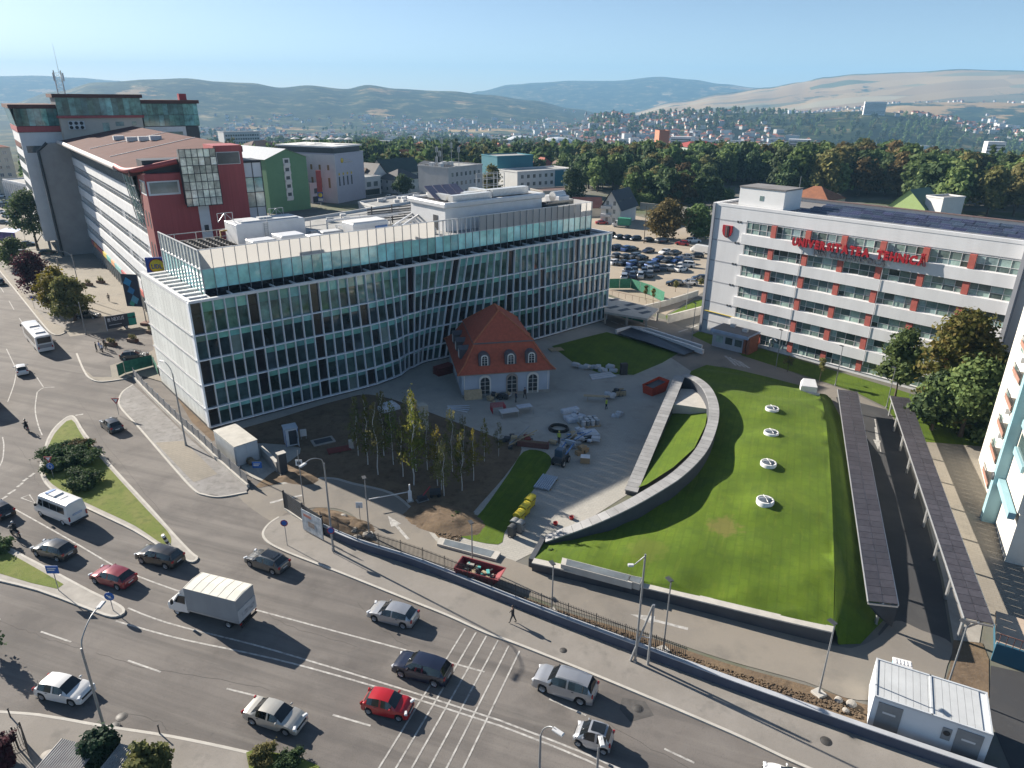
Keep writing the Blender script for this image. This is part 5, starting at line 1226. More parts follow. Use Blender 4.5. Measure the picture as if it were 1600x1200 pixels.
# ================================================================ apartment house at the east edge
def apartments():
 a = G(1529,718);b2 = G(1563,852);d = (b2-a);rz = frame2(a,b2)
 # local x runs along the lit flank towards the camera, the building lies to the left of it
 root = thing('apartment_house','cream apartment house with balconies and pale turquoise pier at the east edge','building',(a.x,a.y,0),rz)
 cream = mat('apartment_cream',(.66,.64,.58),.85,.06,.4);turq = mat('turquoise_render',(.25,.42,.47),.85,.07,.5);Lw = d.length
 MB().box(0,Lw+3,0,16,0,27).build('wall',cream,root)
 MB().box(14.9,15.9,-1.25,-.001,0,27.5).build('pier',turq,root);MB().box(15.91,Lw+3,-.9,-.3,4.6,5.3).build('beam',turq,root)
 MB().box(15.92,Lw+3,-.25,-.002,5.4,27).build('loggia_wall',cream,root);
 rustp = mat('balcony_brick',(.30,.16,.12),.85,.15,1)
 for k in range(8):
  z = 3.3+k*2.95
  MB().box(10.2,14.4,-1.3,-.002,z-.18,z).build('balcony_slab',concrete,root);MB().box(10.2,14.4,-1.36,-1.28,z,z+.45).build('balcony_front',rustp,root)
  mb = MB().box(10.2,14.4,-1.36,-1.3,z+.95,z+1.0)
  for i in range(13): mb.box(10.2+i*.35,10.23+i*.35,-1.34,-1.31,z+.45,z+.95)
  mb.build('railing',dark_metal,root)
  MB().box(11.0,12.0,-.06,-.001,z,z+2.1).build('balcony_door',win_glass,root);MB().box(12.4,13.8,-.06,-.001,z+.8,z+2.1).build('window',win_glass,root)
  w = MB().box(4.6,6.3,-.08,-.001,z+.7,z+2.1).build('window',win_frame,root);MB().box(4.7,6.2,-.1,-.081,z+.8,z+2.0).build('pane',win_glass,w)
  (MB().box(16.3,21.0,-.5,-.26,z+2.3,z+3.0).build('loggia_front',turq,root),MB().box(16.5,20.8,-.3,-.251,z+3.1,z+4.6).build('loggia_window',win_glass,root)) if k else None
  if k in (1,2,4,5): MB().box(7.6,8.5,-.5,-.05,z+.4,z+1.0).build('air_conditioner',dull_white,root)
 MB().lathe([(0,0),(.42,0),(.45,.12)],16,axis='y').build('dish',slate,root,(15.4,-1.4,5.2))
 # low turquoise entrance by the yard corner
 g = G(1548,1032);e = thing('entrance_canopy','low turquoise entrance structure with rust railing at the east edge','canopy',(g.x,g.y,0),R(-32))
 MB().box(0,9,0,.3,0,1.7).build('wall',mat('deep_turquoise',(.02,.09,.14),.8,.08,.5),e);MB().box(0,9,.3,4.5,1.4,1.7).build('roof_slab',mat('peach_concrete',(.45,.36,.28),.9,.1,.5),e);MB().box(.2,.5,.3,4.4,0,1.4).build('side_wall',mat('deep_turquoise',(.02,.09,.14),.8,.08,.5),e)
 mb = MB().box(0,9,.05,.1,2.6,2.66)
 for i in range(20): mb.box(.1+i*.46,.14+i*.46,.05,.1,1.7,2.6)
 mb.build('railing',mat('rust_paint',(.2,.09,.07),.8),e)
apartments()
ORD = 'first second third fourth fifth sixth seventh eighth ninth tenth eleventh twelfth thirteenth fourteenth fifteenth sixteenth seventeenth eighteenth nineteenth twentieth'.split()+['%dth' % i for i in range(21,70)]
# ================================================================ vehicles
tyre_m = mat('tyre',(.014,.014,.015),.85,.1,6);rim_m = mat('alloy_rim',(.42,.43,.45),.35,.1,4,metal=.6);car_glass = mat('car_glass',(.012,.014,.016),.05,.15,1,spec=.9);car_black = mat('car_trim',(.02,.02,.022),.6,.1,3)
lamp_w = mat('headlamp',(.7,.72,.74),.12,.05,3,spec=.9);lamp_r = mat('tail_lamp',(.35,.012,.012),.2,.1,3,spec=.8);plate_m = mat('number_plate',(.65,.65,.62),.6,.05,3)
def paint(name,c,metal=.25): return mat('paint_'+name,c,.28,.05,.7,metal=metal,coat=.8)
PAINT = {k: paint(k,v,m) for k,v,m in (('white',(.70,.70,.69),0),('silver',(.42,.43,.45),.55),('champagne',(.50,.48,.43),.4),('grey',(.11,.115,.12),.5),('black',(.012,.012,.014),.1),('navy',(.014,.02,.045),.3),('red',(.42,.012,.018),.1),('wine',(.21,.02,.032),.25),('blue',(.03,.08,.24),.3),('graphite',(.045,.05,.055),.4),('green',(.02,.06,.04),.2))}
# side outlines: (fraction of the length from the tail, fraction of the height); cabin = (rear glass foot, roof rear, roof front, windscreen foot)
SHAPE = {
 'hatch': dict(top=[(0,.42),(.012,.56),(.05,.66),(.15,.95),(.32,1),(.52,.99),(.58,.955),(.74,.66),(.86,.60),(.955,.50),(.985,.42),(1,.30)],cab=(.05,.15,.58,.74),belt=.63,wh=(.185,.815),pil=(.42,.45)),
 'sedan': dict(top=[(0,.42),(.012,.60),(.10,.68),(.17,.69),(.31,.96),(.44,1),(.54,.99),(.60,.955),(.745,.67),(.87,.60),(.955,.50),(.985,.42),(1,.30)],cab=(.17,.31,.60,.745),belt=.64,wh=(.20,.815),pil=(.47,.50)),
 'suv': dict(top=[(0,.40),(.01,.58),(.035,.66),(.10,.95),(.30,1),(.55,.99),(.62,.96),(.745,.69),(.88,.645),(.965,.56),(.985,.46),(1,.30)],cab=(.035,.10,.62,.745),belt=.64,wh=(.19,.81),pil=(.40,.43)),
 'mini': dict(top=[(0,.40),(.015,.55),(.05,.64),(.16,.94),(.34,1),(.50,.99),(.59,.95),(.745,.68),(.86,.63),(.95,.52),(.985,.42),(1,.28)],cab=(.05,.16,.59,.745),belt=.62,wh=(.17,.82),pil=(.40,.44)),
 'micro': dict(top=[(0,.40),(.02,.58),(.06,.68),(.15,.95),(.34,1),(.52,.99),(.62,.95),(.84,.63),(.90,.58),(.97,.46),(.99,.4),(1,.28)],cab=(.06,.15,.62,.84),belt=.58,wh=(.16,.84),pil=(.36,.42)),
}
def car_faces(kind,L,Wd,H,rw=.32):
 S = SHAPE[kind];rb,rr_,rf,wf = S['cab'];tl = rw/L*1.22
 ts = {0,1,rb,rr_,rf,wf};ts |= {t for t,_ in S['top']};ts |= set(S['pil'])
 for w in S['wh']: ts |= {w-tl,w-tl*.72,w-tl*.3,w+tl*.3,w+tl*.72,w+tl}
 w0,w1 = rb+(rr_-rb)*.75,rf+(wf-rf)*.45;ts |= {w0,w1}
 T = sorted(t for t in ts if 0 <= t <= 1);T = [t for i,t in enumerate(T) if i == 0 or t-T[i-1] > .004]
 def top(t):
  p = S['top']
  for (a,x),(b,y) in zip(p,p[1:]):
   if t <= b: return x+(y-x)*(t-a)/(b-a)
  return p[-1][1]
 rings = []
 for t in T:
  zt = top(t)*H;gh = rb < t < wf;bl = S['belt']*H+(.5-t)*.05*H;bl = min(bl,zt-.025)
  k = 1-.16*(abs(t-.5)*2)**5;hw = Wd/2*k;zb = .17+.06*(abs(t-.5)*2)**4
  for w in S['wh']:
   u = abs(t-w)/tl
   if u < 1: zb = max(zb,.12+rw*1.12*math.sqrt(max(0,1-u*u))+rw*.75)
  zb = min(zb,zt-.1);ins = .70 if gh and rr_ <= t <= rf else (.80 if gh else .86)
  if gh and t < rr_: ins = .70+.12*(rr_-t)/(rr_-rb)
  if gh and t > rf: ins = .70+.12*(t-rf)/(wf-rf)
  zm = min(max(zb+.04,.42*H*.8),bl-.03)
  rings.append([(hw*.80,zb),(hw*.985,zb+.03),(hw,zm),(hw*.965,bl),(hw*ins,zt-.05 if gh else zt-.012),(hw*ins*.62,zt-.008),(0,zt)])
 B = {k: MB() for k in ('body','windscreen','rear_window','s11','s10','s01','s00')}
 for i in range(len(T)-1):
  a,b = T[i],T[i+1];m_ = (a+b)/2
  for sgn in (1,-1):
   for j in range(6):
    q = [(T[i]*L-L/2,sgn*rings[i][j][0],rings[i][j][1]),(T[i+1]*L-L/2,sgn*rings[i+1][j][0],rings[i+1][j][1]),(T[i+1]*L-L/2,sgn*rings[i+1][j+1][0],rings[i+1][j+1][1]),(T[i]*L-L/2,sgn*rings[i][j+1][0],rings[i][j+1][1])]
    if sgn > 0: q = q[::-1]
    key = 'body';mi = 0
    if j == 3 and w0 < m_ < w1 and not S['pil'][0] <= m_ <= S['pil'][1]: key = 's%d%d' % (sgn > 0,m_ > S['pil'][1])
    elif j >= 4 and rf < m_ < wf: key = 'windscreen'
    elif j >= 4 and rb < m_ < rr_: key = 'rear_window'
    elif j == 0: mi = 1
    B[key].add(q,[(0,1,2,3)],mi,True)
 for t,r in ((T[0],rings[0]),(T[-1],rings[-1])):
  x = t*L-L/2;lp = [(x,y,z) for y,z in r]+[(x,-y,z) for y,z in r[-2::-1]]
  B['body'].add(lp,[tuple(range(len(lp))) if t < .5 else tuple(range(len(lp)))[::-1]],0)
 return B,S
def weld(mb,name,mats):
 me = mb.mesh(name,mats);bm = bmesh.new();bm.from_mesh(me);bmesh.ops.remove_doubles(bm,verts=bm.verts,dist=.0008);bm.to_mesh(me);bm.free();me.set_sharp_from_angle(angle=R(38));return me
WHEEL = {}
def wheel_meshes(r):
 k = round(r,2)
 if k not in WHEEL:
  ty = MB().lathe([(r*.66,-.1),(r*.93,-.11),(r,-.07),(r,.07),(r*.93,.11),(r*.66,.1)],20,axis='y').mesh('tyre',tyre_m)
  rm = MB();rm.lathe([(r*.67,.1),(r*.6,.085),(r*.55,.05),(0.0,.06)],20,axis='y');rm.lathe([(r*.67,-.1),(r*.6,-.085),(r*.55,-.05),(0.0,-.06)],20,axis='y')
  for a in range(5):
   t = a*2*math.pi/5
   for s_ in (-1,1): rm.beam((.05*math.cos(t),s_*.09,.05*math.sin(t)),(r*.6*math.cos(t),s_*.09,r*.6*math.sin(t)),.05,.05)
  WHEEL[k] = (ty,rm.mesh('rim',rim_m))
 return WHEEL[k]
CARM = {}
def road_car(label,kind,col,rear,front,L=4.3,Wd=1.8,H=1.48,roofm=None,rw=.32,rails=False,cat='car',name='car',z=.004):
 """Car driving from pixel rear towards pixel front (points on the ground under its centre line)."""
 a,b = G(*rear),G(*front);c = (a+b)/2;rz = frame2(a,b)
 root = thing(name,label,cat,(c.x,c.y,z),rz,'cars on the road')
 key = (kind,L,Wd,H)
 if key not in CARM:
  B,S = car_faces(kind,L,Wd,H,rw);CARM[key] = (weld(B['body'],'body',[paint_slot,car_black]),weld(B['windscreen'],'windscreen',car_glass),weld(B['rear_window'],'rear_window',car_glass),[weld(B[k],'side_window',car_glass) for k in ('s11','s10','s01','s00')],S)
 bd,ws,rwn,sw,S = CARM[key]
 bd = bd.copy();bd.materials[0] = PAINT[col];body = obj('body',bd,root);obj('windscreen',ws,root);obj('rear_window',rwn,root);[obj('side_window',q,root) for q in sw]
 ty,rm = wheel_meshes(rw)
 for w in S['wh']:
  for s_ in (-1,1): wl = obj('wheel',None,root,(w*L-L/2,s_*(Wd/2-.12),rw));obj('tyre',ty,wl);obj('rim',rm,wl)
 hz = .46*H;tz = .56*H
 for s_ in (-1,1):
  MB().cbox((L/2-.16,s_*Wd*.35,hz-.02),.2,.36,.14,-s_*R(24),0,.03).build('headlight',lamp_w,root)
  MB().cbox((-L/2+.06,s_*Wd*.385,tz-.08),.13,.24,.2,s_*R(16),0,.03).build('tail_light',lamp_r,root)
  MB().cbox((S['cab'][3]*L-L/2-.34,s_*(Wd/2+.06),.64*H),.12,.2,.13,s_*R(-12),0,.03).build('mirror',PAINT[col] if kind != 'suv' else car_black,root)
  MB().box(-L*.2,-L*.2+.16,s_*(Wd/2-.012)-.015,s_*(Wd/2-.012)+.015,.57*H,.57*H+.03).build('door_handle',car_black,root)
 MB().box(L/2-.03,L/2+.012,-.26,.26,.3*H-.06,.3*H+.06).build('number_plate',plate_m,root);MB().box(-L/2-.012,-L/2+.03,-.26,.26,.36*H,.36*H+.11).build('number_plate',plate_m,root)
 MB().box(L/2-.08,L/2+.004,-Wd*.3,Wd*.3,.34*H,.42*H).build('grille',car_black,root);MB().box(-L/2-.006,-L/2+.1,-Wd*.4,Wd*.4,.2,.31).build('bumper',car_black,root)
 if rails:
  for s_ in (-1,1): MB().tube([(-L*.33,s_*Wd*.31,H-.04),(-L*.3,s_*Wd*.31,H+.02),(L*.06,s_*Wd*.31,H+.02),(L*.1,s_*Wd*.31,H-.05)],.022,5).build('roof_rail',car_black if col != 'silver' else galv,root)
 if roofm: MB().add([(-L*.30,-Wd*.26,H+.002),(L*.06,-Wd*.26,H-.01),(L*.06,Wd*.26,H-.01),(-L*.30,Wd*.26,H+.002),(-L*.3,0,H+.012),(L*.06,0,H+.008)],[(0,1,5,4),(4,5,2,3)]).build('roof_panel',roofm,root)
 return root
paint_slot = PAINT['white']
road_car('white hatchback with door lettering beside the tall lamp near the kerb','hatch','white',(62,1077),(146,1094),4.0,1.75,1.45)
road_car('champagne saloon driving behind the small red car','sedan','champagne',(386,1112),(478,1142),4.45,1.75,1.44)
road_car('small bright red hatchback by the crossing lines','mini','red',(568,1100),(646,1118),3.6,1.63,1.48,rw=.29)
road_car('tiny silver two-seater with black roof near the bottom kerb','micro','silver',(952,1168),(902,1152),2.6,1.55,1.54,car_glass,.28)
road_car('silver off-roader with roof rails beside the pavement','suv','silver',(928,1094),(838,1064),4.75,1.88,1.78,None,.37,True)
road_car('black sport utility car ahead of the crossing lines','suv','navy',(704,1066),(618,1041),4.5,1.86,1.64,None,.36)
road_car('silver hatchback next to the long pavement kerb','hatch','silver',(650,976),(580,958),4.25,1.79,1.46)
road_car('grey hatchback with dark glass roof near the site entrance','hatch','grey',(448,894),(390,874),4.35,1.8,1.48,car_glass)
road_car('wine red hatchback beside the blue arrow sign','hatch','wine',(212,918),(146,899),4.2,1.78,1.47)
road_car('black estate-like utility car below the grass island tip','suv','black',(288,886),(216,868),4.55,1.85,1.62,None,.35)
road_car('dark hatchback with grey roof ahead of the wine red car','hatch','graphite',(117,874),(56,858),4.2,1.78,1.5)
road_car('dark car cut by the picture edge beside the white minibus','hatch','black',(24,815),(-30,792),4.2,1.78,1.5)
road_car('dark grey hatchback alone in the lane beside the grass island','hatch','graphite',(189,680),(163,660),4.1,1.78,1.5)
road_car('small white car following the bus','mini','white',(39,592),(31,574),3.8,1.68,1.5,rw=.29)
road_car('white hatchback leaving the picture at the bottom','hatch','white',(1272,1250),(1210,1226),4.2,1.78,1.5)
road_car('dark car parked in the shade under the roadside trees','sedan','black',(118,497),(158,497),4.5,1.8,1.45)
road_car('dark car at the west edge near the kerb','hatch','black',(8,452),(-8,436),4.2,1.78,1.5)
road_car('car partly hidden behind the green site fence','hatch','graphite',(198,561),(224,560),4.2,1.78,1.5)
# simple one-mesh cars for the far car park
PARKM = {}
def parked(label,col,x,y,rz,kind='hatch',group='cars in the far car park'):
 k = (kind,col)
 if k not in PARKM:
  L,Wd,H = {'hatch': (4.2,1.78,1.48),'sedan': (4.5,1.78,1.44),'suv': (4.6,1.86,1.68)}[kind]
  B,S = car_faces(kind,L,Wd,H);mb = MB()
  for key,mi in (('body',0),('windscreen',2),('rear_window',2),('s11',2),('s10',2),('s01',2),('s00',2)):
   q = B[key];o = len(mb.v);mb.v += q.v;mb.f += [[i+o for i in f] for f in q.f];mb.m += [mi if mi else m_ for m_ in q.m];mb.sm += q.sm
  for w in S['wh']:
   for s_ in (-1,1): mb.lathe([(0,-.1),(.29,-.11),(.32,-.07),(.32,.07),(.29,.11),(0,.1)],12,(w*L-L/2,s_*(Wd/2-.12),.32),'y',1)
  PARKM[k] = weld(mb,'parked_car',[PAINT[col],tyre_m,car_glass])
 return tag(obj('parked_car',PARKM[k],None,(x,y,.01),rz),label,'car',group)
def car_park():
 ordn = ORD
 cols = ['black','navy','graphite','silver','white','black','grey','blue','graphite','white','navy','black'];nm = {'navy': 'dark blue','graphite': 'dark grey'}
 rows = [('back row',(925,368),(1040,380),11),('second-last row',(935,388),(1060,398),10),('middle row',(960,402),(1078,412),9),('van row',(955,412),(1072,424),8),('front row',(975,428),(1064,420),8),('second-nearest row',(968,436),(1022,432),4)]
 rr = random.Random(11)
 for r_,(nmr,a,b,n) in enumerate(rows):
  A,Bp = G(*a),G(*b);d = frame2(A,Bp)
  for i in range(n):
   if rr.random() < .08: continue
   p = A.lerp(Bp,(i+.5)/n);c = cols[(i*5+r_*3+rr.randrange(3)) % 12];k = rr.choice(['hatch','hatch','sedan','suv'])
   parked('%s %s, %s from the glass office, %s of the car park' % (nm.get(c,c),{'hatch': 'hatchback','sedan': 'saloon','suv': 'utility car'}[k],ordn[i],nmr),c,p.x+rr.uniform(-.4,.4),p.y+rr.uniform(-.5,.5),d+R(62)+rr.uniform(-.05,.05)+(math.pi if rr.random() < .4 else 0),k)
 for lab,c,px,k,rz in (('white hatchback parked in front of the front row of the car park','white',(985,427),'hatch',R(-15)),('black saloon beside the white hatchback nearest the green fence','black',(1008,432),'sedan',R(-10)),('bright red hatchback in the car park','red',(1066,383),'hatch',R(150)),('bright red saloon at the far house end of the car park','red',(940,350),'sedan',R(5)),
       ('white estate standing alone in the middle of the car park','white',(1072,417),'suv',R(160)),('dark car in the fenced corner bay of the car park','black',(1054,446),'hatch',R(170)),('pale car beside the fenced corner bay','silver',(1076,445),'hatch',R(170)),('dark blue car nearest the university corner','navy',(1094,438),'hatch',R(175)),('white car under the trees behind the car park','white',(1083,379),'suv',R(10)),('dark van-like car under the trees behind the car park','graphite',(1090,370),'suv',R(20)),('silver car near the white van in the car park','silver',(1072,404),'sedan',R(165)),('black car partly behind the university corner','black',(1088,402),'hatch',R(165))):
  g = G(*px);parked(lab,c,g.x,g.y,rz,k)
 rr2 = random.Random(5)
 for i,(x,y) in enumerate([(590,316),(604,315),(618,314),(630,312),(640,318),(655,314),(610,309),(668,311)]):
  g = G(x,y);parked(['white','silver','black','white','red','grey','white','silver'][i]+' car parked beyond the supermarket shed, '+ordn[i]+' from the shop pylon',['white','silver','black','white','red','grey','white','silver'][i],g.x,g.y,rr2.uniform(0,3),'hatch','cars beyond the supermarket')
 for i,(x,y) in enumerate([(6,318),(12,326),(2,334),(14,340),(6,350),(4,308),(20,392),(45,384),(75,397)]):
  g = G(x,y);parked(['silver','black','white','silver','grey','white','black','graphite','black'][i]+' car in the plaza forecourt, '+ordn[i]+' counted from the back',['silver','black','white','silver','grey','white','black','graphite','black'][i],g.x,g.y,R(-20)+.1*i,'hatch','cars in the west forecourt')
car_park()
def boxy(label,cat,name,rear,front,z=.004):
 a,b = G(*rear),G(*front);c = (a+b)/2;return thing(name,label,cat,(c.x,c.y,z),frame2(a,b)),(b-a).length
def wheels(root,spots,r,w=.24):
 ty = MB().lathe([(r*.62,-w/2),(r*.94,-w/2),(r,-w*.3),(r,w*.3),(r*.94,w/2),(r*.62,w/2)],20,axis='y').mesh('tyre',tyre_m);rm = MB().lathe([(r*.63,-w*.45),(r*.4,-w*.2),(0,-w*.2)],16,axis='y').lathe([(r*.63,w*.45),(r*.4,w*.2),(0,w*.2)],16,axis='y').mesh('rim',rim_m)
 for x,y in spots: wl = obj('wheel',None,root,(x,y,r));obj('tyre',ty,wl);obj('rim',rm,wl)
def loft(mb,secs,m=0,cap=True,smooth=False):
 """Sections: (x, [(y, z)...]) half outlines mirrored in y."""
 rings = [[(x,y,z) for y,z in s]+[(x,-y,z) for y,z in s[::-1]] for x,s in secs];n = len(rings[0])
 for a,b in zip(rings,rings[1:]): mb.add(a+b,[(i,n+i,n+(i+1) % n,(i+1) % n) for i in range(n)],m,smooth)
 if cap: mb.add(rings[0],[tuple(range(n))],m);mb.add(rings[-1],[tuple(range(n))[::-1]],m)
 return mb
def truck():
 r,_ = boxy('white box lorry with shade-darkened canvas body in the left-turn lane','truck','box_truck',(392,976),(278,946))
 canvas = mat('truck_canvas_shaded',(.28,.29,.30),.7,.08,.7,stretch=(1,1,.4));topm = mat('truck_roof_sheet',(.66,.64,.56),.7,.12,.6)  # canvas toned darker, shade on the box side put into its colour
 MB().box(-3.6,1.55,-1.12,1.12,.95,3.25).build('cargo_box',canvas,r);mb = MB()
 mb.add([(-3.6,-1.12,3.25),(1.55,-1.12,3.25),(1.55,0,3.38),(-3.6,0,3.38),(1.55,1.12,3.25),(-3.6,1.12,3.25)],[(0,1,2,3),(3,2,4,5)]);mb.add([(1.55,-1.12,3.25),(1.55,1.12,3.25),(1.55,0,3.38)],[(0,1,2)]);mb.add([(-3.6,-1.12,3.25),(-3.6,1.12,3.25),(-3.6,0,3.38)],[(2,1,0)]);mb.build('cargo_roof',topm,r)
 for k in range(7): x = -3.5+k*.83;MB().tube([(x,-1.13,3.25),(x,0,3.385),(x,1.13,3.25)],.018,5).build('roof_hoop',topm,r)
 for s_ in (-1,1):
  MB().box(-3.62,1.57,s_*1.12-.02,s_*1.12+.02,.93,1.08).build('side_rail',galv,r)
 MB().box(-3.66,-3.61,-1.1,1.1,1.0,2.2).build('tail_board',mat('tail_board',(.45,.46,.47),.6),r);MB().box(-3.68,-3.665,-.9,.7,1.35,1.75).build('faded_lettering',mat('faded_print',(.33,.34,.36),.7,.5,3),r)
 cab = MB();loft(cab,[(1.62,[(1.0,.55),(1.02,1.2),(1.0,1.5),(.84,2.3),(.4,2.36)]),(2.35,[(1.0,.5),(1.02,1.2),(1.0,1.5),(.84,2.3),(.4,2.36)]),(2.55,[(1.0,.45),(1.02,1.18),(1.0,1.42),(.84,2.2),(.4,2.26)]),(3.2,[(.98,.42),(1.0,1.1),(.96,1.3),(.86,1.34),(.4,1.36)]),(3.75,[(.92,.42),(.94,.95),(.85,1.1),(.7,1.12),(.35,1.13)]),(3.9,[(.8,.45),(.84,.8),(.75,.95),(.6,.96),(.3,.97)])],0,True,True)
 cab.build('cab',PAINT['white'],r,sharp=35)
 MB().add([(2.58,-.78,2.19),(2.58,.78,2.19),(3.18,.84,1.39),(3.18,-.84,1.39)],[(0,3,2,1)]).build('windscreen',car_glass,r)
 for s_ in (-1,1):
  q = [(1.8,s_*1.03,1.45),(2.6,s_*1.03,1.45),(2.95,s_*1.01,1.42),(2.5,s_*.9,2.1),(1.8,s_*.89,2.15)];MB().add(q,[(0,1,2,3,4) if s_ < 0 else (4,3,2,1,0)]).build('side_window',car_glass,r)
  MB().cbox((2.95,s_*1.24,1.35),.12,.22,.45).build('mirror',car_black,r);MB().cbox((3.72,s_*.66,.72),.22,.3,.2,0,0,.04).build('headlight',lamp_w,r);MB().cbox((-3.63,s_*.95,.72),.06,.2,.14).build('tail_light',lamp_r,r)
 MB().box(-3.55,2.4,-.45,.45,.5,.92).build('chassis',car_black,r);MB().box(-3.7,-3.55,-1.0,1.0,.45,.62).build('rear_bumper',car_black,r)
 MB().add([(1.58,-.95,2.35),(1.58,.95,2.35),(2.5,.8,2.34),(2.5,-.8,2.34),(1.58,-.95,3.2),(1.58,.95,3.2)],[(3,2,5,4),(0,3,4),(1,5,2)]).build('wind_deflector',PAINT['white'],r)
 wheels(r,[(2.9,-.86),(2.9,.86),(-2.3,-.85),(-2.3,.85),(-2.3,-.6),(-2.3,.6)],.36)
truck()
def minibus():
 r,_ = boxy('white minibus beside the grass island with dark side windows','minibus','minibus',(133,822),(62,793))
 b = MB();sec = lambda hb,ht,zt,zb=.4,w=1.0: [(w*.96,zb),(w,zb+.5),(w*.99,hb),(w*ht,zt-.1),(w*.6,zt)]
 loft(b,[(-3.0,sec(1.5,.84,2.6)),(-2.9,sec(1.5,.86,2.68)),(1.2,sec(1.5,.86,2.7)),(1.75,sec(1.5,.84,2.55)),(2.45,[(.96,.38),(1.0,.9),(.97,1.28),(.86,1.34),(.5,1.38)]),(2.95,[(.9,.38),(.93,.8),(.88,1.05),(.7,1.08),(.4,1.1)]),(3.08,[(.75,.42),(.8,.7),(.72,.88),(.55,.9),(.3,.91)])],0,True,True)
 b.build('body',PAINT['white'],r,sharp=32)
 MB().add([(1.78,-.74,2.5),(1.78,.74,2.5),(2.44,.83,1.42),(2.44,-.83,1.42)],[(0,3,2,1)]).build('windscreen',car_glass,r)
 for s_ in (-1,1):
  for x0,x1 in ((-2.5,-1.35),(-1.3,-.15),(-.1,.95)): q = [(x0,s_*1.0,1.52),(x1,s_*1.0,1.52),(x1,s_*.915,2.25),(x0,s_*.915,2.25)];MB().add(q,[(0,1,2,3) if s_ < 0 else (3,2,1,0)]).build('side_window',car_glass,r)
  q = [(1.05,s_*1.0,1.5),(2.0,s_*.985,1.45),(1.6,s_*.92,2.2),(1.05,s_*.92,2.22)];MB().add(q,[(0,1,2,3) if s_ < 0 else (3,2,1,0)]).build('cab_window',car_glass,r)
  MB().cbox((2.0,s_*1.16,1.4),.14,.22,.3).build('mirror',car_black,r);MB().cbox((2.9,s_*.68,.72),.22,.28,.22,0,0,.04).build('headlight',lamp_w,r);MB().box(-3.04,-2.95,s_*.9-.08,s_*.9+.08,.8,1.3).build('tail_light',lamp_r,r)
 MB().cbox((.2,0,2.69),1.5,1.0,.16,0,0,.06).build('roof_air_conditioner',dull_white,r);MB().cbox((.75,0,2.69),.5,.95,.2,0,0,.06).build('roof_cover',bluep,r);MB().box(-1.4,-.8,-.4,.4,2.68,2.73).build('roof_hatch',dull_white,r)
 MB().box(-3.05,-3.0,-.5,.5,1.25,1.45).build('rear_lettering',mat('faded_blue_print',(.4,.45,.55),.6,.3,4),r);MB().box(-3.12,-2.95,-.95,.95,.38,.6).build('bumper',car_black,r);MB().box(-3.05,-3.0,-.25,.25,.75,.87).build('number_plate',plate_m,r)
 wheels(r,[(1.95,-.86),(1.95,.86),(-1.75,-.86),(-1.75,.86)],.35)
minibus()
def bus(label,rear,front,L,bodym):
 r,_ = boxy(label,'bus','city_bus',rear,front)
 h = L/2;b = MB();s = [(1.2,.32),(1.26,.9),(1.26,1.3),(1.2,2.85),(1.0,3.02),(.5,3.06)];s2 = [(y*.97,z*.985+.01) for y,z in s]
 loft(b,[(-h,s2),(-h+.12,s),(h-.15,s),(h,s2)],0,True,True);b.build('body',bodym,r,sharp=35)
 for s_ in (-1,1):
  for k in range(6): x0 = -h+.9+k*(L-2.2)/6;q = [(x0,s_*1.262,1.35),(x0+(L-2.2)/6-.08,s_*1.262,1.35),(x0+(L-2.2)/6-.08,s_*1.215,2.55),(x0,s_*1.215,2.55)];MB().add(q,[(0,1,2,3) if s_ < 0 else (3,2,1,0)]).build('side_window',car_glass,r)
  MB().box(-h-.03,-h+.02,s_*1.02-.1,s_*1.02+.1,.8,1.2).build('tail_light',lamp_r,r);MB().cbox((h+.1,s_*1.35,2.2),.2,.2,.45).build('mirror',car_black,r)
 MB().box(-h-.025,-h+.05,-1.0,1.0,1.75,2.75).build('rear_window',car_glass,r);MB().box(-h-.025,-h+.05,-1.0,1.0,.9,1.5).build('engine_grille',mat('bus_grille',(.25,.25,.26),.6),r);MB().box(h-.05,h+.025,-1.1,1.1,1.1,2.7).build('windscreen',car_glass,r)
 for x,w_ in ((-h*.55,1.6),(h*.3,2.0)): MB().cbox((x,0,3.05),w_,1.5,.22,0,0,.08).build('roof_unit',dull_white,r)
 MB().cbox((-h*.1,0,3.05),.7,.7,.06).build('roof_hatch',dull_white,r)
 wheels(r,[(h*.55,-1.08),(h*.55,1.08),(-h*.45,-1.08),(-h*.45,1.08)],.48,.3)
bus('white city bus driving away beside the plaza trees',(80,558),(46,520),11.5,PAINT['white'])
bus('dark-sided bus at the picture edge on the roundabout',(8,668),(-66,592),11.5,mat('bus_grey',(.16,.16,.17),.4,.1,.5))
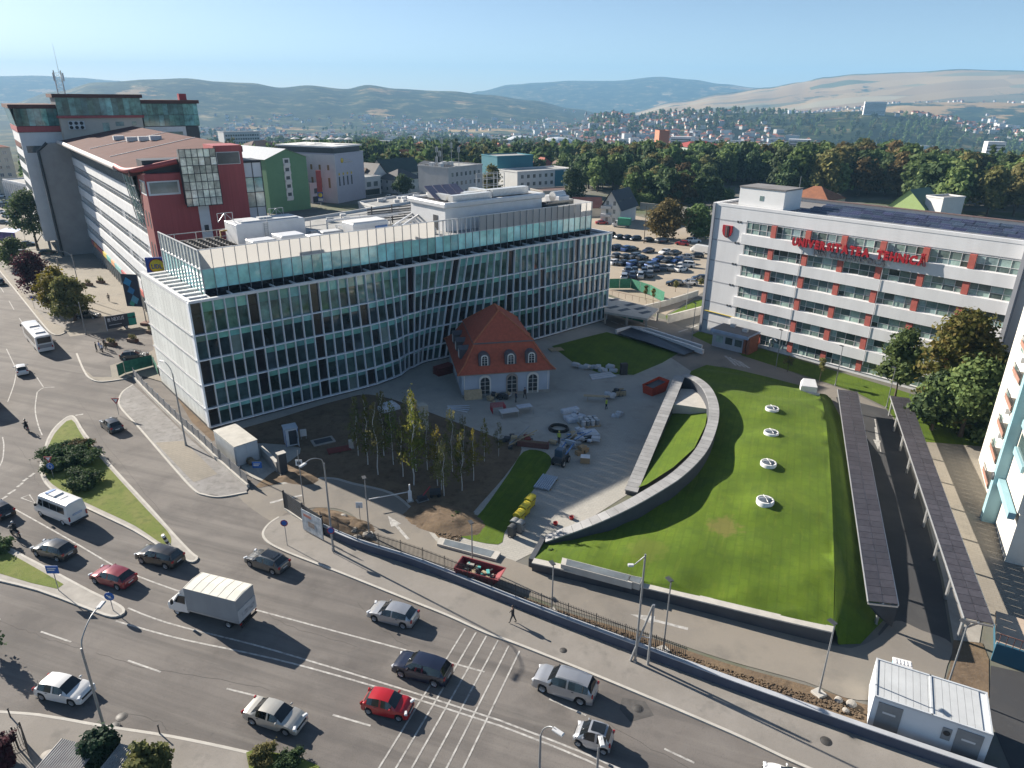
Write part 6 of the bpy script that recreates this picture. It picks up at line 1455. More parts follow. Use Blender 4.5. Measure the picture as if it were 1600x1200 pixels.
def box_van():
 r,_ = boxy('white van with green box behind the car park','van','box_van',(984,356),(958,354))
 MB().box(-3.1,1.2,-1.1,1.1,.9,3.2).build('box',mat('van_green',(.04,.25,.16),.6),r);c = MB();loft(c,[(1.25,[(1,.5),(1.02,1.3),(.85,2.2),(.4,2.25)]),(2.0,[(1,.5),(1.02,1.3),(.85,2.2),(.4,2.25)]),(2.8,[(.98,.5),(1.0,1.1),(.9,1.3),(.4,1.32)]),(3.2,[(.85,.5),(.88,.9),(.7,1.0),(.3,1.02)])]);c.build('cab',PAINT['white'],r);MB().box(1.7,2.2,-1.04,1.04,1.4,2.0).build('cab_window',car_glass,r);wheels(r,[(2.2,-.9),(2.2,.9),(-2,-.9),(-2,.9)],.36)
 r,_ = boxy('white panel van parked near the university corner','van','panel_van',(1106,397),(1082,393))
 c = MB();s = [(1.0,.4),(1.02,1.3),(.9,2.3),(.5,2.4)];loft(c,[(-2.8,s),(1.3,s),(1.9,[(1,.4),(1.02,1.2),(.84,1.9),(.4,2.0)]),(2.5,[(.97,.4),(.98,1.1),(.86,1.25),(.4,1.28)]),(2.9,[(.8,.45),(.84,.8),(.7,.95),(.3,.97)])],0,True,True);c.build('body',PAINT['white'],r,sharp=35)
 MB().add([(1.92,-.76,1.92),(1.92,.76,1.92),(2.48,.84,1.3),(2.48,-.84,1.3)],[(0,3,2,1)]).build('windscreen',car_glass,r);wheels(r,[(1.9,-.9),(1.9,.9),(-1.8,-.9),(-1.8,.9)],.34)
box_van()
# ================================================================ people
def skinned(name,joints,links):
 me = bpy.data.meshes.new(name);me.from_pydata([j[0] for j in joints],links,[]);o = bpy.data.objects.new(name,me);COL.objects.link(o)
 o.modifiers.new('skin','SKIN');sub = o.modifiers.new('sub','SUBSURF');sub.levels = 1;sub.render_levels = 1
 for v,(p,r) in zip(me.skin_vertices[0].data,joints): v.radius = (r,r) if not isinstance(r,tuple) else r
 me.skin_vertices[0].data[0].use_root = True
 return o
def pose(stride,arm,sit=False):
 if not sit:
  J = [((0,0,.95),(.15,.12)),((0,0,1.2),(.16,.11)),((0,0,1.42),(.17,.1)),((.01,0,1.54),.06),((.02,0,1.64),(.085,.095)),((.02,0,1.74),(.07,.085))]
  E_ = [(0,1),(1,2),(2,3),(3,4),(4,5)]
  for s_ in (-1,1):
   k = len(J);st = stride*s_;J += [((0,s_*.1,.88),.1),((st*.45,s_*.1,.5),.065),((st*.75-(.08 if st < 0 else 0),s_*.1,.1),.045),((st*.75+.12,s_*.1,.05),.04)];E_ += [(0,k),(k,k+1),(k+1,k+2),(k+2,k+3)]
   k = len(J);J += [((0,s_*.2,1.4),.06),((-st*arm*.4,s_*.25,1.14),.048),((-st*arm*.8+.06,s_*.25,.9),.038),((-st*arm+.09,s_*.25,.8),.035)];E_ += [(2,k),(k,k+1),(k+1,k+2),(k+2,k+3)]
 else:
  J = [((-.1,0,.82),(.16,.13)),((-.06,0,1.05),(.16,.12)),((0,0,1.28),(.18,.11)),((.04,0,1.42),.06),((.08,0,1.55),(.12,.13)),((.09,0,1.66),(.1,.11))]
  E_ = [(0,1),(1,2),(2,3),(3,4),(4,5)]
  for s_ in (-1,1):
   k = len(J);J += [((0,s_*.14,.8),.1),((.36,s_*.2,.72),.075),((.22,s_*.2,.34),.055),((.36,s_*.2,.28),.04)];E_ += [(0,k),(k,k+1),(k+1,k+2),(k+2,k+3)]
   k = len(J);J += [((.03,s_*.22,1.26),.065),((.25,s_*.3,1.1),.05),((.5,s_*.28,1.04),.04),((.56,s_*.26,1.03),.04)];E_ += [(2,k),(k,k+1),(k+1,k+2),(k+2,k+3)]
 return J,E_
_po = {k: skinned('person_body',*pose(*v)) for k,v in (('walk',(.3,.8)),('stand',(.08,.5)),('ride',(0,0,True)))}
_dg = bpy.context.evaluated_depsgraph_get();POSE = {}
for k,o in _po.items(): POSE[k] = bpy.data.meshes.new_from_object(o.evaluated_get(_dg));POSE[k].polygons.foreach_set('use_smooth',[True]*len(POSE[k].polygons))
for o in _po.values(): bpy.data.objects.remove(o)
def clothes(top,legs,skin=(.42,.25,.18),shoes=(.03,.03,.03),split=.93,neck=1.47):
 n = 'clothes_%d' % len(MATS);m = bpy.data.materials.new(n);m.use_nodes = True;MATS[n] = m;t = m.node_tree;b = t.nodes['Principled BSDF'];b.inputs['Roughness'].default_value = .85
 tc = t.nodes.new('ShaderNodeTexCoord');sx = t.nodes.new('ShaderNodeSeparateXYZ');mr = t.nodes.new('ShaderNodeMapRange');mr.inputs['From Max'].default_value = 2.0;rp = t.nodes.new('ShaderNodeValToRGB');rp.color_ramp.interpolation = 'CONSTANT'
 t.links.new(tc.outputs['Object'],sx.inputs[0]);t.links.new(sx.outputs['Z'],mr.inputs['Value']);t.links.new(mr.outputs[0],rp.inputs[0]);e = rp.color_ramp.elements
 e.new(.3);e.new(.6)
 for k,(p,c) in zip(e,((0,shoes),(.055,legs),(split/2,top),(neck/2,skin))): k.position = p;k.color = (*c,1)
 t.links.new(rp.outputs[0],b.inputs['Base Color']);return m
def person(label,px,rz,pz,top,legs,hair=(.03,.02,.015),z=.13,scale=1.0,hat=None,group=None):
 g = G(*px);r = thing('person',label,'person',(g.x,g.y,z),rz,group);me = POSE[pz].copy();me.materials.clear();me.materials.append(clothes(top,legs));b = obj('body',me,r);r.scale = (scale,)*3
 hx = .02 if pz != 'ride' else .085;hz_ = 1.70 if pz != 'ride' else 1.60;k = 1.0 if pz != 'ride' else 1.28
 MB().lathe([(0,.115),(.05,.108),(.088,.075),(.1,.03),(.098,-.01)],12).build('hair' if not hat else 'helmet',mat('hair_%s' % str(hat or hair),hat or hair,.7 if not hat else .3,.1,3),r,(hx-.015,0,hz_)).scale = (k,k,k)
 return r
person('pedestrian in black walking past the crossing on the fence-side pavement',(801,975),R(170),'walk',(.012,.012,.014),(.02,.02,.025))
for i,(x,y,c,l,lab) in enumerate(((152,551,(.02,.02,.025),(.03,.03,.04),'person in black at the kerb end of the group by the trailer'),(157,549,(.35,.4,.6),(.03,.035,.06),'person in pale blue shirt in the group by the trailer'),(161,553,(.45,.5,.62),(.02,.02,.03),'person in white-blue top in the middle of the group by the trailer'),(167,549,(.09,.07,.03),(.015,.015,.015),'person in olive jacket at the planter end of the group'),(164,545,(.03,.03,.035),(.05,.05,.06),'person in dark clothes at the back of the group by the trailer'))):
 person(lab,(x,y),R(200+i*40),'stand',c,l)
person('lone walker crossing the plaza behind the trees',(171,472),R(-60),'walk',(.06,.05,.05),(.03,.03,.04))
person('worker in a yellow-green vest standing by a board in the yard',(947,640),R(150),'stand',(.42,.55,.05),(.02,.022,.03),z=.01)
person('worker in yellow-green vest and helmet in the material heap',(873,693),R(60),'stand',(.42,.55,.05),(.02,.022,.03),z=.01,hat=(.7,.65,.1))
person('dark clothed worker bending light by the old house door',(806,629),R(20),'stand',(.02,.03,.06),(.015,.02,.03),z=.01)
person('dark clothed worker at the right-hand arched window',(820,623),R(120),'walk',(.05,.03,.03),(.015,.015,.02),z=.01)
g = G(266,856);e = thing('marker_post','leaning black and white striped marker post at the island tip','post',(g.x,g.y,.15));e.rotation_euler = (R(14),R(-8),0)
for k in range(6): MB().cone((0,0,k*.28),(0,0,k*.28+.28),.16,.16,10).build('stripe',[car_black,white_paint][k % 2],e)
def motorbike(label,plabel,px,rz,jacket,helmet):
 g = G(*px);r = thing('motorcycle',label,'motorcycle',(g.x,g.y,.004),rz)
 for x in (-.68,.68):
  wl = obj('wheel',None,r,(x,0,.31));MB().lathe([(.2,-.05),(.29,-.06),(.31,0),(.29,.06),(.2,.05)],18,axis='y').build('tyre',tyre_m,wl);MB().lathe([(.21,-.03),(.05,-.06),(0,-.06)],14,axis='y').lathe([(.21,.03),(.05,.06),(0,.06)],14,axis='y').build('rim',rim_m,wl)
 b = MB();loft(b,[(-.9,[(.06,.68),(.1,.74),(.04,.8)]),(-.45,[(.14,.55),(.17,.68),(.1,.8)]),(0,[(.17,.32),(.2,.55),(.12,.78)]),(.3,[(.14,.4),(.17,.75),(.1,.95)]),(.6,[(.08,.7),(.16,.95),(.08,1.1)])],0,True,True);b.build('fairing',mat('bike_paint',(.03,.03,.035),.3,.1,2,coat=.5),r,sharp=40)
 MB().tube([(.68,0,.31),(.5,0,.95),(.44,0,1.05)],.04,6).build('fork',galv,r);MB().tube([(.48,-.36,1.03),(.52,-.2,1.06),(.5,0,1.06),(.52,.2,1.06),(.48,.36,1.03)],.02,6).build('handlebar',car_black,r)
 MB().cbox((-.35,0,.78),.75,.28,.08,0,0,.03).build('seat',black_rub,r);MB().cbox((.68,0,.9),.12,.22,.16,0,0,.03).build('headlight',lamp_w,r);MB().cbox((-.92,0,.74),.06,.16,.08).build('tail_light',lamp_r,r);MB().tube([(.1,-.16,.3),(-.4,-.18,.3),(-.85,-.2,.42)],.045,7).build('exhaust',galv,r)
 q = person(plabel,px,rz,'ride',jacket,(.02,.02,.025),z=.1,hat=helmet);q.location = (g.x-.12*math.cos(rz),g.y-.12*math.sin(rz),.06)
motorbike('dark motorcycle between the minibus and the dark hatchback','rider in dark jacket on the motorcycle beside the minibus',(25,838),frame2(G(40,846),G(5,826)),(.02,.02,.022),(.5,.5,.5))
motorbike('dark scooter behind the bus at the picture edge','rider in black on the scooter behind the bus',(43,674),frame2(G(52,684),G(30,660)),(.012,.012,.014),(.02,.02,.02))
# ================================================================ trees and shrubs
import numpy as np
def leaf_mat(name,dark,mid,lite,rand=.25,hue=.022):
 m = bpy.data.materials.new(name);m.use_nodes = True;MATS[name] = m;t = m.node_tree;N = t.nodes;L = t.links;b = N['Principled BSDF'];b.inputs['Roughness'].default_value = .75;b.inputs['Specular IOR Level'].default_value = .2
 tc = N.new('ShaderNodeTexCoord');n1 = N.new('ShaderNodeTexNoise');n1.inputs['Scale'].default_value = .9;n1.inputs['Detail'].default_value = 4;L.new(tc.outputs['Object'],n1.inputs['Vector'])
 rp = N.new('ShaderNodeValToRGB');e = rp.color_ramp.elements;e.new(.5)
 for k,(p,c) in zip(e,((.3,dark),(.5,mid),(.7,lite))): k.position = p;k.color = (*c,1)
 L.new(n1.outputs['Fac'],rp.inputs[0]);oi = N.new('ShaderNodeObjectInfo');hs = N.new('ShaderNodeHueSaturation')
 v = N.new('ShaderNodeMapRange');v.inputs['To Min'].default_value = 1-rand;v.inputs['To Max'].default_value = 1+rand;L.new(oi.outputs['Random'],v.inputs['Value']);L.new(v.outputs[0],hs.inputs['Value'])
 ml = N.new('ShaderNodeMath');ml.operation = 'MULTIPLY';ml.inputs[1].default_value = 5.37;fr = N.new('ShaderNodeMath');fr.operation = 'FRACT';L.new(oi.outputs['Random'],ml.inputs[0]);L.new(ml.outputs[0],fr.inputs[0])
 h = N.new('ShaderNodeMapRange');h.inputs['To Min'].default_value = .5-hue;h.inputs['To Max'].default_value = .5+hue*.45;L.new(fr.outputs[0],h.inputs['Value']);L.new(h.outputs[0],hs.inputs['Hue'])
 L.new(rp.outputs[0],hs.inputs['Color']);L.new(hs.outputs[0],b.inputs['Base Color'])
 tr = N.new('ShaderNodeBsdfTranslucent');L.new(hs.outputs[0],tr.inputs[0]);mx = N.new('ShaderNodeMixShader');mx.inputs[0].default_value = .36;L.new(b.outputs[0],mx.inputs[1]);L.new(tr.outputs[0],mx.inputs[2]);L.new(mx.outputs[0],N['Material Output'].inputs[0])
 return m
lf_green = leaf_mat('leaf_green',(0.066,0.1117,0.0414),(0.1179,0.1827,0.062),(0.2003,0.2639,0.0895),.3)
lf_dark = leaf_mat('leaf_dark',(0.0356,0.0674,0.0338),(0.0636,0.1053,0.045),(0.1145,0.158,0.0618),.3)
lf_olive = leaf_mat('leaf_olive',(0.0929,0.1064,0.0377),(0.1671,0.1684,0.0594),(0.2599,0.2304,0.081),.3)
lf_rust = leaf_mat('leaf_rust',(0.0813,0.0688,0.027),(0.15,0.115,0.045),(0.225,0.1625,0.063),.3)
lf_yellow = leaf_mat('leaf_yellow',(0.1125,0.1125,0.015),(0.2,0.1875,0.025),(0.3125,0.275,0.0438),.2)
lf_birch = leaf_mat('leaf_birch',(0.065,0.0975,0.0195),(0.13,0.156,0.0286),(0.247,0.221,0.039),.3)
lf_plum = leaf_mat('leaf_plum',(0.0286,0.0104,0.0156),(0.065,0.0208,0.0286),(0.117,0.039,0.0455),.2)
lf_con = leaf_mat('leaf_conifer',(0.013,0.0312,0.0169),(0.0234,0.0494,0.026),(0.039,0.0715,0.0338),.3)
bark = mat('bark',(.10,.075,.055),.95,.25,3,bump=.5);birch_bark = mat('birch_bark',(.55,.53,.50),.8,.35,5,stretch=(1,1,4));
def leaves(seed,blobs,n,size,up=.35,droop=0.0):
 """Leaf-sized quads scattered through ellipsoid clumps: blobs = (x, y, z, rx, ry, rz)."""
 g = np.random.default_rng(seed);B = np.array(blobs,float);vol = (B[:,3]*B[:,4]*B[:,5])**(2/3);idx = g.choice(len(B),n,p=vol/vol.sum())
 d = g.normal(size=(n,3));d /= np.linalg.norm(d,axis=1)[:,None];rad = g.random(n)**(.38);c = B[idx]
 P = c[:,:3]+d*rad[:,None]*c[:,3:]*(1+.26*g.normal(size=(n,1)))
 nrm = d*.8+g.normal(size=(n,3))*.55;nrm[:,2] += up;nrm /= np.linalg.norm(nrm,axis=1)[:,None]
 a = np.cross(nrm,g.normal(size=(n,3)));a /= np.linalg.norm(a,axis=1)[:,None];b = np.cross(nrm,a);s = size*(.6+.8*g.random((n,1)))
 if droop: a[:,2] -= droop;
 V = np.stack([P-a*s-b*s*.45,P+a*s*.2-b*s*.75,P+a*s+b*s*.35,P-a*s*.25+b*s*.75],1).reshape(-1,3)
 return V
def quads_mesh(name,V,m):
 n = len(V)//4;me = bpy.data.meshes.new(name);me.vertices.add(len(V));me.vertices.foreach_set('co',V.astype(np.float32).ravel());me.loops.add(n*4);me.loops.foreach_set('vertex_index',np.arange(n*4,dtype=np.int32))
 me.polygons.add(n);me.polygons.foreach_set('loop_start',np.arange(0,n*4,4,dtype=np.int32));me.polygons.foreach_set('loop_total',np.full(n,4,dtype=np.int32));me.materials.append(m);me.update();me.validate();return me
def crown_blobs(seed,h,r,base,n=26,flat=1.0):
 rr = random.Random(seed);out = []
 for i in range(n):
  t = rr.random()**.75;z = base+(h-base)*t;k = math.sin(math.pi*min(1,.18+.80*t))**.75*r;a = rr.uniform(0,6.283);q = rr.uniform(.35,.88)*k
  s = rr.uniform(.26,.44)*r;out.append((q*math.cos(a),q*math.sin(a),z,s,s,s*.75*flat))
 out.append((0,0,base+(h-base)*.5,r*.5,r*.5,(h-base)*.38));return out
def trunk_mesh(seed,h,r0,blobs,m,nl=7):
 rr = random.Random(seed);mb = MB();top = h*.75;x = y = 0;pts = []
 for i in range(7): t = i/6;pts.append((x,y,top*t));x += rr.uniform(-.12,.12)*h*.05;y += rr.uniform(-.12,.12)*h*.05
 mb.tube(pts,[r0*(1.25 if i == 0 else 1)*(1-.8*i/6) for i in range(7)],7)
 for b in sorted(blobs,key=lambda b: -b[3])[1:nl+1]:
  z0 = max(h*.2,b[2]*.62);k = min(6,max(0,int(z0/top*6)));p = Vector(pts[k]);q = Vector(b[:3]);mb.tube([p,p.lerp(q,.5)+Vector((0,0,.3)),q],[r0*.42,r0*.26,r0*.08],5)
 return mb.mesh('trunk',m)
def species(name,seed,h,r,base,n,size,lm,bm=None,r0=.28,nb=26,up=.35,flat=1.0,droop=0):
 bl = crown_blobs(seed,h,r,base,nb,flat);return (quads_mesh('crown',leaves(seed,bl,n,size,up,droop),lm),trunk_mesh(seed,h,r0,bl,bm or bark),name)
def conifer(seed,h,r,n,size,lm=None):
 g = np.random.default_rng(seed);bl = []
 for k in range(16):
  t = k/15;z = h*(.1+.88*t);rad = r*(1-t)**.85+.15
  for a in range(7): q = a*.9+k*1.3;bl.append((rad*.55*math.cos(q),rad*.55*math.sin(q),z,rad*.5,rad*.5,h*.045))
 mb = MB().cone((0,0,0),(0,0,h*.95),r*.07,.03,7);return (quads_mesh('crown',leaves(seed,bl,n,size,.1,.3),lm or lf_con),mb.mesh('trunk',bark),'conifer')
def plant(sp,label,cat,loc,s=1.0,rz=None,group=None,name=None,sz=None):
 r = thing(name or sp[2],label,cat,loc,rnd.uniform(0,6.28) if rz is None else rz,group);r.scale = (s,s,sz or s);obj('trunk',sp[1],r);obj('crown',sp[0],r);return r
# ---- roadside trees on the west plaza
def near_trees():
 def T(px,ty,w_px,seed,lm,n,size,lab,base=.18,r0=.28,nb=34,name='tree',flat=1.0,z=.12,hfix=None):
  g = G(*px);h = hfix or htop(px[0],px[1],ty);wid = (G(px[0]+w_px/2,px[1])-G(px[0]-w_px/2,px[1])).length;sp = species(name,seed,h,wid/2,h*base,n,size,lm,None,r0,nb,.35,flat);return plant(sp,lab,'tree',(g.x,g.y,z),1,0,None,name)
 T((60,392),300,66,21,lf_dark,5200,.3,'dark green tree with round crown in front of the concrete blade wall',.3,.35)
 T((27,418),376,50,22,lf_green,2600,.28,'small green tree beside the plum-coloured tree on the verge',.12)
 T((58,458),398,62,23,lf_plum,4200,.24,'plum-leaved round tree on the roadside verge',.12)
 T((92,486),420,60,24,lf_yellow,4200,.25,'yellow-green round tree next to the plum-leaved tree',.1)
 T((118,502),434,62,25,lf_olive,4600,.25,'olive green tree shading the parked car by the kerb',.15)
 # by the university
 T((1398,622),522,64,31,lf_green,5200,.27,'slender light green tree between the carports and the university',.28,.16,30,z=.03)
 T((1478,660),498,118,32,leaf_mat('leaf_autumn',(0.0585,0.078,0.0182),(0.117,0.1235,0.0312),(0.221,0.182,0.052),.1),13000,.28,'large tree turning brown at the top in front of the university',.12,.32,60,z=.03)
 T((1500,682),572,120,33,lf_green,11000,.28,'broad green tree beside the cream apartment house',.06,.3,50,z=.03)
 T((1455,672),590,70,34,lf_dark,5000,.27,'low dark green tree under the browning tree',.08,.22,30,z=.03)
 T((1540,676),560,70,35,lf_dark,5200,.27,'dark green tree touching the apartment wall',.08,.25,30,z=.03)
 for i,(x,y,ty) in enumerate(((1008,470,448),(1020,473,452),(1055,457,440),(1095,450,436),(1230,582,556),(1280,598,560))):
  T((x,y),ty,10+4*(i > 3),40+i,lf_olive,380,.17,['sapling by the green fence corner','second sapling beside the green fence corner','sapling on the car park edge','sapling near the university corner post','thin young tree on the lawn strip near the lodge','thin young tree on the lawn strip below the lettering'][i]+' with sparse leaves',.45,.05,10,'sapling')
 T((1040,372),322,66,51,lf_rust,4200,.4,'olive brown tree at the far edge of the car park',.2,.3);T((1088,374),326,54,52,lf_green,4200,.4,'green tree at the far edge of the car park',.15,.3)
 T((455,322),288,42,53,lf_olive,2600,.4,'yellow-green tree before the green apartment block',.15);T((428,318),262,34,54,lf_dark,2600,.4,'dark round tree between stair tower and green block',.1);T((630,305),276,32,55,lf_dark,2600,.4,'dark round tree in front of the white villa',.15);T((676,313),290,24,56,lf_olive,1500,.4,'olive bush-like tree left of the mural office',.1);T((768,315),262,40,57,lf_olive,2400,.45,'olive tree between mural office and teal block',.1)
 T((895,318),262,40,58,lf_dark,2600,.5,'dark tree beside the white office end',.1);
near_trees()
# ---- young birches in the soil bed
def birches():
 rr = random.Random(4);sps = []
 for s in range(4):
  h = 10.0;bl = [(rr.uniform(-1.3,1.3)*(1.05-.8*t),rr.uniform(-1.3,1.3)*(1.05-.8*t),h*(.32+.66*t),.75*(1.2-.8*t),.75*(1.2-.8*t),.7) for t in [i/21 for i in range(22)]]
  mb = MB();pts = [(rr.uniform(-.05,.05)*i,rr.uniform(-.05,.05)*i,h*i/8) for i in range(9)];mb.tube(pts,[.085*(1-.85*i/8) for i in range(9)],6)
  for b in bl[::2]: q = pts[min(7,int(b[2]/h*8))];mb.tube([(q[0],q[1],b[2]-.7),b[:3]],[.02,.006],4)
  sps.append((quads_mesh('crown',leaves(60+s,bl,900,.115,.1,.5),[lf_birch,lf_olive,lf_birch,lf_yellow][s]),mb.mesh('trunk',birch_bark),'birch_tree'))
 spots = [(575,727,618,0),(591,743,630,1),(615,727,628,0),(647,759,612,0),(650,738,622,1),(684,760,668,3),(690,766,690,1),(694,776,690,1),(722,768,676,2),(740,752,672,3),(757,722,656,3),(779,713,660,1),(707,737,640,1),(668,735,640,1),(630,745,650,1),(600,712,612,1),(725,722,650,1),(560,712,620,1),(640,715,618,1)]
 lab = ['thin birch nearest the site office cabin side of the grove','birch in front on the west side of the grove','slim birch third from the west','tall birch with the longest bare stem near the barrier','birch just behind the tall bare-stemmed one','birch with yellow top near the barrier box','low leafy birch beside the yellow-topped one','leafy birch nearest the driveway edge','birch with drooping yellow side twigs','birch with bright yellow tip','birch with round yellow crown towards the old house','dark birch at the east end of the grove','dark leafed birch in the middle of the grove','dark slim birch behind the front stems','slim birch between two pale stems','dark birch close to the glass front','dark birch before the timber stack','westernmost birch half hidden by leaves','dark birch in the back row before the insulation stack']
 for (x,y,ty,s),l in zip(spots,lab):
  g = G(x,y);h = htop(x,y,ty);plant(sps[s],l,'tree',(g.x,g.y,.01),h/10*.95,None,'young birches in the soil bed',None,h/10);
 ringm = MB().lathe([(0,.1),(.35,.09),(.6,.02),(.7,0)],12).mesh('tree_pit',soil_m)
 for x,y,ty,s in spots[:11]: g = G(x,y);struct(obj('tree_pit',ringm,None,(g.x,g.y,.015)))
birches()
# ---- juniper and shrubs
def shrubs():
 def bush(px,wpx,h,seed,lm,n,size,lab,name='shrub',elong=1.0,rz=0,z=.15,droop=0):
  g = G(*px);w = (G(px[0]+wpx/2,px[1])-G(px[0]-wpx/2,px[1])).length/2;rr = random.Random(seed)
  bl = [(rr.uniform(-.8,.8)*w*elong,rr.uniform(-.8,.8)*w,h*rr.uniform(.2,.75),w*rr.uniform(.2,.55),w*rr.uniform(.2,.55),h*rr.uniform(.15,.4)) for _ in range(26)]
  st = MB();[st.tube([(0,0,0),(b[0]*.5,b[1]*.5,b[2]*.6),b[:3]],[.05,.03,.01],4) for b in bl[:8]]
  r = thing(name,lab,'shrub',(g.x,g.y,z),rz);st.build('stems',bark,r);obj('foliage',quads_mesh('foliage',leaves(seed,bl,n,size,.5,droop),lm),r)
 jun = leaf_mat('leaf_juniper',(0.027,0.057,0.027),(0.0525,0.0975,0.039),(0.09,0.1425,0.0525),.12)
 bush((105,712),62,1.5,71,jun,11440,.1,'spreading juniper at the head of the grass island',droop=-.3);bush((133,722),50,1.5,72,jun,9240,.1,'spreading juniper in the middle of the grass island');bush((128,703),36,1.3,73,lf_rust,5000,.09,'browning juniper patch on the grass island');bush((128,758),52,1.3,74,jun,8360,.1,'lower spreading juniper on the grass island');bush((88,735),34,1.3,75,jun,5280,.1,'juniper behind the round blue arrow sign')
 bush((165,1200),46,3.2,76,lf_con,9000,.13,'dark conifer top at the bottom edge beside the lamp','conifer_bush',.8);bush((238,1226),54,2.6,77,lf_olive,7500,.14,'bright leafy shrub at the bottom edge');bush((4,1196),44,2.2,78,lf_plum,5000,.13,'dark leaved bush in the bottom-left corner');bush((-8,1020),26,3.0,79,lf_dark,900,.14,'overhanging twigs at the left picture edge',z=.5)
 bush((410,1190),34,.9,80,lf_olive,5000,.06,'low shrubs in the kerb planting bed');bush((450,1196),40,.7,81,jun,5000,.06,'low ground shrub at the end of the planting bed');bush((0,860),34,1.0,82,lf_dark,1200,.14,'dark bush on the second grass island at the picture edge')
 for i,(x,y) in enumerate(((716,806),(710,814),(704,822),(860,866),(868,868))): bush((x,y),9,.55,83+i,lf_dark,260,.09,['small clump of plants at the soil edge','second small clump along the soil edge','third small clump along the soil edge','small plant by the grass mound corner','second small plant by the grass mound corner'][i],z=.02)
shrubs()
# ---- wood behind the car park and the university, then the far wood as one mass
def woods():
 rr = random.Random(9)
 kinds = [species('broadleaf_tree',100+i,13,5.2,2.2,1500,.62,lm,None,.3,30) for i,lm in enumerate((lf_green,lf_dark,lf_olive,lf_rust,lf_green,lf_dark))]+[species('poplar_tree',120,15,2.0,1.5,1000,.5,lf_green,None,.25,22)]+[conifer(121,15,3.0,1500,.5)]
 names = ['mid green broadleaf','dark green broadleaf','olive broadleaf','rust-tinged broadleaf','bright green broadleaf','deep green broadleaf','slender poplar','dark conifer']
 zones = [  # pixel box of the ground each tree stands on, number, weights, height range, where
  ((905,262,1010,300),26,(3,4,2,1,2,3,1,3),(11,17),'beside the white gable house'),((985,285,1120,325),42,(3,3,2,2,3,3,0,0),(9,14),'behind the car park'),
  ((1010,255,1240,292),62,(3,4,3,3,3,3,2,1),(13,19),'in the wood over the university corner'),((1210,262,1420,310),62,(3,4,3,4,2,4,1,1),(14,20),'in the wood over the university roof'),
  ((1400,268,1680,345),60,(4,4,3,3,3,4,1,1),(14,20),'in the wood at the east edge'),((640,262,900,285),22,(3,4,2,1,3,3,1,2),(8,12),'among the houses behind the mural office'),((330,232,640,266),24,(3,5,2,1,2,4,1,2),(10,15),'below the valley edge behind the bank')]
 n = 0
 for (x0,y0,x1,y1),cnt,wt,(h0,h1),where in zones:
  pts = [];tries = 0
  while len(pts) < cnt and tries < 4000:
   tries += 1;p = (rr.uniform(x0,x1),rr.uniform(y0,y1));g = G(*p)
   if g.y > 425 and math.hypot(g.x,g.y) > 428: continue
   if all((g-q).length > 4.6 for q in pts): pts.append(g)
  num = {}
  for g in sorted(pts,key=lambda q: q.x):
   k = rr.choices(range(8),wt)[0];h = rr.uniform(h0,h1);s = h/(13 if k < 6 else 15);num[k] = num.get(k,0)+1
   plant(kinds[k],'%s tree %s, %s from the west' % (names[k],where,ORD[num[k]-1]),'tree',(g.x,g.y,0),s*rr.uniform(.85,1.1),None,names[k]+' trees '+where,None,s);n += 1
 # hedge line in front of the wood
 # far wood: one mass of crowns
 g = np.random.default_rng(5);base = [leaves(200+i,crown_blobs(200+i,12,5.0,2,12),90,1.35).reshape(-1,3) for i in range(5)]
 parts = {0: [],1: [],2: []}
 def put(x,y,s,k): z = terrain(x,y)[0] if math.hypot(x,y) > 430 else 0;parts[k].append(base[int(g.integers(5))]*np.array([s,s,s])+np.array([x,y,z]))
 for _ in range(2600):
  r_ = 400+900*g.random()**1.6;a = R(g.uniform(-34,42));x,y = r_*math.sin(a),r_*math.cos(a)
  if r_ < 430 and (x > 20 or x < -120): continue
  if r_ > 620 and mnoise.noise((x*.004,y*.004,7)) < -.05: continue
  put(x,y,g.uniform(.7,1.25),int(g.choice(3,p=[.45,.38,.17])))
 for _ in range(4200):
  r_ = 1300+1700*g.random();a = R(g.uniform(-30,42));x,y = r_*math.sin(a),r_*math.cos(a);z,c = terrain(x,y)
  if mnoise.noise((x*.002,y*.002,2)) < (-.12 if z > -60 else .12): continue
  put(x,y,g.uniform(.8,1.6),int(g.choice(3,p=[.45,.40,.15])))
 for k,(lm,lab) in enumerate(((lf_green,'green'),(lf_dark,'dark green'),(lf_olive,'olive'))):
  stuff(obj('distant_wood',quads_mesh('distant_wood',np.concatenate(parts[k]),lm)),'%s crowns of the distant woods across the valley' % lab,'wood')
 hb = [(x,y,z_,3.2,3.2,2.4) for x,y,z_ in [(*G(1000+i*6.2,322-i*.55).xy,2.2) for i in range(23)]]
 stuff(obj('undergrowth',quads_mesh('undergrowth',leaves(301,hb,16000,.42),lf_green)),'dense undergrowth along the back wall of the car park','undergrowth')
woods()
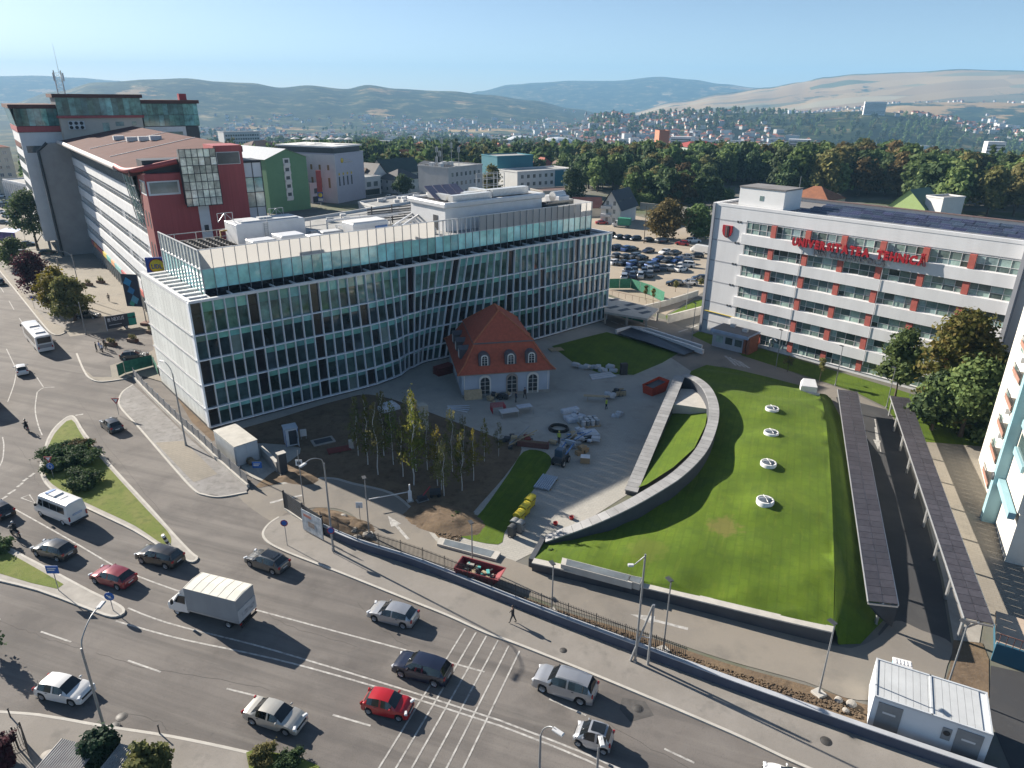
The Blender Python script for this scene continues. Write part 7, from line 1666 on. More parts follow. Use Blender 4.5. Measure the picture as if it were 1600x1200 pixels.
# ================================================================ street furniture
lamp_steel = mat('lamp_steel',(.30,.315,.33),.45,.1,2,metal=.5);sign_blue = mat('traffic_blue',(.02,.12,.42),.5);sign_red = mat('traffic_red',(.40,.03,.04),.5);fence_m = mat('fence_bar',(.03,.032,.036),.5,.1,3);wall_blue = mat('fence_wall',(.055,.07,.11),.7,.18,.8);wall_cap = mat('wall_cap',(.42,.44,.47),.6,.1,1)
def site_lamp(label,base,top,box_base=True):
 g = G(*base);h = htop(base[0],base[1],top);r = thing('lamp_post',label,'street lamp',(g.x,g.y,0),R(25),'square-headed lamps along the site road')
 MB().cone((0,0,0),(0,0,h),.075,.05,10).build('post',lamp_steel,r);MB().cbox((0,.22,h-.02),.36,.62,.08).build('lamp_head',slate,r);MB().cbox((0,.22,h-.035),.3,.55,.014).build('lens',lamp_w,r);MB().cone((0,0,0),(0,0,.3),.14,.1,10).build('base_collar',lamp_steel,r)
 if box_base: MB().cbox((0,0,-.1),.8,.8,.32,0,0,.03).build('footing',concrete_lt,r)
site_lamp('square-headed lamp at the corner of the site road by the barrier',(577,837),748)
site_lamp('square-headed lamp in front of the narrow lawn',(738,880),818,False);site_lamp('square-headed lamp beside the skip end of the fence',(862,957),882);site_lamp('square-headed lamp behind the steel A-frame',(1036,1017),908);site_lamp('square-headed lamp near the end of the retaining wall',(1279,1085),975)
site_lamp('lamp post on the soil verge beside the site cabins',(1478,1080),975);site_lamp('lamp on the university lawn near the lodge',(1212,576),516,False);site_lamp('lamp on the university lawn middle',(1305,602),541,False);site_lamp('lamp by the head of the outer carport',(1385,637),575,False);site_lamp('lamp at the university corner by the kerb',(1081,530),474,False);site_lamp('lamp in the fenced green corner by the car park',(1072,482),446,False)
def tall_lamp(label,base,knee,head,r0=.11):
 """Tapered mast with a curved outreach arm ending at pixel head."""
 g = G(*base);h = htop(base[0],base[1],knee[1]);r = thing('street_lamp',label,'street lamp',(g.x,g.y,.1),0)
 hz = h+1.2;q = G(head[0],head[1],hz)-Vector((g.x,g.y,0));q.z = hz
 MB().cone((0,0,0),(0,0,h),r0,r0*.6,10).build('mast',lamp_steel,r);mid = Vector((q.x*.22,q.y*.22,h+.75));pts = smooth([(0,0,h*.78),(q.x*.04,q.y*.04,h+.1),tuple(mid),(q.x*.6,q.y*.6,hz+.02),(q.x,q.y,hz)],5);MB().tube(pts,.045,7).build('arm',lamp_steel,r)
 a = math.atan2(q.y,q.x);MB().cbox((q.x,q.y,hz-.06),.75,.3,.12,a,0,.04).build('lamp_head',dull_white,r);MB().cbox((q.x,q.y,hz-.075),.6,.22,.014,a).build('lens',lamp_w,r);MB().cone((0,0,0),(0,0,.5),r0*1.5,r0*1.2,10).build('base_sleeve',lamp_steel,r)
tall_lamp('tall street lamp with curved arm beside the white hatchback',(170,1162),(128,1015),(158,947));tall_lamp('tall lamp with curved arm inside the site entrance',(521,862),(509,725),(473,728));tall_lamp('lamp with curved arm standing beside the glass office west side',(291,697),(268,585),(252,565));tall_lamp('lamp with curved arm among the verge trees',(128,468),(66,398),(32,391));tall_lamp('round-headed lamp at the bottom edge with long arm',(842,1232),(880,1150),(872,1145));tall_lamp('round-headed lamp at the bottom edge beside the tiny car',(930,1240),(944,1170),(940,1160))
def pole(label,base,top,name='utility_pole',r=.1,m=None,cat='pole'):
 g = G(*base);h = htop(base[0],base[1],top);t = thing(name,label,cat,(g.x,g.y,0),0);MB().cone((0,0,0),(0,0,h),r,r*.7,9).build('shaft',m or lamp_steel,t);MB().cone((0,0,0),(0,0,.35),r*1.7,r*1.4,9).build('foot',m or lamp_steel,t);return t,h
t,h = pole('tall steel pole with bracket camera beside the A-frame',(992,1036),866);MB().tube([(0,0,h-.15),(-.7,0,h-.9),(-.9,0,h-.95)],.04,6).build('bracket',lamp_steel,t);MB().cbox((-1.0,0,h-1.05),.4,.22,.16).build('camera_head',dull_white,t)
pole('concrete utility pole between the plum tree and the yellow-green tree',(104,470),404,'concrete_pole',.2,concrete);pole('slim metal pole on the plaza kerb by the parked car',(135,524),472);pole('slim pole carrying a square notice inside the site gate',(476,797),704,'sign_post',.05)
for i,(b,t_) in enumerate((((853,392),336),((1006,380),322),((1130,360),312))): pole(['wooden pole behind the glass office end','wooden pole behind the car park','wooden pole near the wood over the university corner'][i],b,t_,'wooden_pole',.12,bark)
def aframe():
 a,b,c = G(985,1034),G(1012,1040),G(1020,948,0);g = (a+b)/2;r = thing('steel_support','leaning steel A-frame standing against the fence wall','support',(g.x,g.y,.12),0);h = htop(1012,1040,947)
 pa,pb = a-g,b-g;top = Vector((pb.x*.9,pb.y,h));MB().cone(pa,top,.1,.08,9).build('strut',galv,r);MB().cone(pb,top+Vector((.05,0,0)),.11,.09,9).build('post',galv,r);MB().beam(pa.lerp(top,.45),pb.lerp(top,.45),.06,.06).build('tie',galv,r)
aframe()
def sign(label,base,kind,h=2.3,size=.42,face=R(-90),z=.13):
 g = G(*base);r = thing('road_sign',label,'sign',(g.x,g.y,z),face+R(90));MB().cone((0,.04,0),(0,.04,h+size),.035,.035,8).build('post',lamp_steel,r)
 if kind == 'round': MB().lathe([(0,0),(size,0),(size,.03)],24,axis='y').build('plate',sign_blue,r,(0,-.03,h));a = MB().add([(-.26,-.05,.06),(0,-.05,.06),(0,-.05,.16),(.25,-.05,0),(0,-.05,-.16),(0,-.05,-.06),(-.26,-.05,-.06)],[(6,5,4,3,2,1,0)]).build('arrow',white_paint,r,(0,0,h));a.rotation_euler = (0,R(40),0)
 if kind == 'yield' or kind == 'both':
  s = size*1.15;zz = h+(.85 if kind == 'both' else 0)
  MB().add([(-s,-.03,s*.6),(s,-.03,s*.6),(0,-.03,-s),(-s,0,s*.6),(s,0,s*.6),(0,0,-s)],[(0,2,1),(3,4,5),(0,1,4,3),(1,2,5,4),(2,0,3,5)]).build('plate',sign_red,r,(0,0,zz));k = .58;MB().add([(-s*k,-.04,s*.6*k+.03),(s*k,-.04,s*.6*k+.03),(0,-.04,-s*k+.04)],[(0,2,1)]).build('inner_plate',white_paint,r,(0,0,zz))
  if kind == 'both': MB().lathe([(0,0),(size,0),(size,.03)],24,axis='y').build('round_plate',sign_blue,r,(0,-.03,h-.1));MB().lathe([(.2,0),(.25,0)],18,axis='y').build('arrow_ring',white_paint,r,(0,-.06,h-.1))
 if kind == 'panel': MB().cbox((0,-.02,h-.3),1.1,.04,.8).build('plate',sign_blue,r);MB().box(-.4,.2,-.06,-.041,h,h+.12).box(-.4,.35,-.06,-.041,h+.2,h+.3).build('print',white_paint,r)
 if kind == 'square': MB().cbox((0,-.02,h),.7,.04,.7).build('plate',white_paint,r);MB().box(-.2,.2,-.05,-.041,h+.15,h+.5).build('print',letter_grey,r)
 if kind == 'disc': MB().lathe([(0,0),(size,0),(size,.03)],24,axis='y').build('plate',sign_blue,r,(0,-.03,h));MB().lathe([(size*.8,0),(size,0)],24,axis='y').build('rim_ring',sign_red,r,(0,-.05,h))
sign('round blue arrow sign on the tip of the second island',(177,956),'round',1.5);sign('yield triangle over blue ring sign on the grass island',(84,748),'both',1.6);sign('yield triangle by the gravel pavement corner',(186,650),'yield',2.2,.5);sign('blue direction panel on the second island',(92,925),'panel',2.2);sign('no-stopping disc on the corner pavement by the site entrance',(449,854),'disc',2.6,.36);sign('blue disc on the pole in front of the site poster',(521,866),'disc',2.6,.36);sign('square white notice above the site gate pole',(476,796),'square',5.2,.4);sign('small blue panel beside the dark gate pillar',(404,742),'panel',1.2,.2,z=.02);sign('small blue disc on the verge kerb',(54,483),'disc',2.3,.32);sign('diamond-back sign beside the soil island',(563,812),'square',1.4,.3,R(90),.02)
for i,(x,y) in enumerate(((17,1122),(250,1148))): g = G(x,y);o = thing('kerb_post',['short dark post on the kerb at the left','short dark post on the kerb right of the tall lamp'][i],'bollard',(g.x,g.y,.12));MB().cone((0,0,0),(0,0,.75),.05,.045,8).build('post',dark_metal,o);MB().lathe([(0,.8),(.05,.79),(.065,.74),(.05,.7)],10).build('cap',dark_metal,o)
# ---- boundary fence: low wall, cap and bar panels between posts
def fence():
 path = gp([(503,832),(560,857),(650,886),(760,930),(860,970),(1000,1023),(1140,1076),(1250,1116),(1345,1150),(1460,1190),(1600,1238)],0,4,False)
 r = thing('boundary_fence','long dark bar fence on a low blue-black wall along the pavement','fence',(0,0,0));
 acc = [0];
 for a,b in zip(path,path[1:]): acc.append(acc[-1]+(b-a).length)
 def at(s):
  for i in range(len(acc)-1):
   if s <= acc[i+1]: return path[i].lerp(path[i+1],(s-acc[i])/max(1e-6,acc[i+1]-acc[i]))
  return path[-1]
 wz = lambda s: .95
 ribbon(MB(),path,.35,-.1,.95).build('wall',wall_blue,r);ribbon(MB(),path,.42,.95,1.03).build('wall_cap',wall_cap,r)
 n = int(acc[-1]*.66/2.5)
 for i in range(n):
  a,b = at(2.5*i),at(2.5*(i+1));mb = MB();off = Vector((0,.1,0))
  mb.beam(a+off+Vector((0,0,1.16)),b+off+Vector((0,0,1.16)),.035,.04);mb.beam(a+off+Vector((0,0,2.15)),b+off+Vector((0,0,2.15)),.035,.04)
  for k in range(1,17): p = a.lerp(b,k/17)+off;mb.box(p.x-.018,p.x+.018,p.y-.018,p.y+.018,1.1,2.35)
  mb.build('bar_panel',fence_m,r);MB().cbox((a.x,a.y+.1,1.03),.07,.07,1.4).build('post',fence_m,r)
 # anthracite screen panels by the entrance and the poster
 q = gp([(446,796),(475,816),(505,836)],0,0,False);s = thing('screen_fence','anthracite slatted screen beside the site entrance','fence',(0,0,0))
 for a,b in zip(q,q[1:]):
  for k in range(9): MB().beam(a+Vector((0,0,.35+k*.22)),b+Vector((0,0,.35+k*.22)),.04,.19).build('slat',slate,s)
  ribbon(MB(),[a,b],.3,0,.25).build('base',concrete_lt,s)
 for p in q: MB().cbox(p,.16,.16,2.35).build('post',dark_metal,s)
 a,b = G(475,830),G(506,847);po = thing('site_poster','printed site poster panel tied to the fence by the entrance','banner',(a.x,a.y,.1),frame2(a,b));w = (b-a).length
 MB().box(0,w,-.05,0,.2,2.6).build('sheet',mat('poster_print',(.38,.48,.58),.6,.5,1.2,col2=(.7,.72,.72)),po);MB().box(.3*w,.62*w,-.06,-.051,.9,1.5).build('picture',mat('poster_picture',(.3,.24,.2),.6,.6,3),po);MB().box(.1*w,.5*w,-.06,-.051,1.9,2.2).build('headline',mat('poster_red',(.5,.2,.15),.6),po)
 for x in (.05,w-.05): MB().cone((x,.05,0),(x,.05,2.7),.03,.03,6).build('stake',galv,po)
 # west run: grey wall with slatted top beside the gravel pavement
 q = gp([(210,592),(232,616),(258,642),(285,668),(312,692),(345,724),(388,762)],0,3,False);s = thing('wall_fence','grey slatted wall fence along the gravel pavement by the glass office','fence',(0,0,0));ribbon(MB(),q,.3,-.1,.45).build('base_wall',concrete_lt,s)
 for a,b in zip(q,q[1:]):
  for k in range(6): MB().beam(a.lerp(b,.03)+Vector((0,.12,.55+k*.2)),b.lerp(a,.03)+Vector((0,.12,.55+k*.2)),.04,.17).build('slat',mat('grey_slat',(.13,.135,.145),.6,.12,1),s)
  MB().cbox((a.x,a.y+.12,.4),.1,.1,1.4).build('post',galv,s)
 # dark gate pillar
 g = G(443,740);e = thing('gate_pillar','dark rectangular gate pillar inside the site entrance','pillar',(g.x,g.y,0),R(40));MB().cbox((0,0,0),.9,.7,2.7,0,0,.04).build('shaft',slate,e);MB().cbox((0,0,2.7),1.0,.8,.08).build('cap',concrete_lt,e);MB().cbox((0,0,-.05),1.05,.85,.2).build('foot',concrete,e)
 a,b = G(410,713),G(435,738);e = thing('gate_wall','low light wall stub behind the gate pillar','wall',(0,0,0));ribbon(MB(),[a,b],.3,0,1.3).build('body',concrete,e);ribbon(MB(),[a,b],.4,1.3,1.4).build('cap',concrete_lt,e)
fence()
def barrier():
 g = G(641,783);a = G(578,795);d = frame2(g,a);r = thing('barrier_gate','white boom barrier across the site road','barrier',(g.x,g.y,0),d);MB().cbox((0,0,0),.35,.35,1.3,0,0,.03).build('cabinet',white_paint,r);MB().cbox((0,0,1.3),.14,.14,.8).build('head_post',white_paint,r);L_ = (a-g).length
 for k in range(6): MB().beam((.1+k*(L_-.1)/6,-.25,1.05),(.1+(k+1)*(L_-.1)/6,-.25,1.05),.05,.1).build('boom_section',white_paint if k % 2 == 0 or True else sign_red,r)
 MB().cbox((0,0,0),.7,.6,.08).build('footing',concrete_lt,r)
barrier()
# ================================================================ site cabins and containers
def cabins():
 g,b = G(1354,1140,.5),G(1532,1200,.5);rz = frame2(G(1352,1138),G(1527,1200));L_ = 6.4
 a = G(1350,1139);c = thing('site_cabin','white double site cabin with grey door panels beside the pavement wall','cabin',(a.x+.25,a.y+.2,.25),rz);wl = mat('cabin_panel',(.62,.66,.70),.45,.05,.6);ww = (G(1536,1200)-a).length*.97
 MB().box(0,ww,0,3.9,0,2.6).build('body',wl,c);mb = MB()
 for x in (0,ww/2-.06,ww-.12): mb.box(x,x+.12,-.04,3.94,2.6,2.72)
 mb.box(.12,ww-.12,-.05,.06,2.56,2.72).box(.12,ww-.12,3.8,3.93,2.56,2.72).build('roof_frame',mat('cabin_frame',(.5,.53,.56),.5),c)
 for k in range(int(ww/.45)): MB().box(.14+k*.45,.57+k*.45,.06,3.8,2.6,2.655).build('roof_sheet',mat('cabin_roof',(.50,.52,.53),.5,.1,.5),c) if .14+k*.45 < ww-.6 else None
 for x in (.35,ww-1.9):
  d = MB().box(x,x+1.5,-.05,-.001,.1,2.3).build('shutter',mat('cabin_shutter',(.20,.21,.22),.6,.12,1),c);MB().box(x+.35,x+1.15,-.06,-.051,1.45,1.6).build('lettering',dull_white,d)
 d = MB().box(ww-2.7,ww-2.15,-.05,-.001,1.0,2.0).build('vent_panel',mat('cabin_shutter',(.20,.21,.22),.6,.12,1),c);MB().lathe([(0,0),(.2,0),(.22,.03)],12,axis='y').build('fan_cover',car_black,d,(ww-2.42,-.09,1.6))
 for x in (.3,ww/2,ww-.3):
  for y in (.3,3.6): MB().cbox((x,y,-.25),.3,.3,.25).build('block',concrete,c)
 g = G(1400,1073);t = thing('portable_toilet','portable toilet with white ribbed roof behind the site cabin','toilet',(g.x,g.y,0),rz+.1);MB().cbox((0,0,.1),1.1,1.1,2.0,0,0,.04).build('body',mat('toilet_blue',(.2,.45,.6),.5),t);rf = MB();loft(rf,[(-.6,[(.6,2.1),(.45,2.3),(.2,2.38)]),(.6,[(.6,2.1),(.45,2.3),(.2,2.38)])]);rf.build('roof',white_paint,t);MB().box(-.4,.4,-.58,-.551,.2,2.0).build('door',dull_white,t);MB().cbox((0,0,0),1.2,1.2,.1).build('base',dark_metal,t)
 for i in range(5): MB().box(-.5+i*.24,-.42+i*.24,-.24,.24,2.33,2.41).build('roof_rib',white_paint,t)
 # container by the glass office corner
 a,b = G(371,730),G(406,718);rz = frame2(a,b);e = thing('storage_container','white storage container beside the glass office corner','container',(a.x,a.y,.05),rz);w = (b-a).length;cm = mat('container_white',(.62,.63,.62),.6,.1,.7);MB().box(0,w,0,6.0,0,2.6).build('body',cm,e);MB().box(-.05,w+.05,-.05,6.05,2.6,2.68).build('roof',mat('container_roof',(.48,.46,.41),.8,.15,.8),e)
 for k in range(20): MB().box(-.06,-.001,.15+k*.29,.29+k*.29,.1,2.5).build('rib',cm,e)
 for x in (.1,w/2): MB().box(x,x+w/2-.15,-.04,-.001,.1,2.5).build('door',cm,e)
 g = G(394,724);e = thing('cable_drum','wooden cable drum leaning at the white container','cable drum',(g.x,g.y-.3,.45),rz);
 for y in (-.25,.25): MB().lathe([(0,0),(.45,0),(.45,.06),(0,.06)],18,(0,y,0),'y').build('flange',mat('drum_wood',(.25,.19,.12),.9,.2,3),e)
 MB().lathe([(.28,-.2),(.28,.25)],14,axis='y').build('cable',black_rub,e)
 # guard booth
 g = G(456,694);e = thing('guard_booth','small white and blue guard booth with open door on the site','booth',(g.x,g.y,0),R(28));bm = mat('booth_white',(.62,.65,.68),.5);MB().box(-.75,.75,-.7,.7,.1,2.4).build('body',bm,e);MB().box(-.85,.85,-.8,.8,2.4,2.55).build('roof',mat('booth_roof',(.40,.46,.52),.5),e);MB().box(-.35,.6,-.73,-.701,.3,2.2).build('door_opening',slate,e);MB().box(.62,.68,-1.5,-.72,.2,2.2).build('open_door',bm,e);MB().box(.61,.615,-1.3,-.9,1.2,2.0).build('door_glass',slate,e)
 for x in (-.78,.74):
  for y in (-.74,.7): MB().box(x,x+.05,y,y+.05,.1,2.42).build('corner_trim',sign_blue,e)
 g = G(475,686);e = thing('notice_board','small white board standing beside the guard booth','board',(g.x,g.y,0),R(20));MB().box(-.4,.4,-.02,.02,.4,1.4).build('plate',white_paint,e);[MB().box(x-.03,x+.03,0,.05,0,.5).build('leg',galv,e) for x in (-.3,.3)]
 a = G(505,690);e = thing('trench_cover','framed dark inspection pit in the soil by the guard booth','pit',(a.x,a.y,.015),R(30));MB().box(-1.4,1.4,-.9,.9,0,.12).build('rim',concrete,e);MB().box(-1.1,1.1,-.6,.6,.12,.13).build('cover',slate,e)
 a = G(530,704);e = thing('red_pallet','dark red pallet lying near the birch grove','pallet',(a.x,a.y,.02),R(25));[MB().box(-1.4,1.4,-.6+k*.3,-.4+k*.3,.1,.13).build('board',mat('dull_red',(.2,.04,.035),.8,.2,2),e) for k in range(5)];[MB().box(x,x+.12,-.6,.8,0,.1).build('bearer',mat('dull_red',(.2,.04,.035),.8,.2,2),e) for x in (-1.4,-.06,1.28)]
 a = G(549,700);e = thing('concrete_block_post','short pale post beside the red pallet','post',(a.x,a.y,.02),R(25));MB().cbox((0,0,0),.5,.5,1.1,0,0,.04).build('shaft',concrete_lt,e);MB().cbox((0,0,0),.7,.7,.12).build('foot',concrete,e)
cabins()
# ================================================================ skip, bins, building materials
timber = mat('timber',(.42,.33,.21),.85,.2,3);bag = mat('white_bag',(.5,.52,.55),.7,.12,2,bump=.4);blk = mat('black_pipe',(.02,.022,.025),.4,.1,2);steel_bl = mat('steel_profile',(.42,.48,.56),.4,.08,2,metal=.4);tarp = mat('yellow_tarp',(.62,.50,.03),.5,.12,2,bump=.5);plasw = mat('sheet_wrap',(.5,.54,.6),.35,.15,2,bump=.3)
def skip():
 a,b = G(722,908),G(778,922);rz = frame2(a,b);c = (a+b)/2;r = thing('rubbish_skip','dark red rubbish skip full of debris behind the fence','skip',(c.x,c.y+.7,.02),rz);m = mat('skip_red',(.20,.025,.035),.7,.2,2)
 o = [(-1.7,-.9,0),(1.2,-.9,0),(1.2,.9,0),(-1.7,.9,0)];t = [(-2.2,-1.0,1.5),(2.2,-1.0,1.3),(2.2,1.0,1.3),(-2.2,1.0,1.5)];ti = [(-2.1,-.9,1.5),(2.1,-.9,1.3),(2.1,.9,1.3),(-2.1,.9,1.5)];bi = [(-1.6,-.8,.5),(1.1,-.8,.5),(1.1,.8,.5),(-1.6,.8,.5)]
 mb = MB();mb.add(o+t,[(0,1,5,4),(1,2,6,5),(2,3,7,6),(3,0,4,7),(3,2,1,0)]);mb.add(ti+bi,[(4,5,1,0),(5,6,2,1),(6,7,3,2),(7,4,0,3),(4,7,6,5)]);mb.add(t+ti,[(0,1,5,4),(1,2,6,5),(2,3,7,6),(3,0,4,7)]);mb.build('hull',m,r)
 for k in range(6): MB().beam((-1.6+k*.6,-.96,.1),(-2.0+k*.76,-1.05,1.4),.06,.06).build('rib',m,r)
 for k in range(26): x,y = rnd.uniform(-1.6,1.4),rnd.uniform(-.7,.7);o_ = MB().cbox((0,0,0),rnd.uniform(.15,.8),rnd.uniform(.1,.35),rnd.uniform(.05,.25)).build('debris',rnd.choice([timber,bag,slate,concrete,mat('teal_scrap',(.1,.4,.38),.6)]),r,(x,y,rnd.uniform(.55,1.15)),rnd.uniform(0,3))
skip()
def bins():
 def bin_(label,px,body,lid,w=1.2,d=.85,h=1.15,rz=R(60)):
  g = G(*px);r = thing('rubbish_bin',label,'bin',(g.x,g.y,.01),rz);b = MB();loft(b,[(-w*.42,[(d*.4,.12),(d*.5,h)]),(-w*.5,[(d*.5,h),(d*.5,h+.001)])],0,False)
  q0 = [(-w*.4,-d*.4),(w*.4,-d*.4),(w*.4,d*.4),(-w*.4,d*.4)];q1 = [(-w*.5,-d*.5),(w*.5,-d*.5),(w*.5,d*.5),(-w*.5,d*.5)];mb = MB().add([(x,y,.12) for x,y in q0]+[(x,y,h) for x,y in q1],[(3,2,1,0),(0,1,5,4),(1,2,6,5),(2,3,7,6),(3,0,4,7)]);mb.build('body',body,r)
  ld = MB();loft(ld,[(-w*.52,[(d*.53,h),(d*.45,h+.1),(d*.2,h+.2)]),(w*.52,[(d*.53,h),(d*.45,h+.1),(d*.2,h+.2)])],0,True,True);ld.build('lid',lid,r,sharp=30)
  for x in (-w*.38,w*.38):
   for y in (-d*.36,d*.36): MB().lathe([(0,-.03),(.08,-.03),(.1,0),(.08,.03),(0,.03)],10,(x,y,.1),'y').build('castor',black_rub,r)
  MB().beam((-w*.3,-d*.58,h-.1),(w*.3,-d*.58,h-.1),.04,.04).build('handle',dark_metal,r)
 dkg = mat('bin_dark',(.05,.055,.06),.6,.1,2)
 bin_('yellow wheeled container nearest the old house beside the lawn',(828,792),tarp,tarp);bin_('yellow wheeled container in the middle beside the lawn',(820,804),tarp,tarp);bin_('yellow wheeled container nearest the road beside the lawn',(811,816),tarp,tarp);bin_('tall dark grey bin beside the yellow containers',(800,838),dkg,dkg,.75,.75,1.1);bin_('grey bin behind the tall dark bin',(804,828),dkg,mat('bin_grey',(.22,.23,.23),.6),.75,.75,1.1);bin_('grey-lidded bin nearest the paved path',(813,831),mat('bin_grey',(.22,.23,.23),.6),mat('bin_grey',(.22,.23,.23),.6),.75,.75,1.1)
bins()
def heap(label,cat,name,px,rz,fn,z=.012):
 g = G(*px);r = thing(name,label,cat,(g.x,g.y,z),rz);fn(r);return r
def clutter():
 def profiles(r):
  for k in range(8): MB().box(-1.6+(k % 3)*.05,1.6,-.9+k*.24,-.74+k*.24,.14,.3).build('profile',steel_bl,r)
  for x in (-1.1,1.1): MB().box(x-.06,x+.06,-1.0,1.05,0,.13).build('bearer',timber,r)
 heap('bundle of pale steel profiles lying at the lawn corner','steel profiles','steel_bundle',(853,756),R(68),profiles)
 def hose(r):
  for k in range(5): MB().tube([((1.35-.07*k)*math.cos(t),(1.2-.07*k)*math.sin(t),.09+.13*(k % 3)+.03*math.sin(3*t+k)) for t in [i*2*math.pi/32 for i in range(32)]],.07,6,closed=True).build('coil_turn',blk,r)
 heap('coil of thick black hose in the yard','hose','hose_coil',(873,671),0,hose)
 def pack(r,n,mats,w,h,seed):
  q = random.Random(seed)
  for k in range(n):
   s = (q.uniform(.5,1.5),q.uniform(.4,.9),q.uniform(.15,.5));MB().cbox((0,0,0),*s,0,0,.04).build(q.choice(['sack','board','package']),q.choice(mats),r,(q.uniform(-w,w),q.uniform(-h,h),q.choice([0,0,.25,.45])),q.uniform(0,3))
 heap('pile of wrapped blue-grey bales in the yard','bales','bale_pile',(896,655),R(20),lambda r: ([MB().cbox((0,0,0),2.6,.9,.55,0,0,.12).build('bale',plasw,r,(0,-.7+k*.95,.02 if k < 2 else .6),.05*k) for k in range(3)],pack(r,8,[slate,plasw,blk],1.6,1.2,3)))
 heap('pallet of silvery tins and drums in the yard','drums','drum_pallet',(920,663),R(15),lambda r: ([MB().cone((0,0,.14),(0,0,.85),.3,.3,14).build('drum',galv if (i+k) % 2 else dull_white,r,(-1+i*.66,-.6+k*.66,0)) for i in range(4) for k in range(3)],MB().box(-1.4,1.4,-1,1,.02,.13).build('pallet',timber,r)))
 heap('jumbled heap of pipes, tools and sheets in the yard','material heap','material_heap',(895,692),R(35),lambda r: (pack(r,26,[slate,plasw,timber,galv,blk,bag],2.8,1.8,5),[MB().cone((rnd.uniform(-2,0),rnd.uniform(-1.5,1.5),.3+.1*k),(rnd.uniform(1,3),rnd.uniform(-1.5,1.5),.35+.1*k),.06,.06,7).build('pipe',[galv,blk,bluep][k % 3],r) for k in range(9)]))
 heap('grey tarpaulin-covered stack behind the material heap','covered stack','covered_stack',(921,683),R(10),lambda r: (MB().cbox((0,0,0),2.3,1.6,.9,.1,0,.3).build('tarpaulin',plasw,r),MB().box(-1.3,1.3,-1,1,0,.1).build('pallet',timber,r)))
 heap('cardboard box with white lid standing in the yard','box','cardboard_box',(914,722),R(-8),lambda r: (MB().cbox((0,0,0),1.1,.9,.75).build('carton',mat('cardboard',(.36,.25,.14),.9,.1,2),r),MB().cbox((0,0,.75),1.12,.92,.06).build('lid',white_paint,r)))
 heap('second carton stack beside the lidded box','box','carton_stack',(905,710),R(30),lambda r: [MB().cbox((0,0,0),.9,.7,.5).build('carton',mat('cardboard',(.36,.25,.14),.9,.1,2),r,(k*.5,.1*k,.5*(k % 2)),.2*k) for k in range(3)])
 heap('white insulation boards and bags heaped at the back lawn edge','bags','bag_heap',(930,577),R(-18),lambda r: [MB().cbox((0,0,0),rnd.uniform(.7,1.3),rnd.uniform(.6,.9),rnd.uniform(.4,.8),0,0,.16).build('bag',bag,r,(-3.2+k*.62,rnd.uniform(-.7,.7),.0 if k % 3 else .4),rnd.uniform(0,3)) for k in range(11)])
 heap('white boards stacked flat beside the bag heap','boards','board_stack',(940,588),R(22),lambda r: [MB().box(-2.2+.1*k,2.2,-1+k*.34,-.8+k*.34,.02,.1).build('board',white_paint if k % 2 else plasw,r) for k in range(7)])
 heap('pale pallet lying on the back lawn edge','pallet','pallet',(869,547),R(20),lambda r: ([MB().box(-1.2,1.2,-.8+k*.36,-.55+k*.36,.12,.15).build('board',timber,r) for k in range(5)],[MB().box(x,x+.12,-.8,.9,0,.12).build('bearer',timber,r) for x in (-1.2,-.06,1.08)]))
 heap('dark standing cabinet on the back lawn edge','cabinet','cabinet',(974,585),R(10),lambda r: (MB().cbox((0,0,0),1.1,.7,1.9,0,0,.03).build('body',mat('brown_cabinet',(.05,.035,.035),.6),r),MB().box(-.5,-.02,-.38,-.351,.1,1.8).build('door',dark_metal,r),MB().box(.02,.5,-.38,-.351,.1,1.8).build('door',dark_metal,r)))
 heap('wooden table-like board on trestles beside the worker','trestle table','trestle_table',(932,627),R(-6),lambda r: (MB().box(-1.9,1.9,-.35,.35,.8,.86).build('top',timber,r),[MB().beam((x,-.3,0),(x,0,.8),.05,.05).beam((x,.3,0),(x,0,.8),.05,.05).build('trestle',timber,r) for x in (-1.3,1.3)]))
 heap('white sack pile behind the worker','sacks','sack_pile',(953,622),0,lambda r: [MB().cbox((0,0,0),.9,.7,.5,0,0,.16).build('sack',bag,r,(rnd.uniform(-.6,.6),rnd.uniform(-.5,.5),.35*(k % 2)),k) for k in range(6)])
 heap('brown crate of tools right of the sack pile','crate','tool_crate',(968,617),R(10),lambda r: ([MB().box(-.8,.8,y-.03,y+.03,.1+k*.25,.3+k*.25).build('slat',timber,r) for y in (-.6,.6) for k in range(3)],pack(r,6,[slate,timber],.6,.4,8)))
 heap('small grey sheet bundle lying alone in the yard','bundle','sheet_bundle',(961,650),R(15),lambda r: pack(r,4,[plasw,bag],.6,.4,9))
 heap('red skip container against the stepped wall','skip','red_container',(1024,612),R(40),lambda r: (MB().add([(-1.8,-.9,0),(1.3,-.9,0),(1.3,.9,0),(-1.8,.9,0),(-2,-1,1.4),(1.9,-1,1.7),(1.9,1,1.7),(-2,1,1.4)],[(3,2,1,0),(0,1,5,4),(1,2,6,5),(2,3,7,6),(3,0,4,7)]).build('hull',mat('skip_orange',(.45,.05,.02),.6,.15,2),r),MB().add([(-1.9,-.9,1.1),(1.8,-.9,1.3),(1.8,.9,1.3),(-1.9,.9,1.1)],[(0,1,2,3)]).build('load',slate,r)))
 heap('red scaffold frames stacked in front of the old house','scaffold frames','scaffold_stack',(782,643),R(15),lambda r: [MB().tube([(-1.3,-.8+k*.25,.1),(-1.3,-.8+k*.25,1.1),(.6,-.8+k*.25,1.1),(.6,-.8+k*.25,.1)],.04,6).build('frame',mat('scaffold_red',(.40,.03,.05),.5),r) for k in range(7)])
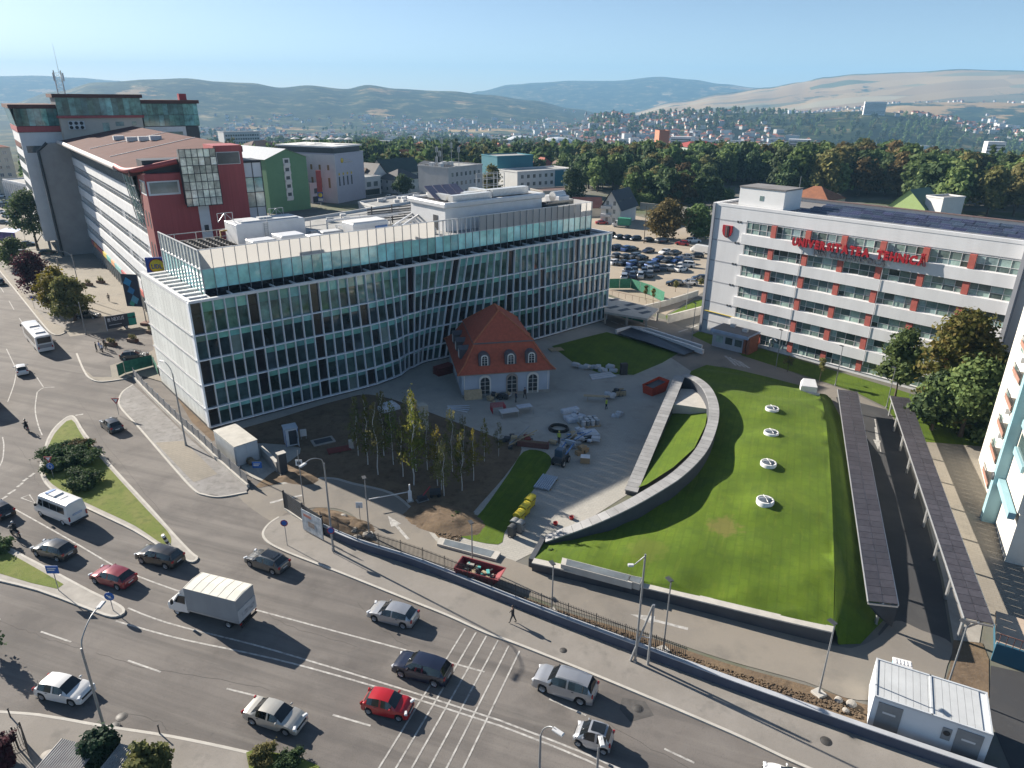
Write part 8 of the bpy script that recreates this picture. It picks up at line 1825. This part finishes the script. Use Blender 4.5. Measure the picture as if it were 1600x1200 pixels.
 heap('pale work table with sheets in front of the old house','work table','work_table',(795,650),R(20),lambda r: (MB().box(-1.3,1.3,-.7,.7,.8,.86).build('top',dull_white,r),MB().box(1.5,3.6,.1,1.3,.85,.9).build('side_top',plasw,r),[MB().box(x-.04,x+.04,y-.04,y+.04,0,.8).build('leg',galv,r) for x in (-1.2,1.2,3.4) for y in (-.6,.6)]))
 heap('heap of rubble sacks and boards at the middle door','sacks','door_heap',(781,624),R(12),lambda r: pack(r,12,[bag,timber,slate],1.5,.6,12))
 heap('plywood sheets leaning at the left corner of the old house','plywood','plywood_sheets',(739,622),R(12),lambda r: [MB().add([(-1.3,-.7+.1*k,0),(1.3,-.7+.1*k,0),(1.3,.1,1.3),(-1.3,.1,1.3),(-1.3,-.66+.1*k,0),(1.3,-.66+.1*k,0),(1.3,.14,1.3),(-1.3,.14,1.3)],[(0,1,2,3),(7,6,5,4),(0,3,7,4),(1,5,6,2),(2,6,7,3)]).build('sheet',timber,r) for k in range(3)])
 heap('timber and scrap beams piled at the grove edge','timber pile','timber_pile',(812,690),R(30),lambda r: (pack(r,14,[timber,slate,mat('dull_red',(.2,.04,.035),.8,.2,2)],2.4,1.2,14),[MB().beam((rnd.uniform(-2.5,-1),rnd.uniform(-1,1),.3),(rnd.uniform(1,2.6),rnd.uniform(-1,1),.3+.2*k),.1,.1).build('beam',[timber,galv][k % 2],r) for k in range(7)]))
 heap('long brown brick planter beside the grove end','planter','brick_planter',(833,698),R(-12),lambda r: (MB().box(-2.0,2.0,-.35,.35,0,.7).build('brick_wall',mat('planter_brick',(.16,.07,.06),.9,.2,3),r),MB().box(-1.8,1.8,-.2,.2,.7,.72).build('soil',soil_m,r)))
 heap('tall stack of pale insulation slabs behind the birches','slab stack','slab_stack',(661,670),R(30),lambda r: [MB().cbox((0,0,0),1.2,1.2,.38,0,0,.02).build('slab',mat('insulation',(.42,.40,.34),.85,.12,2),r,(rnd.uniform(-.06,.06),rnd.uniform(-.06,.06),k*.4),rnd.uniform(-.06,.06)) for k in range(9)])
 heap('white sheets and planks scattered left of the old house','planks','plank_scatter',(716,640),R(-22),lambda r: [MB().box(-1.6,1.6,-.5+k*.4,-.2+k*.4,.02+.05*k,.08+.05*k).build('plank',[dull_white,plasw][k % 2],r,None,.15*k) for k in range(4)])
 heap('grey car-shaped cover at the foot of the glass front','covered machine','covered_machine',(608,640),R(35),lambda r: (MB().cbox((0,0,0),2.8,1.5,.8,0,0,.3).build('cover',plasw,r),MB().cbox((.1,0,.8),1.5,1.1,.35,0,0,.2).build('cover_top',plasw,r)))
 heap('dark red pallets stacked by the glass entrance','pallets','pallet_stack',(694,583),R(38),lambda r: [MB().box(-1.6,1.6,-.9,.9,.05+k*.28,.15+k*.28).build('board',mat('dull_red',(.2,.04,.035),.8,.2,2),r,None,.03*k) for k in range(5)])
 heap('small machine with red arm at the soil edge by the barrier','machine','plate_compactor',(660,782),R(30),lambda r: (MB().cbox((0,0,.1),1.0,.6,.5,0,0,.08).build('engine',slate,r),MB().beam((0,0,.5),(1.1,.3,1.3),.08,.08).build('arm',mat('scaffold_red',(.40,.03,.05),.5),r),MB().cbox((0,0,0),1.3,.7,.1).build('plate',galv,r)))
 heap('dark tool cart on the soil beside the red-armed machine','cart','tool_cart',(680,775),R(10),lambda r: (MB().cbox((0,0,.3),1.2,.7,.5,0,0,.04).build('tub',slate,r),[MB().lathe([(0,-.05),(.2,-.05),(.22,0),(.2,.05),(0,.05)],12,(x,y,.22),'y').build('wheel',black_rub,r) for x in (-.4,.4) for y in (-.4,.4)]))
 def loader(r):
  MB().cbox((0,0,.45),2.0,1.2,.8,0,0,.1).build('chassis',slate,r);MB().cbox((-.3,0,1.25),1.0,1.0,.9,0,0,.08).build('cab',mat('loader_glass',(.05,.08,.12),.15),r);MB().beam((.2,-.5,1.2),(2.6,-.5,1.6),.12,.16).build('lift_arm',bluep,r);MB().beam((.2,.5,1.2),(2.6,.5,1.6),.12,.16).build('lift_arm',bluep,r);MB().cbox((2.7,0,1.3),.3,1.4,.6).build('fork_plate',steel_bl,r);wheels(r,[(.7,-.65),(.7,.65),(-.7,-.65),(-.7,.65)],.45,.3)
 heap('compact dark telehandler loaded with blue-grey beams','loader','compact_loader',(876,724),R(62),loader)
 for i,(px,c) in enumerate((((868,820),(.5,.03,.03)),((893,811),(.5,.06,.03)))): heap(['red plastic tub at the tip of the curved wall','small red cone-like post by the curved wall'][i],'tub','red_tub',px,0,lambda r: (MB().lathe([(0,.02),(.2,.02),(.27,.3),(.24,.3),(.19,.06)],14).build('shell',mat('red_plastic',c,.5),r),MB().tube([(-.26,0,.3),(0,0,.4),(.26,0,.3)],.02,5).build('handle',dark_metal,r)))
 # spoil heaps and boulders
 for i,(px,w,d,h,lab) in enumerate((((695,812),4.6,2.6,.55,'low heap of brown soil at the bend of the site road'),((520,818),3.6,2.0,.7,'lumpy soil heap inside the road island'),((548,826),2.6,1.8,.6,'second soil heap inside the road island'),((462,745),3.0,1.5,.4,'sunlit soil heap beside the gate pillar'),((560,660),5.0,2.2,.45,'dark spoil heap along the glass front'),((520,655),3.5,1.6,.35,'pale rubble heap along the glass front'))):
  g = G(*px);nn = 16;mb = MB();vs = []
  for a in range(nn+1):
   for b_ in range(nn+1):
    u,v = a/nn*2-1,b_/nn*2-1;k = max(0,1-(u*u+v*v));vs.append((u*w,v*d,h*k*(.7+.9*(mnoise.noise((u*3+i*7,v*3,1.3))+.3))-.02))
  mb.add(vs,[(a*(nn+1)+b_,(a+1)*(nn+1)+b_,(a+1)*(nn+1)+b_+1,a*(nn+1)+b_+1) for a in range(nn) for b_ in range(nn)],0,True);tag(mb.build('soil_heap',soil_m,None,(g.x,g.y,.02),R(-25)),lab,'soil heap')
 for i,(px,s) in enumerate((((536,812),.55),((553,832),.5),((558,842),.45),((574,838),.5),((1310,1096),.3),((1330,1102),.36),((1322,1112),.26))):
  g = G(*px);bm = bmesh.new();bmesh.ops.create_icosphere(bm,subdivisions=2,radius=s)
  for v in bm.verts: v.co *= 1+.35*mnoise.noise(v.co*2.3+Vector((i*5,0,0)));v.co.z *= .7
  me = bpy.data.meshes.new('boulder');bm.to_mesh(me);bm.free();me.materials.append(concrete);tag(obj('boulder',me,None,(g.x,g.y,s*.35)),['boulder in the soil island by the entrance road','pale boulder beside the lamp footing','small boulder at the fence foot by the lamp','boulder next to the lamp footing','rubble block beside the cabin end','larger rubble block beside the cabin end','small rubble block at the fence near the cabin'][i],'boulder')
 rr = random.Random(17);mb = MB()
 for k in range(2600):
  t = rr.random();a = [(620,872),(760,918),(880,962),(1000,1003),(1130,1050),(1260,1090),(1345,1118)];i = min(5,int(t*6));f = t*6-i;x = a[i][0]+(a[i+1][0]-a[i][0])*f;y = a[i][1]+(a[i+1][1]-a[i][1])*f+rr.uniform(-6,6);g = G(x,y);s = rr.uniform(.05,.16);mb.cbox((g.x,g.y,.0),s,s*rr.uniform(.6,1),s*rr.uniform(.5,.9),rr.uniform(0,3),0)
 for k in range(1500): x,y = rr.uniform(655,720),rr.uniform(798,846);g = G(x,y);s = rr.uniform(.04,.14);mb.cbox((g.x,g.y,.03),s,s,s*.8,rr.uniform(0,3)) if abs((x-655)/65*.7-(y-798)/48) < .45 else None
 stuff(mb.build('soil_clods',soil_m),'loose clods and stones on the soil strip behind the fence','soil clods')
 # pool-like glazed strip in front of the narrow lawn
 p = gp([(692,845),(777,866),(770,876),(688,854)]);c = sum(p,Vector())/4;e = thing('glazed_strip','glazed light well in a pale frame before the narrow lawn','light well',(c.x,c.y,0));MB().prism(up_facing([(x-c)*1.12 for x in p]),0,.3).build('frame',concrete_lt,e);MB().prism(up_facing([(x-c)*.9 for x in p]),.305,.32).build('cover',glass('basin_glass',(.16,.18,.19),.1),e)
clutter()
# ================================================================ plaza furniture and the green-netted structure
def plaza():
 a,b = G(169,519),G(215,511);rz = frame2(a,b);w = (b-a).length;r = thing('advert_trailer','dark advertising trailer with white lettering and green arrow panel on the plaza','trailer',(a.x,a.y,.12),rz);h = htop(169,519,496)
 MB().box(0,w,-.05,.25,.45,h).build('board',mat('advert_grey',(.06,.06,.07),.6,.1,.5),r);MB().box(w*.74,w-.03,-.08,-.051,.5,h-.05).build('green_panel',mat('advert_green',(.02,.30,.22),.6,.08,.5),r);text(r,'NEXUS','sign',w*.2,-.08,h*.66,.95,w*.42,white_paint)
 MB().box(w*.06,w*.14,-.09,-.055,h*.62,h*.86).build('logo_block',white_paint,r);MB().box(w*.09,w*.11,-.095,-.0905,h*.62,h*.74).build('logo_gap',slate,r);MB().box(w*.08,w*.5,-.085,-.055,h*.38,h*.42).build('small_print',dull_white,r)
 ar = MB().add([(-.7,0,.08),(.2,0,.08),(.2,0,.35),(.7,0,0),(.2,0,-.35),(.2,0,-.08),(-.7,0,-.08)],[(6,5,4,3,2,1,0)]).build('arrow',slate,r,(w*.87,-.1,h*.7));wheels(r,[(w*.62,.0),(w*.62,.5)],.33,.2);MB().box(-.06,0,-.08,.3,.1,h+.1).build('edge_post',white_paint,r)
 a,b = G(213,484),G(231,478);rz = frame2(a,b)
 g = G(231,508);r = thing('banner_stand','tall blue advertising banner beside the glass office','banner',(g.x,g.y,.12),R(-8));h = htop(231,508,430);MB().box(-3.5,-.3,-.06,.06,h*.36,h).build('sheet',mat('banner_navy',(.012,.018,.04),.5,.3,.4),r)
 for x,z,s_,c in ((-2.4,h*.85,.9,(.02,.22,.42)),(-2.0,h*.68,.8,(.02,.16,.34)),(-1.6,h*.5,.9,(.1,.3,.4)),(-2.3,h*.42,.6,(.05,.3,.2))): o = MB().add([(-s_,-.08,-.3*s_),(.3*s_,-.08,-s_),(s_,-.08,.2*s_),(-.2*s_,-.08,s_)],[(3,2,1,0)]).build('printed_shape',mat('print_%.2f' % c[0]+str(c[1]),c,.5),r,(x,0,z))
 for x in (-.2,.5): MB().cone((x,0,0),(x,0,h+.3),.1,.08,8).build('mast',concrete,r)
 MB().cbox((.1,0,0),2.2,1.6,.5).build('ballast',mat('rust_box',(.16,.07,.05),.8),r)
 for i,(x,y) in enumerate(((139,447),(158,443),(175,541),(208,535),(238,522),(40,398),(78,398))):
  g = G(x,y);e = thing('planter',['low planter with small shrubs nearest the trees on the plaza','low planter with shrubs beside the first plaza planter','planter between the group of people and the trailer','planter in the trailer shadow','planter against the glass office west side','planter in the forecourt beside the dark tree','planter in the forecourt by the columns'][i],'planter',(g.x,g.y,.12),R(-20));MB().cbox((0,0,0),1.9,.9,.6).build('box',mat('planter_box',(.16,.10,.07),.8,.15,2),e);obj('plants',quads_mesh('plants',leaves(400+i,[(-.5,0,.95,.3,.3,.5),(.1,0,1.0,.3,.3,.6),(.6,0,.9,.3,.3,.45)],260,.1),lf_olive),e)
 # blue tent
 g = G(20,379);e = thing('market_tent','blue and violet printed promotion tent in the west forecourt','tent',(g.x,g.y,.12),R(-15));MB().box(-3.4,3.4,-1.6,-1.5,0,3.2).build('front_cloth',mat('tent_print',(.05,.12,.38),.6,.8,.5,col2=(.2,.1,.35)),e);MB().add([(-3.4,-1.5,3.2),(3.4,-1.5,3.2),(3.0,1.5,3.8),(-3.0,1.5,3.8)],[(0,1,2,3)]).build('roof_cloth',mat('tent_blue',(.05,.15,.4),.6),e);[MB().cone((x,y,0),(x,y,3.3),.05,.05,6).build('leg',galv,e) for x in (-3.3,3.3) for y in (-1.4,1.4)]
 # green netting fence on the plaza corner
 def net(nm,lab,px,ht,seg):
  p = gp(px,0,0,False);e = thing(nm,lab,'fence',(0,0,.1));nm_ = mat('green_net',(.04,.19,.12),.85,.3,2.5,bump=.4)
  for a,b in zip(p,p[1:]):
   n = max(1,int((b-a).length/seg))
   for k in range(n):
    u,v = a.lerp(b,(k+.01)/n),a.lerp(b,(k+.99)/n);s_ = rnd.uniform(-.06,.06);MB().add([(u.x,u.y,.15),(v.x,v.y,.15),(v.x,v.y,ht+s_),(u.x,u.y,ht-s_),((u.x+v.x)/2,(u.y+v.y)/2-.15,ht*.55)],[(0,1,4),(1,2,4),(2,3,4),(3,0,4)],0,True).build('net_panel',nm_,e);MB().cone((u.x,u.y,0),(u.x,u.y,ht+.15),.03,.03,6).build('post',galv,e)
 net('netting_fence','green netting fence in front of the glass office west side',[(186,590),(196,585),(240,573),(248,588)],2.0,2.4)
 net('netting_fence','long green netting fence between car park and covered structure',[(950,452),(985,452),(1015,462),(1037,474)],2.4,2.5)
 net('netting_fence','low green netted wall below the white slab structure',[(948,487),(970,497),(1005,506)],2.6,2.2)
 p = [G(x,y,3.0) for x,y in ((946,462),(1030,482),(1012,497),(944,486))];e = thing('slab_structure','low concrete slab structure with openings under green netting by the car park','structure',(0,0,0));MB().prism(up_facing(p),2.5,2.9).build('slab',concrete_lt,e)
 for i,(x,y) in enumerate(((960,468),(985,476),(1000,482),(975,484),(1008,488),(958,480))): g = G(x,y,2.9);MB().box(-1.3,1.3,-.6,.6,0,.02).build('opening',slate,e,(g.x,g.y,2.9),R(35))
 for x,y in ((948,463),(1028,482),(1010,497),(946,486),(985,472),(980,493)): g = G(x,y,2.5);MB().cbox((g.x,g.y,0),.4,.4,2.5).build('column',concrete,e)
 mb = MB();q = [G(x,y,2.9) for x,y in ((946,460),(1032,480))]
 for k in range(9): c = q[0].lerp(q[1],k/8);mb.cbox((c.x,c.y,2.9),.06,.06,1.1)
 mb.beam(q[0]+Vector((0,0,1.1)),q[1]+Vector((0,0,1.1)),.06,.06);mb.build('guard_rail',mat('rail_rust',(.3,.2,.15),.7),e)
 # light walls round the green corner and ramp parapets beyond the back lawn
 for i,(pts,h_,lab) in enumerate((([(1043,505),(1092,492),(1125,482)],1.6,'light concrete wall at the green corner beside the university'),([(1000,488),(1040,478),(1090,462)],1.2,'low pale wall along the car park edge'),([(1000,327),(1060,333),(1125,343)],2.6,'long grey wall behind the car park trees'))):
  q = gp(pts,0,0,False);e = thing('garden_wall',lab,'wall',(0,0,0));ribbon(MB(),q,.3,-.1,h_).build('body',concrete_lt if i < 2 else concrete,e);ribbon(MB(),q,.42,h_,h_+.08).build('cap',concrete_lt,e)
 e = thing('ramp','dark sunken ramp with light parapets behind the back lawn','ramp',(0,0,0));MB().add([tuple(G(x,y)+Vector((0,0,z))) for x,y,z in ((962,524,.5),(985,519,.9),(1010,524,1.0),(1092,550,.5),(1068,558,.4),(1010,540,.7))],[(5,4,3,2,1,0)]).build('deck',mat('dark_panels',(.02,.025,.04),.35,.2,.5),e)
 for pts in ([(962,524),(985,518),(1010,521),(1096,549)],[(985,518),(1070,546),(1098,556)]): q = gp(pts,0,0,False);ribbon(MB(),q,.4,.3,1.15).build('parapet',white_paint,e)
 # bottom-left yard: railings and corrugated roof
 q = gp([(-20,1190),(30,1172),(42,1164),(48,1190)],0,0,False);e = thing('iron_railing','black iron railing at the bottom-left corner','fence',(0,0,.12))
 for a,b in zip(q,q[1:]):
  mb = MB();mb.beam(a+Vector((0,0,.2)),b+Vector((0,0,.2)),.04,.04);mb.beam(a+Vector((0,0,1.7)),b+Vector((0,0,1.7)),.04,.04);n = int((b-a).length/.14)
  for k in range(n): c = a.lerp(b,k/n);mb.cbox((c.x,c.y,0),.025,.025,1.85)
  mb.build('panel',fence_m,e);MB().cbox(a,.08,.08,2.0).build('post',fence_m,e)
 for i,(x,y,L_) in enumerate(((122,1208,1.5),(205,1214,1.1))):
  g = G(x,y);e = thing('corrugated_roof',['corrugated metal lean-to roof at the bottom edge','second corrugated roof behind the dark conifer'][i],'roof',(g.x,g.y-.6,1.7),R(-14))
  for k in range(int(L_*2/.16)): x0 = -L_+k*.16;MB().add([(x0,-1.2,0),(x0+.08,-1.2,.05),(x0+.16,-1.2,0),(x0,1.2,.3),(x0+.08,1.2,.35),(x0+.16,1.2,.3)],[(0,1,4,3),(1,2,5,4)]).build('sheet_rib',mat('old_zinc',(.30,.29,.28),.6,.2,2),e)
  [MB().box(x_-.04,x_+.04,y_-.04,y_+.04,-1.7,0).build('post',timber,e) for x_ in (-L_+.1,L_-.1) for y_ in (-1,1)]
plaza()
# ================================================================ the town across the valley
def far_town():
 rr = random.Random(23);walls = [mat('far_wall_%d' % i,c,.85,.06,.05) for i,c in enumerate(((.62,.60,.56),(.52,.47,.40),(.66,.66,.66),(.48,.42,.36),(.42,.44,.47)))];roofs = [mat('far_roof_%d' % i,c,.85,.1,.05) for i,c in enumerate(((.34,.11,.055),(.28,.09,.05),(.16,.08,.06),(.38,.15,.08),(.28,.28,.28)))]
 def hmesh(w,d,h,wi,ri,flat):
  mb = MB().box(-w/2,w/2,-d/2,d/2,-3,h,0)
  if flat: mb.box(-w/2-.2,w/2+.2,-d/2-.2,d/2+.2,h,h+.6,1);[mb.box(-w/2+w*(k+.2)/8,-w/2+w*(k+.75)/8,-d/2-.08,-d/2-.01,1.4+3*f,2.9+3*f,2) for k in range(8) for f in range(int(h/3))]
  else:
   k = min(w,d)/2+.5;mb.add([(-w/2-.5,-d/2-.5,h),(w/2+.5,-d/2-.5,h),(w/2+.5,d/2+.5,h),(-w/2-.5,d/2+.5,h),(-w/2+d*.3,0,h+d*.36),(w/2-d*.3,0,h+d*.36)],[(0,1,5,4),(1,2,5),(2,3,4,5),(3,0,4)],1);[mb.box(x-.6,x+.6,-d/2-.08,-d/2-.01,1.3+3*f,2.7+3*f,2) for x in (-w*.3,0,w*.3) for f in range(max(1,int(h/3)))]
  q = mb.mesh('far_house',[walls[wi],roofs[ri],slate]);q['look'] = '%s %s with %s %s' % (['cream','tan','white','brownish','grey'][wi],'apartment slab' if flat else 'small house',['terracotta','red','dark brown','orange','flat grey'][ri],'roof');return q
 small = [hmesh(rr.uniform(9,14),rr.uniform(8,11),rr.uniform(4.5,8),rr.randrange(5),rr.randrange(4),False) for _ in range(9)];big = [hmesh(rr.uniform(16,36),rr.uniform(10,13),rr.uniform(8,19),rr.choice([0,2,4]),4,True) for _ in range(7)]
 def dens(x,y,r_):
  return mnoise.noise((x*.0016,y*.0016,5))+.25
 cand = []
 tries = 0
 while len(cand) < 3600 and tries < 40000:
  tries += 1;px = rr.uniform(300,1720);r_ = 620*(4700/620)**rr.random();a = az_of(px);x,y = r_*math.sin(a),r_*math.cos(a);z,c = terrain(x,y)
  d = dens(x,y,r_)
  if z > 5: d -= .12
  if z > 90 or (px < 880 and z > -45 and r_ > 2500): continue
  if z > 40: d -= .12
  if r_ < 1100: d -= .22
  if rr.random()*.7 > d: continue
  flat = z < -25 and rr.random() < (.16 if r_ > 1300 else .08);cand.append((r_,x,y,z,flat))
 cand.sort();
 def fits(i): return True
 near,far = [],[];nb = 0
 for c in cand:
  if c[4] and nb < 110: near.append(c);nb += 1
  elif len(near)-nb < 185: near.append(c)
  else: far.append(c)
 for r_,x,y,z,flat in near:
  o = obj('apartment_slab' if flat else 'valley_house',rr.choice(big if flat else small),None,(x,y,z),rr.uniform(-.5,.5)+(0 if flat else rr.choice([0,1.57])));lk = o.data['look'];tag(o,lk+' in the town across the valley','building' if flat else 'house',lk+'s across the valley')
 mb = MB()
 for r_,x,y,z,flat in far:
  me = rr.choice(big if flat else small);ca,sa = math.cos(t := rr.uniform(-.6,.6)),math.sin(t);o = len(mb.v);wi = walls.index(me.materials[0]);ri = roofs.index(me.materials[1])
  mb.v += [(x+v.co.x*ca-v.co.y*sa,y+v.co.x*sa+v.co.y*ca,z+v.co.z) for v in me.vertices]
  for p in me.polygons:
   if p.material_index == 2: continue
   mb.f.append([i+o for i in p.vertices]);mb.m.append(wi if p.material_index == 0 else 5+ri);mb.sm.append(False)
 o = stuff(mb.build('distant_town',walls+roofs),'mass of small houses of the distant town','town')
 # landmarks
 def lm(name,label,px,r_,rz,fn):
  a = az_of(px);x,y = r_*math.sin(a),r_*math.cos(a);e = thing(name,label,'building',(x,y,terrain(x,y)[0]),-a+rz);fn(e)
 def arena(e):
  b = MB();loft(b,[(-34,[(20,0),(20,8),(12,12),(5,13)]),(-20,[(24,0),(24,11),(14,17),(6,18.5)]),(0,[(25,0),(25,12),(15,19),(6,20.5)]),(20,[(24,0),(24,11),(14,17),(6,18.5)]),(34,[(20,0),(20,8),(12,12),(5,13)])],0,True,True);b.build('shell',mat('arena_white',(.62,.64,.66),.5,.05,.05),e);MB().box(-30,30,-25.5,-24.8,1,8).build('glass_band',strip_gl,e)
 lm('sports_arena','white domed sports arena across the valley',872,1500,0,arena);lm('sports_arena','second domed hall left of the white arena',815,1620,.3,arena)
 def slabb(h,w,n):
  def fn(e):
   MB().box(-w/2,w/2,-7,7,-3,h).build('wall',walls[2],e);[MB().box(-w/2+.6,w/2-.6,-7.1,-7.01,2+f*3.2,3.6+f*3.2).build('window_row',strip_gl,e) for f in range(n)]
  return fn
 lm('tower_block','white tower block standing alone in front of the wooded hill',1064,1150,0,slabb(26,30,7));lm('tower_block','stepped white hotel block on the hill crest',1357,2350,.2,slabb(34,56,9));lm('tower_block','pale grey block above the wood right of the lettering',1250,1000,0,slabb(22,26,6));lm('tower_block','tall white block near the east edge of the town',1556,1000,.3,slabb(26,18,7));lm('tower_block','low pale block above the wood over the solar panels',1370,980,0,slabb(16,30,4));lm('tower_block','wide brick-roofed hall at the east edge of the town',1590,900,.2,slabb(12,60,2))
 def church(e):
  MB().box(-10,10,-6,6,0,16).build('nave',walls[2],e);MB().box(-4,4,-4,4,0,34).build('tower',walls[2],e);MB().cone((0,0,34),(0,0,46),5,.2,8).build('spire',roofs[4],e)
 lm('hill_church','white stepped church tower on the low hill',914,2300,0,church)
 a = az_of(1384);x,y = 2300*math.sin(a),2300*math.cos(a)
far_town()
# ================================================================ air
def haze():
 m = bpy.data.materials.new('haze_air');m.use_nodes = True;t = m.node_tree;t.nodes.clear();out = t.nodes.new('ShaderNodeOutputMaterial');v = t.nodes.new('ShaderNodeVolumePrincipled')
 v.inputs['Color'].default_value = (.34,.66,1.0,1);v.inputs['Density'].default_value = HAZE_D;v.inputs['Anisotropy'].default_value = 0;t.links.new(v.outputs[0],out.inputs['Volume'])
 o = MB().box(-12600,12600,-12600,12600,-140,520).build('haze',m);o['kind'] = 'stuff';o['label'] = 'thin bluish haze filling the valley air';o['category'] = 'haze'
HAZE_D = 1.15e-4
haze()
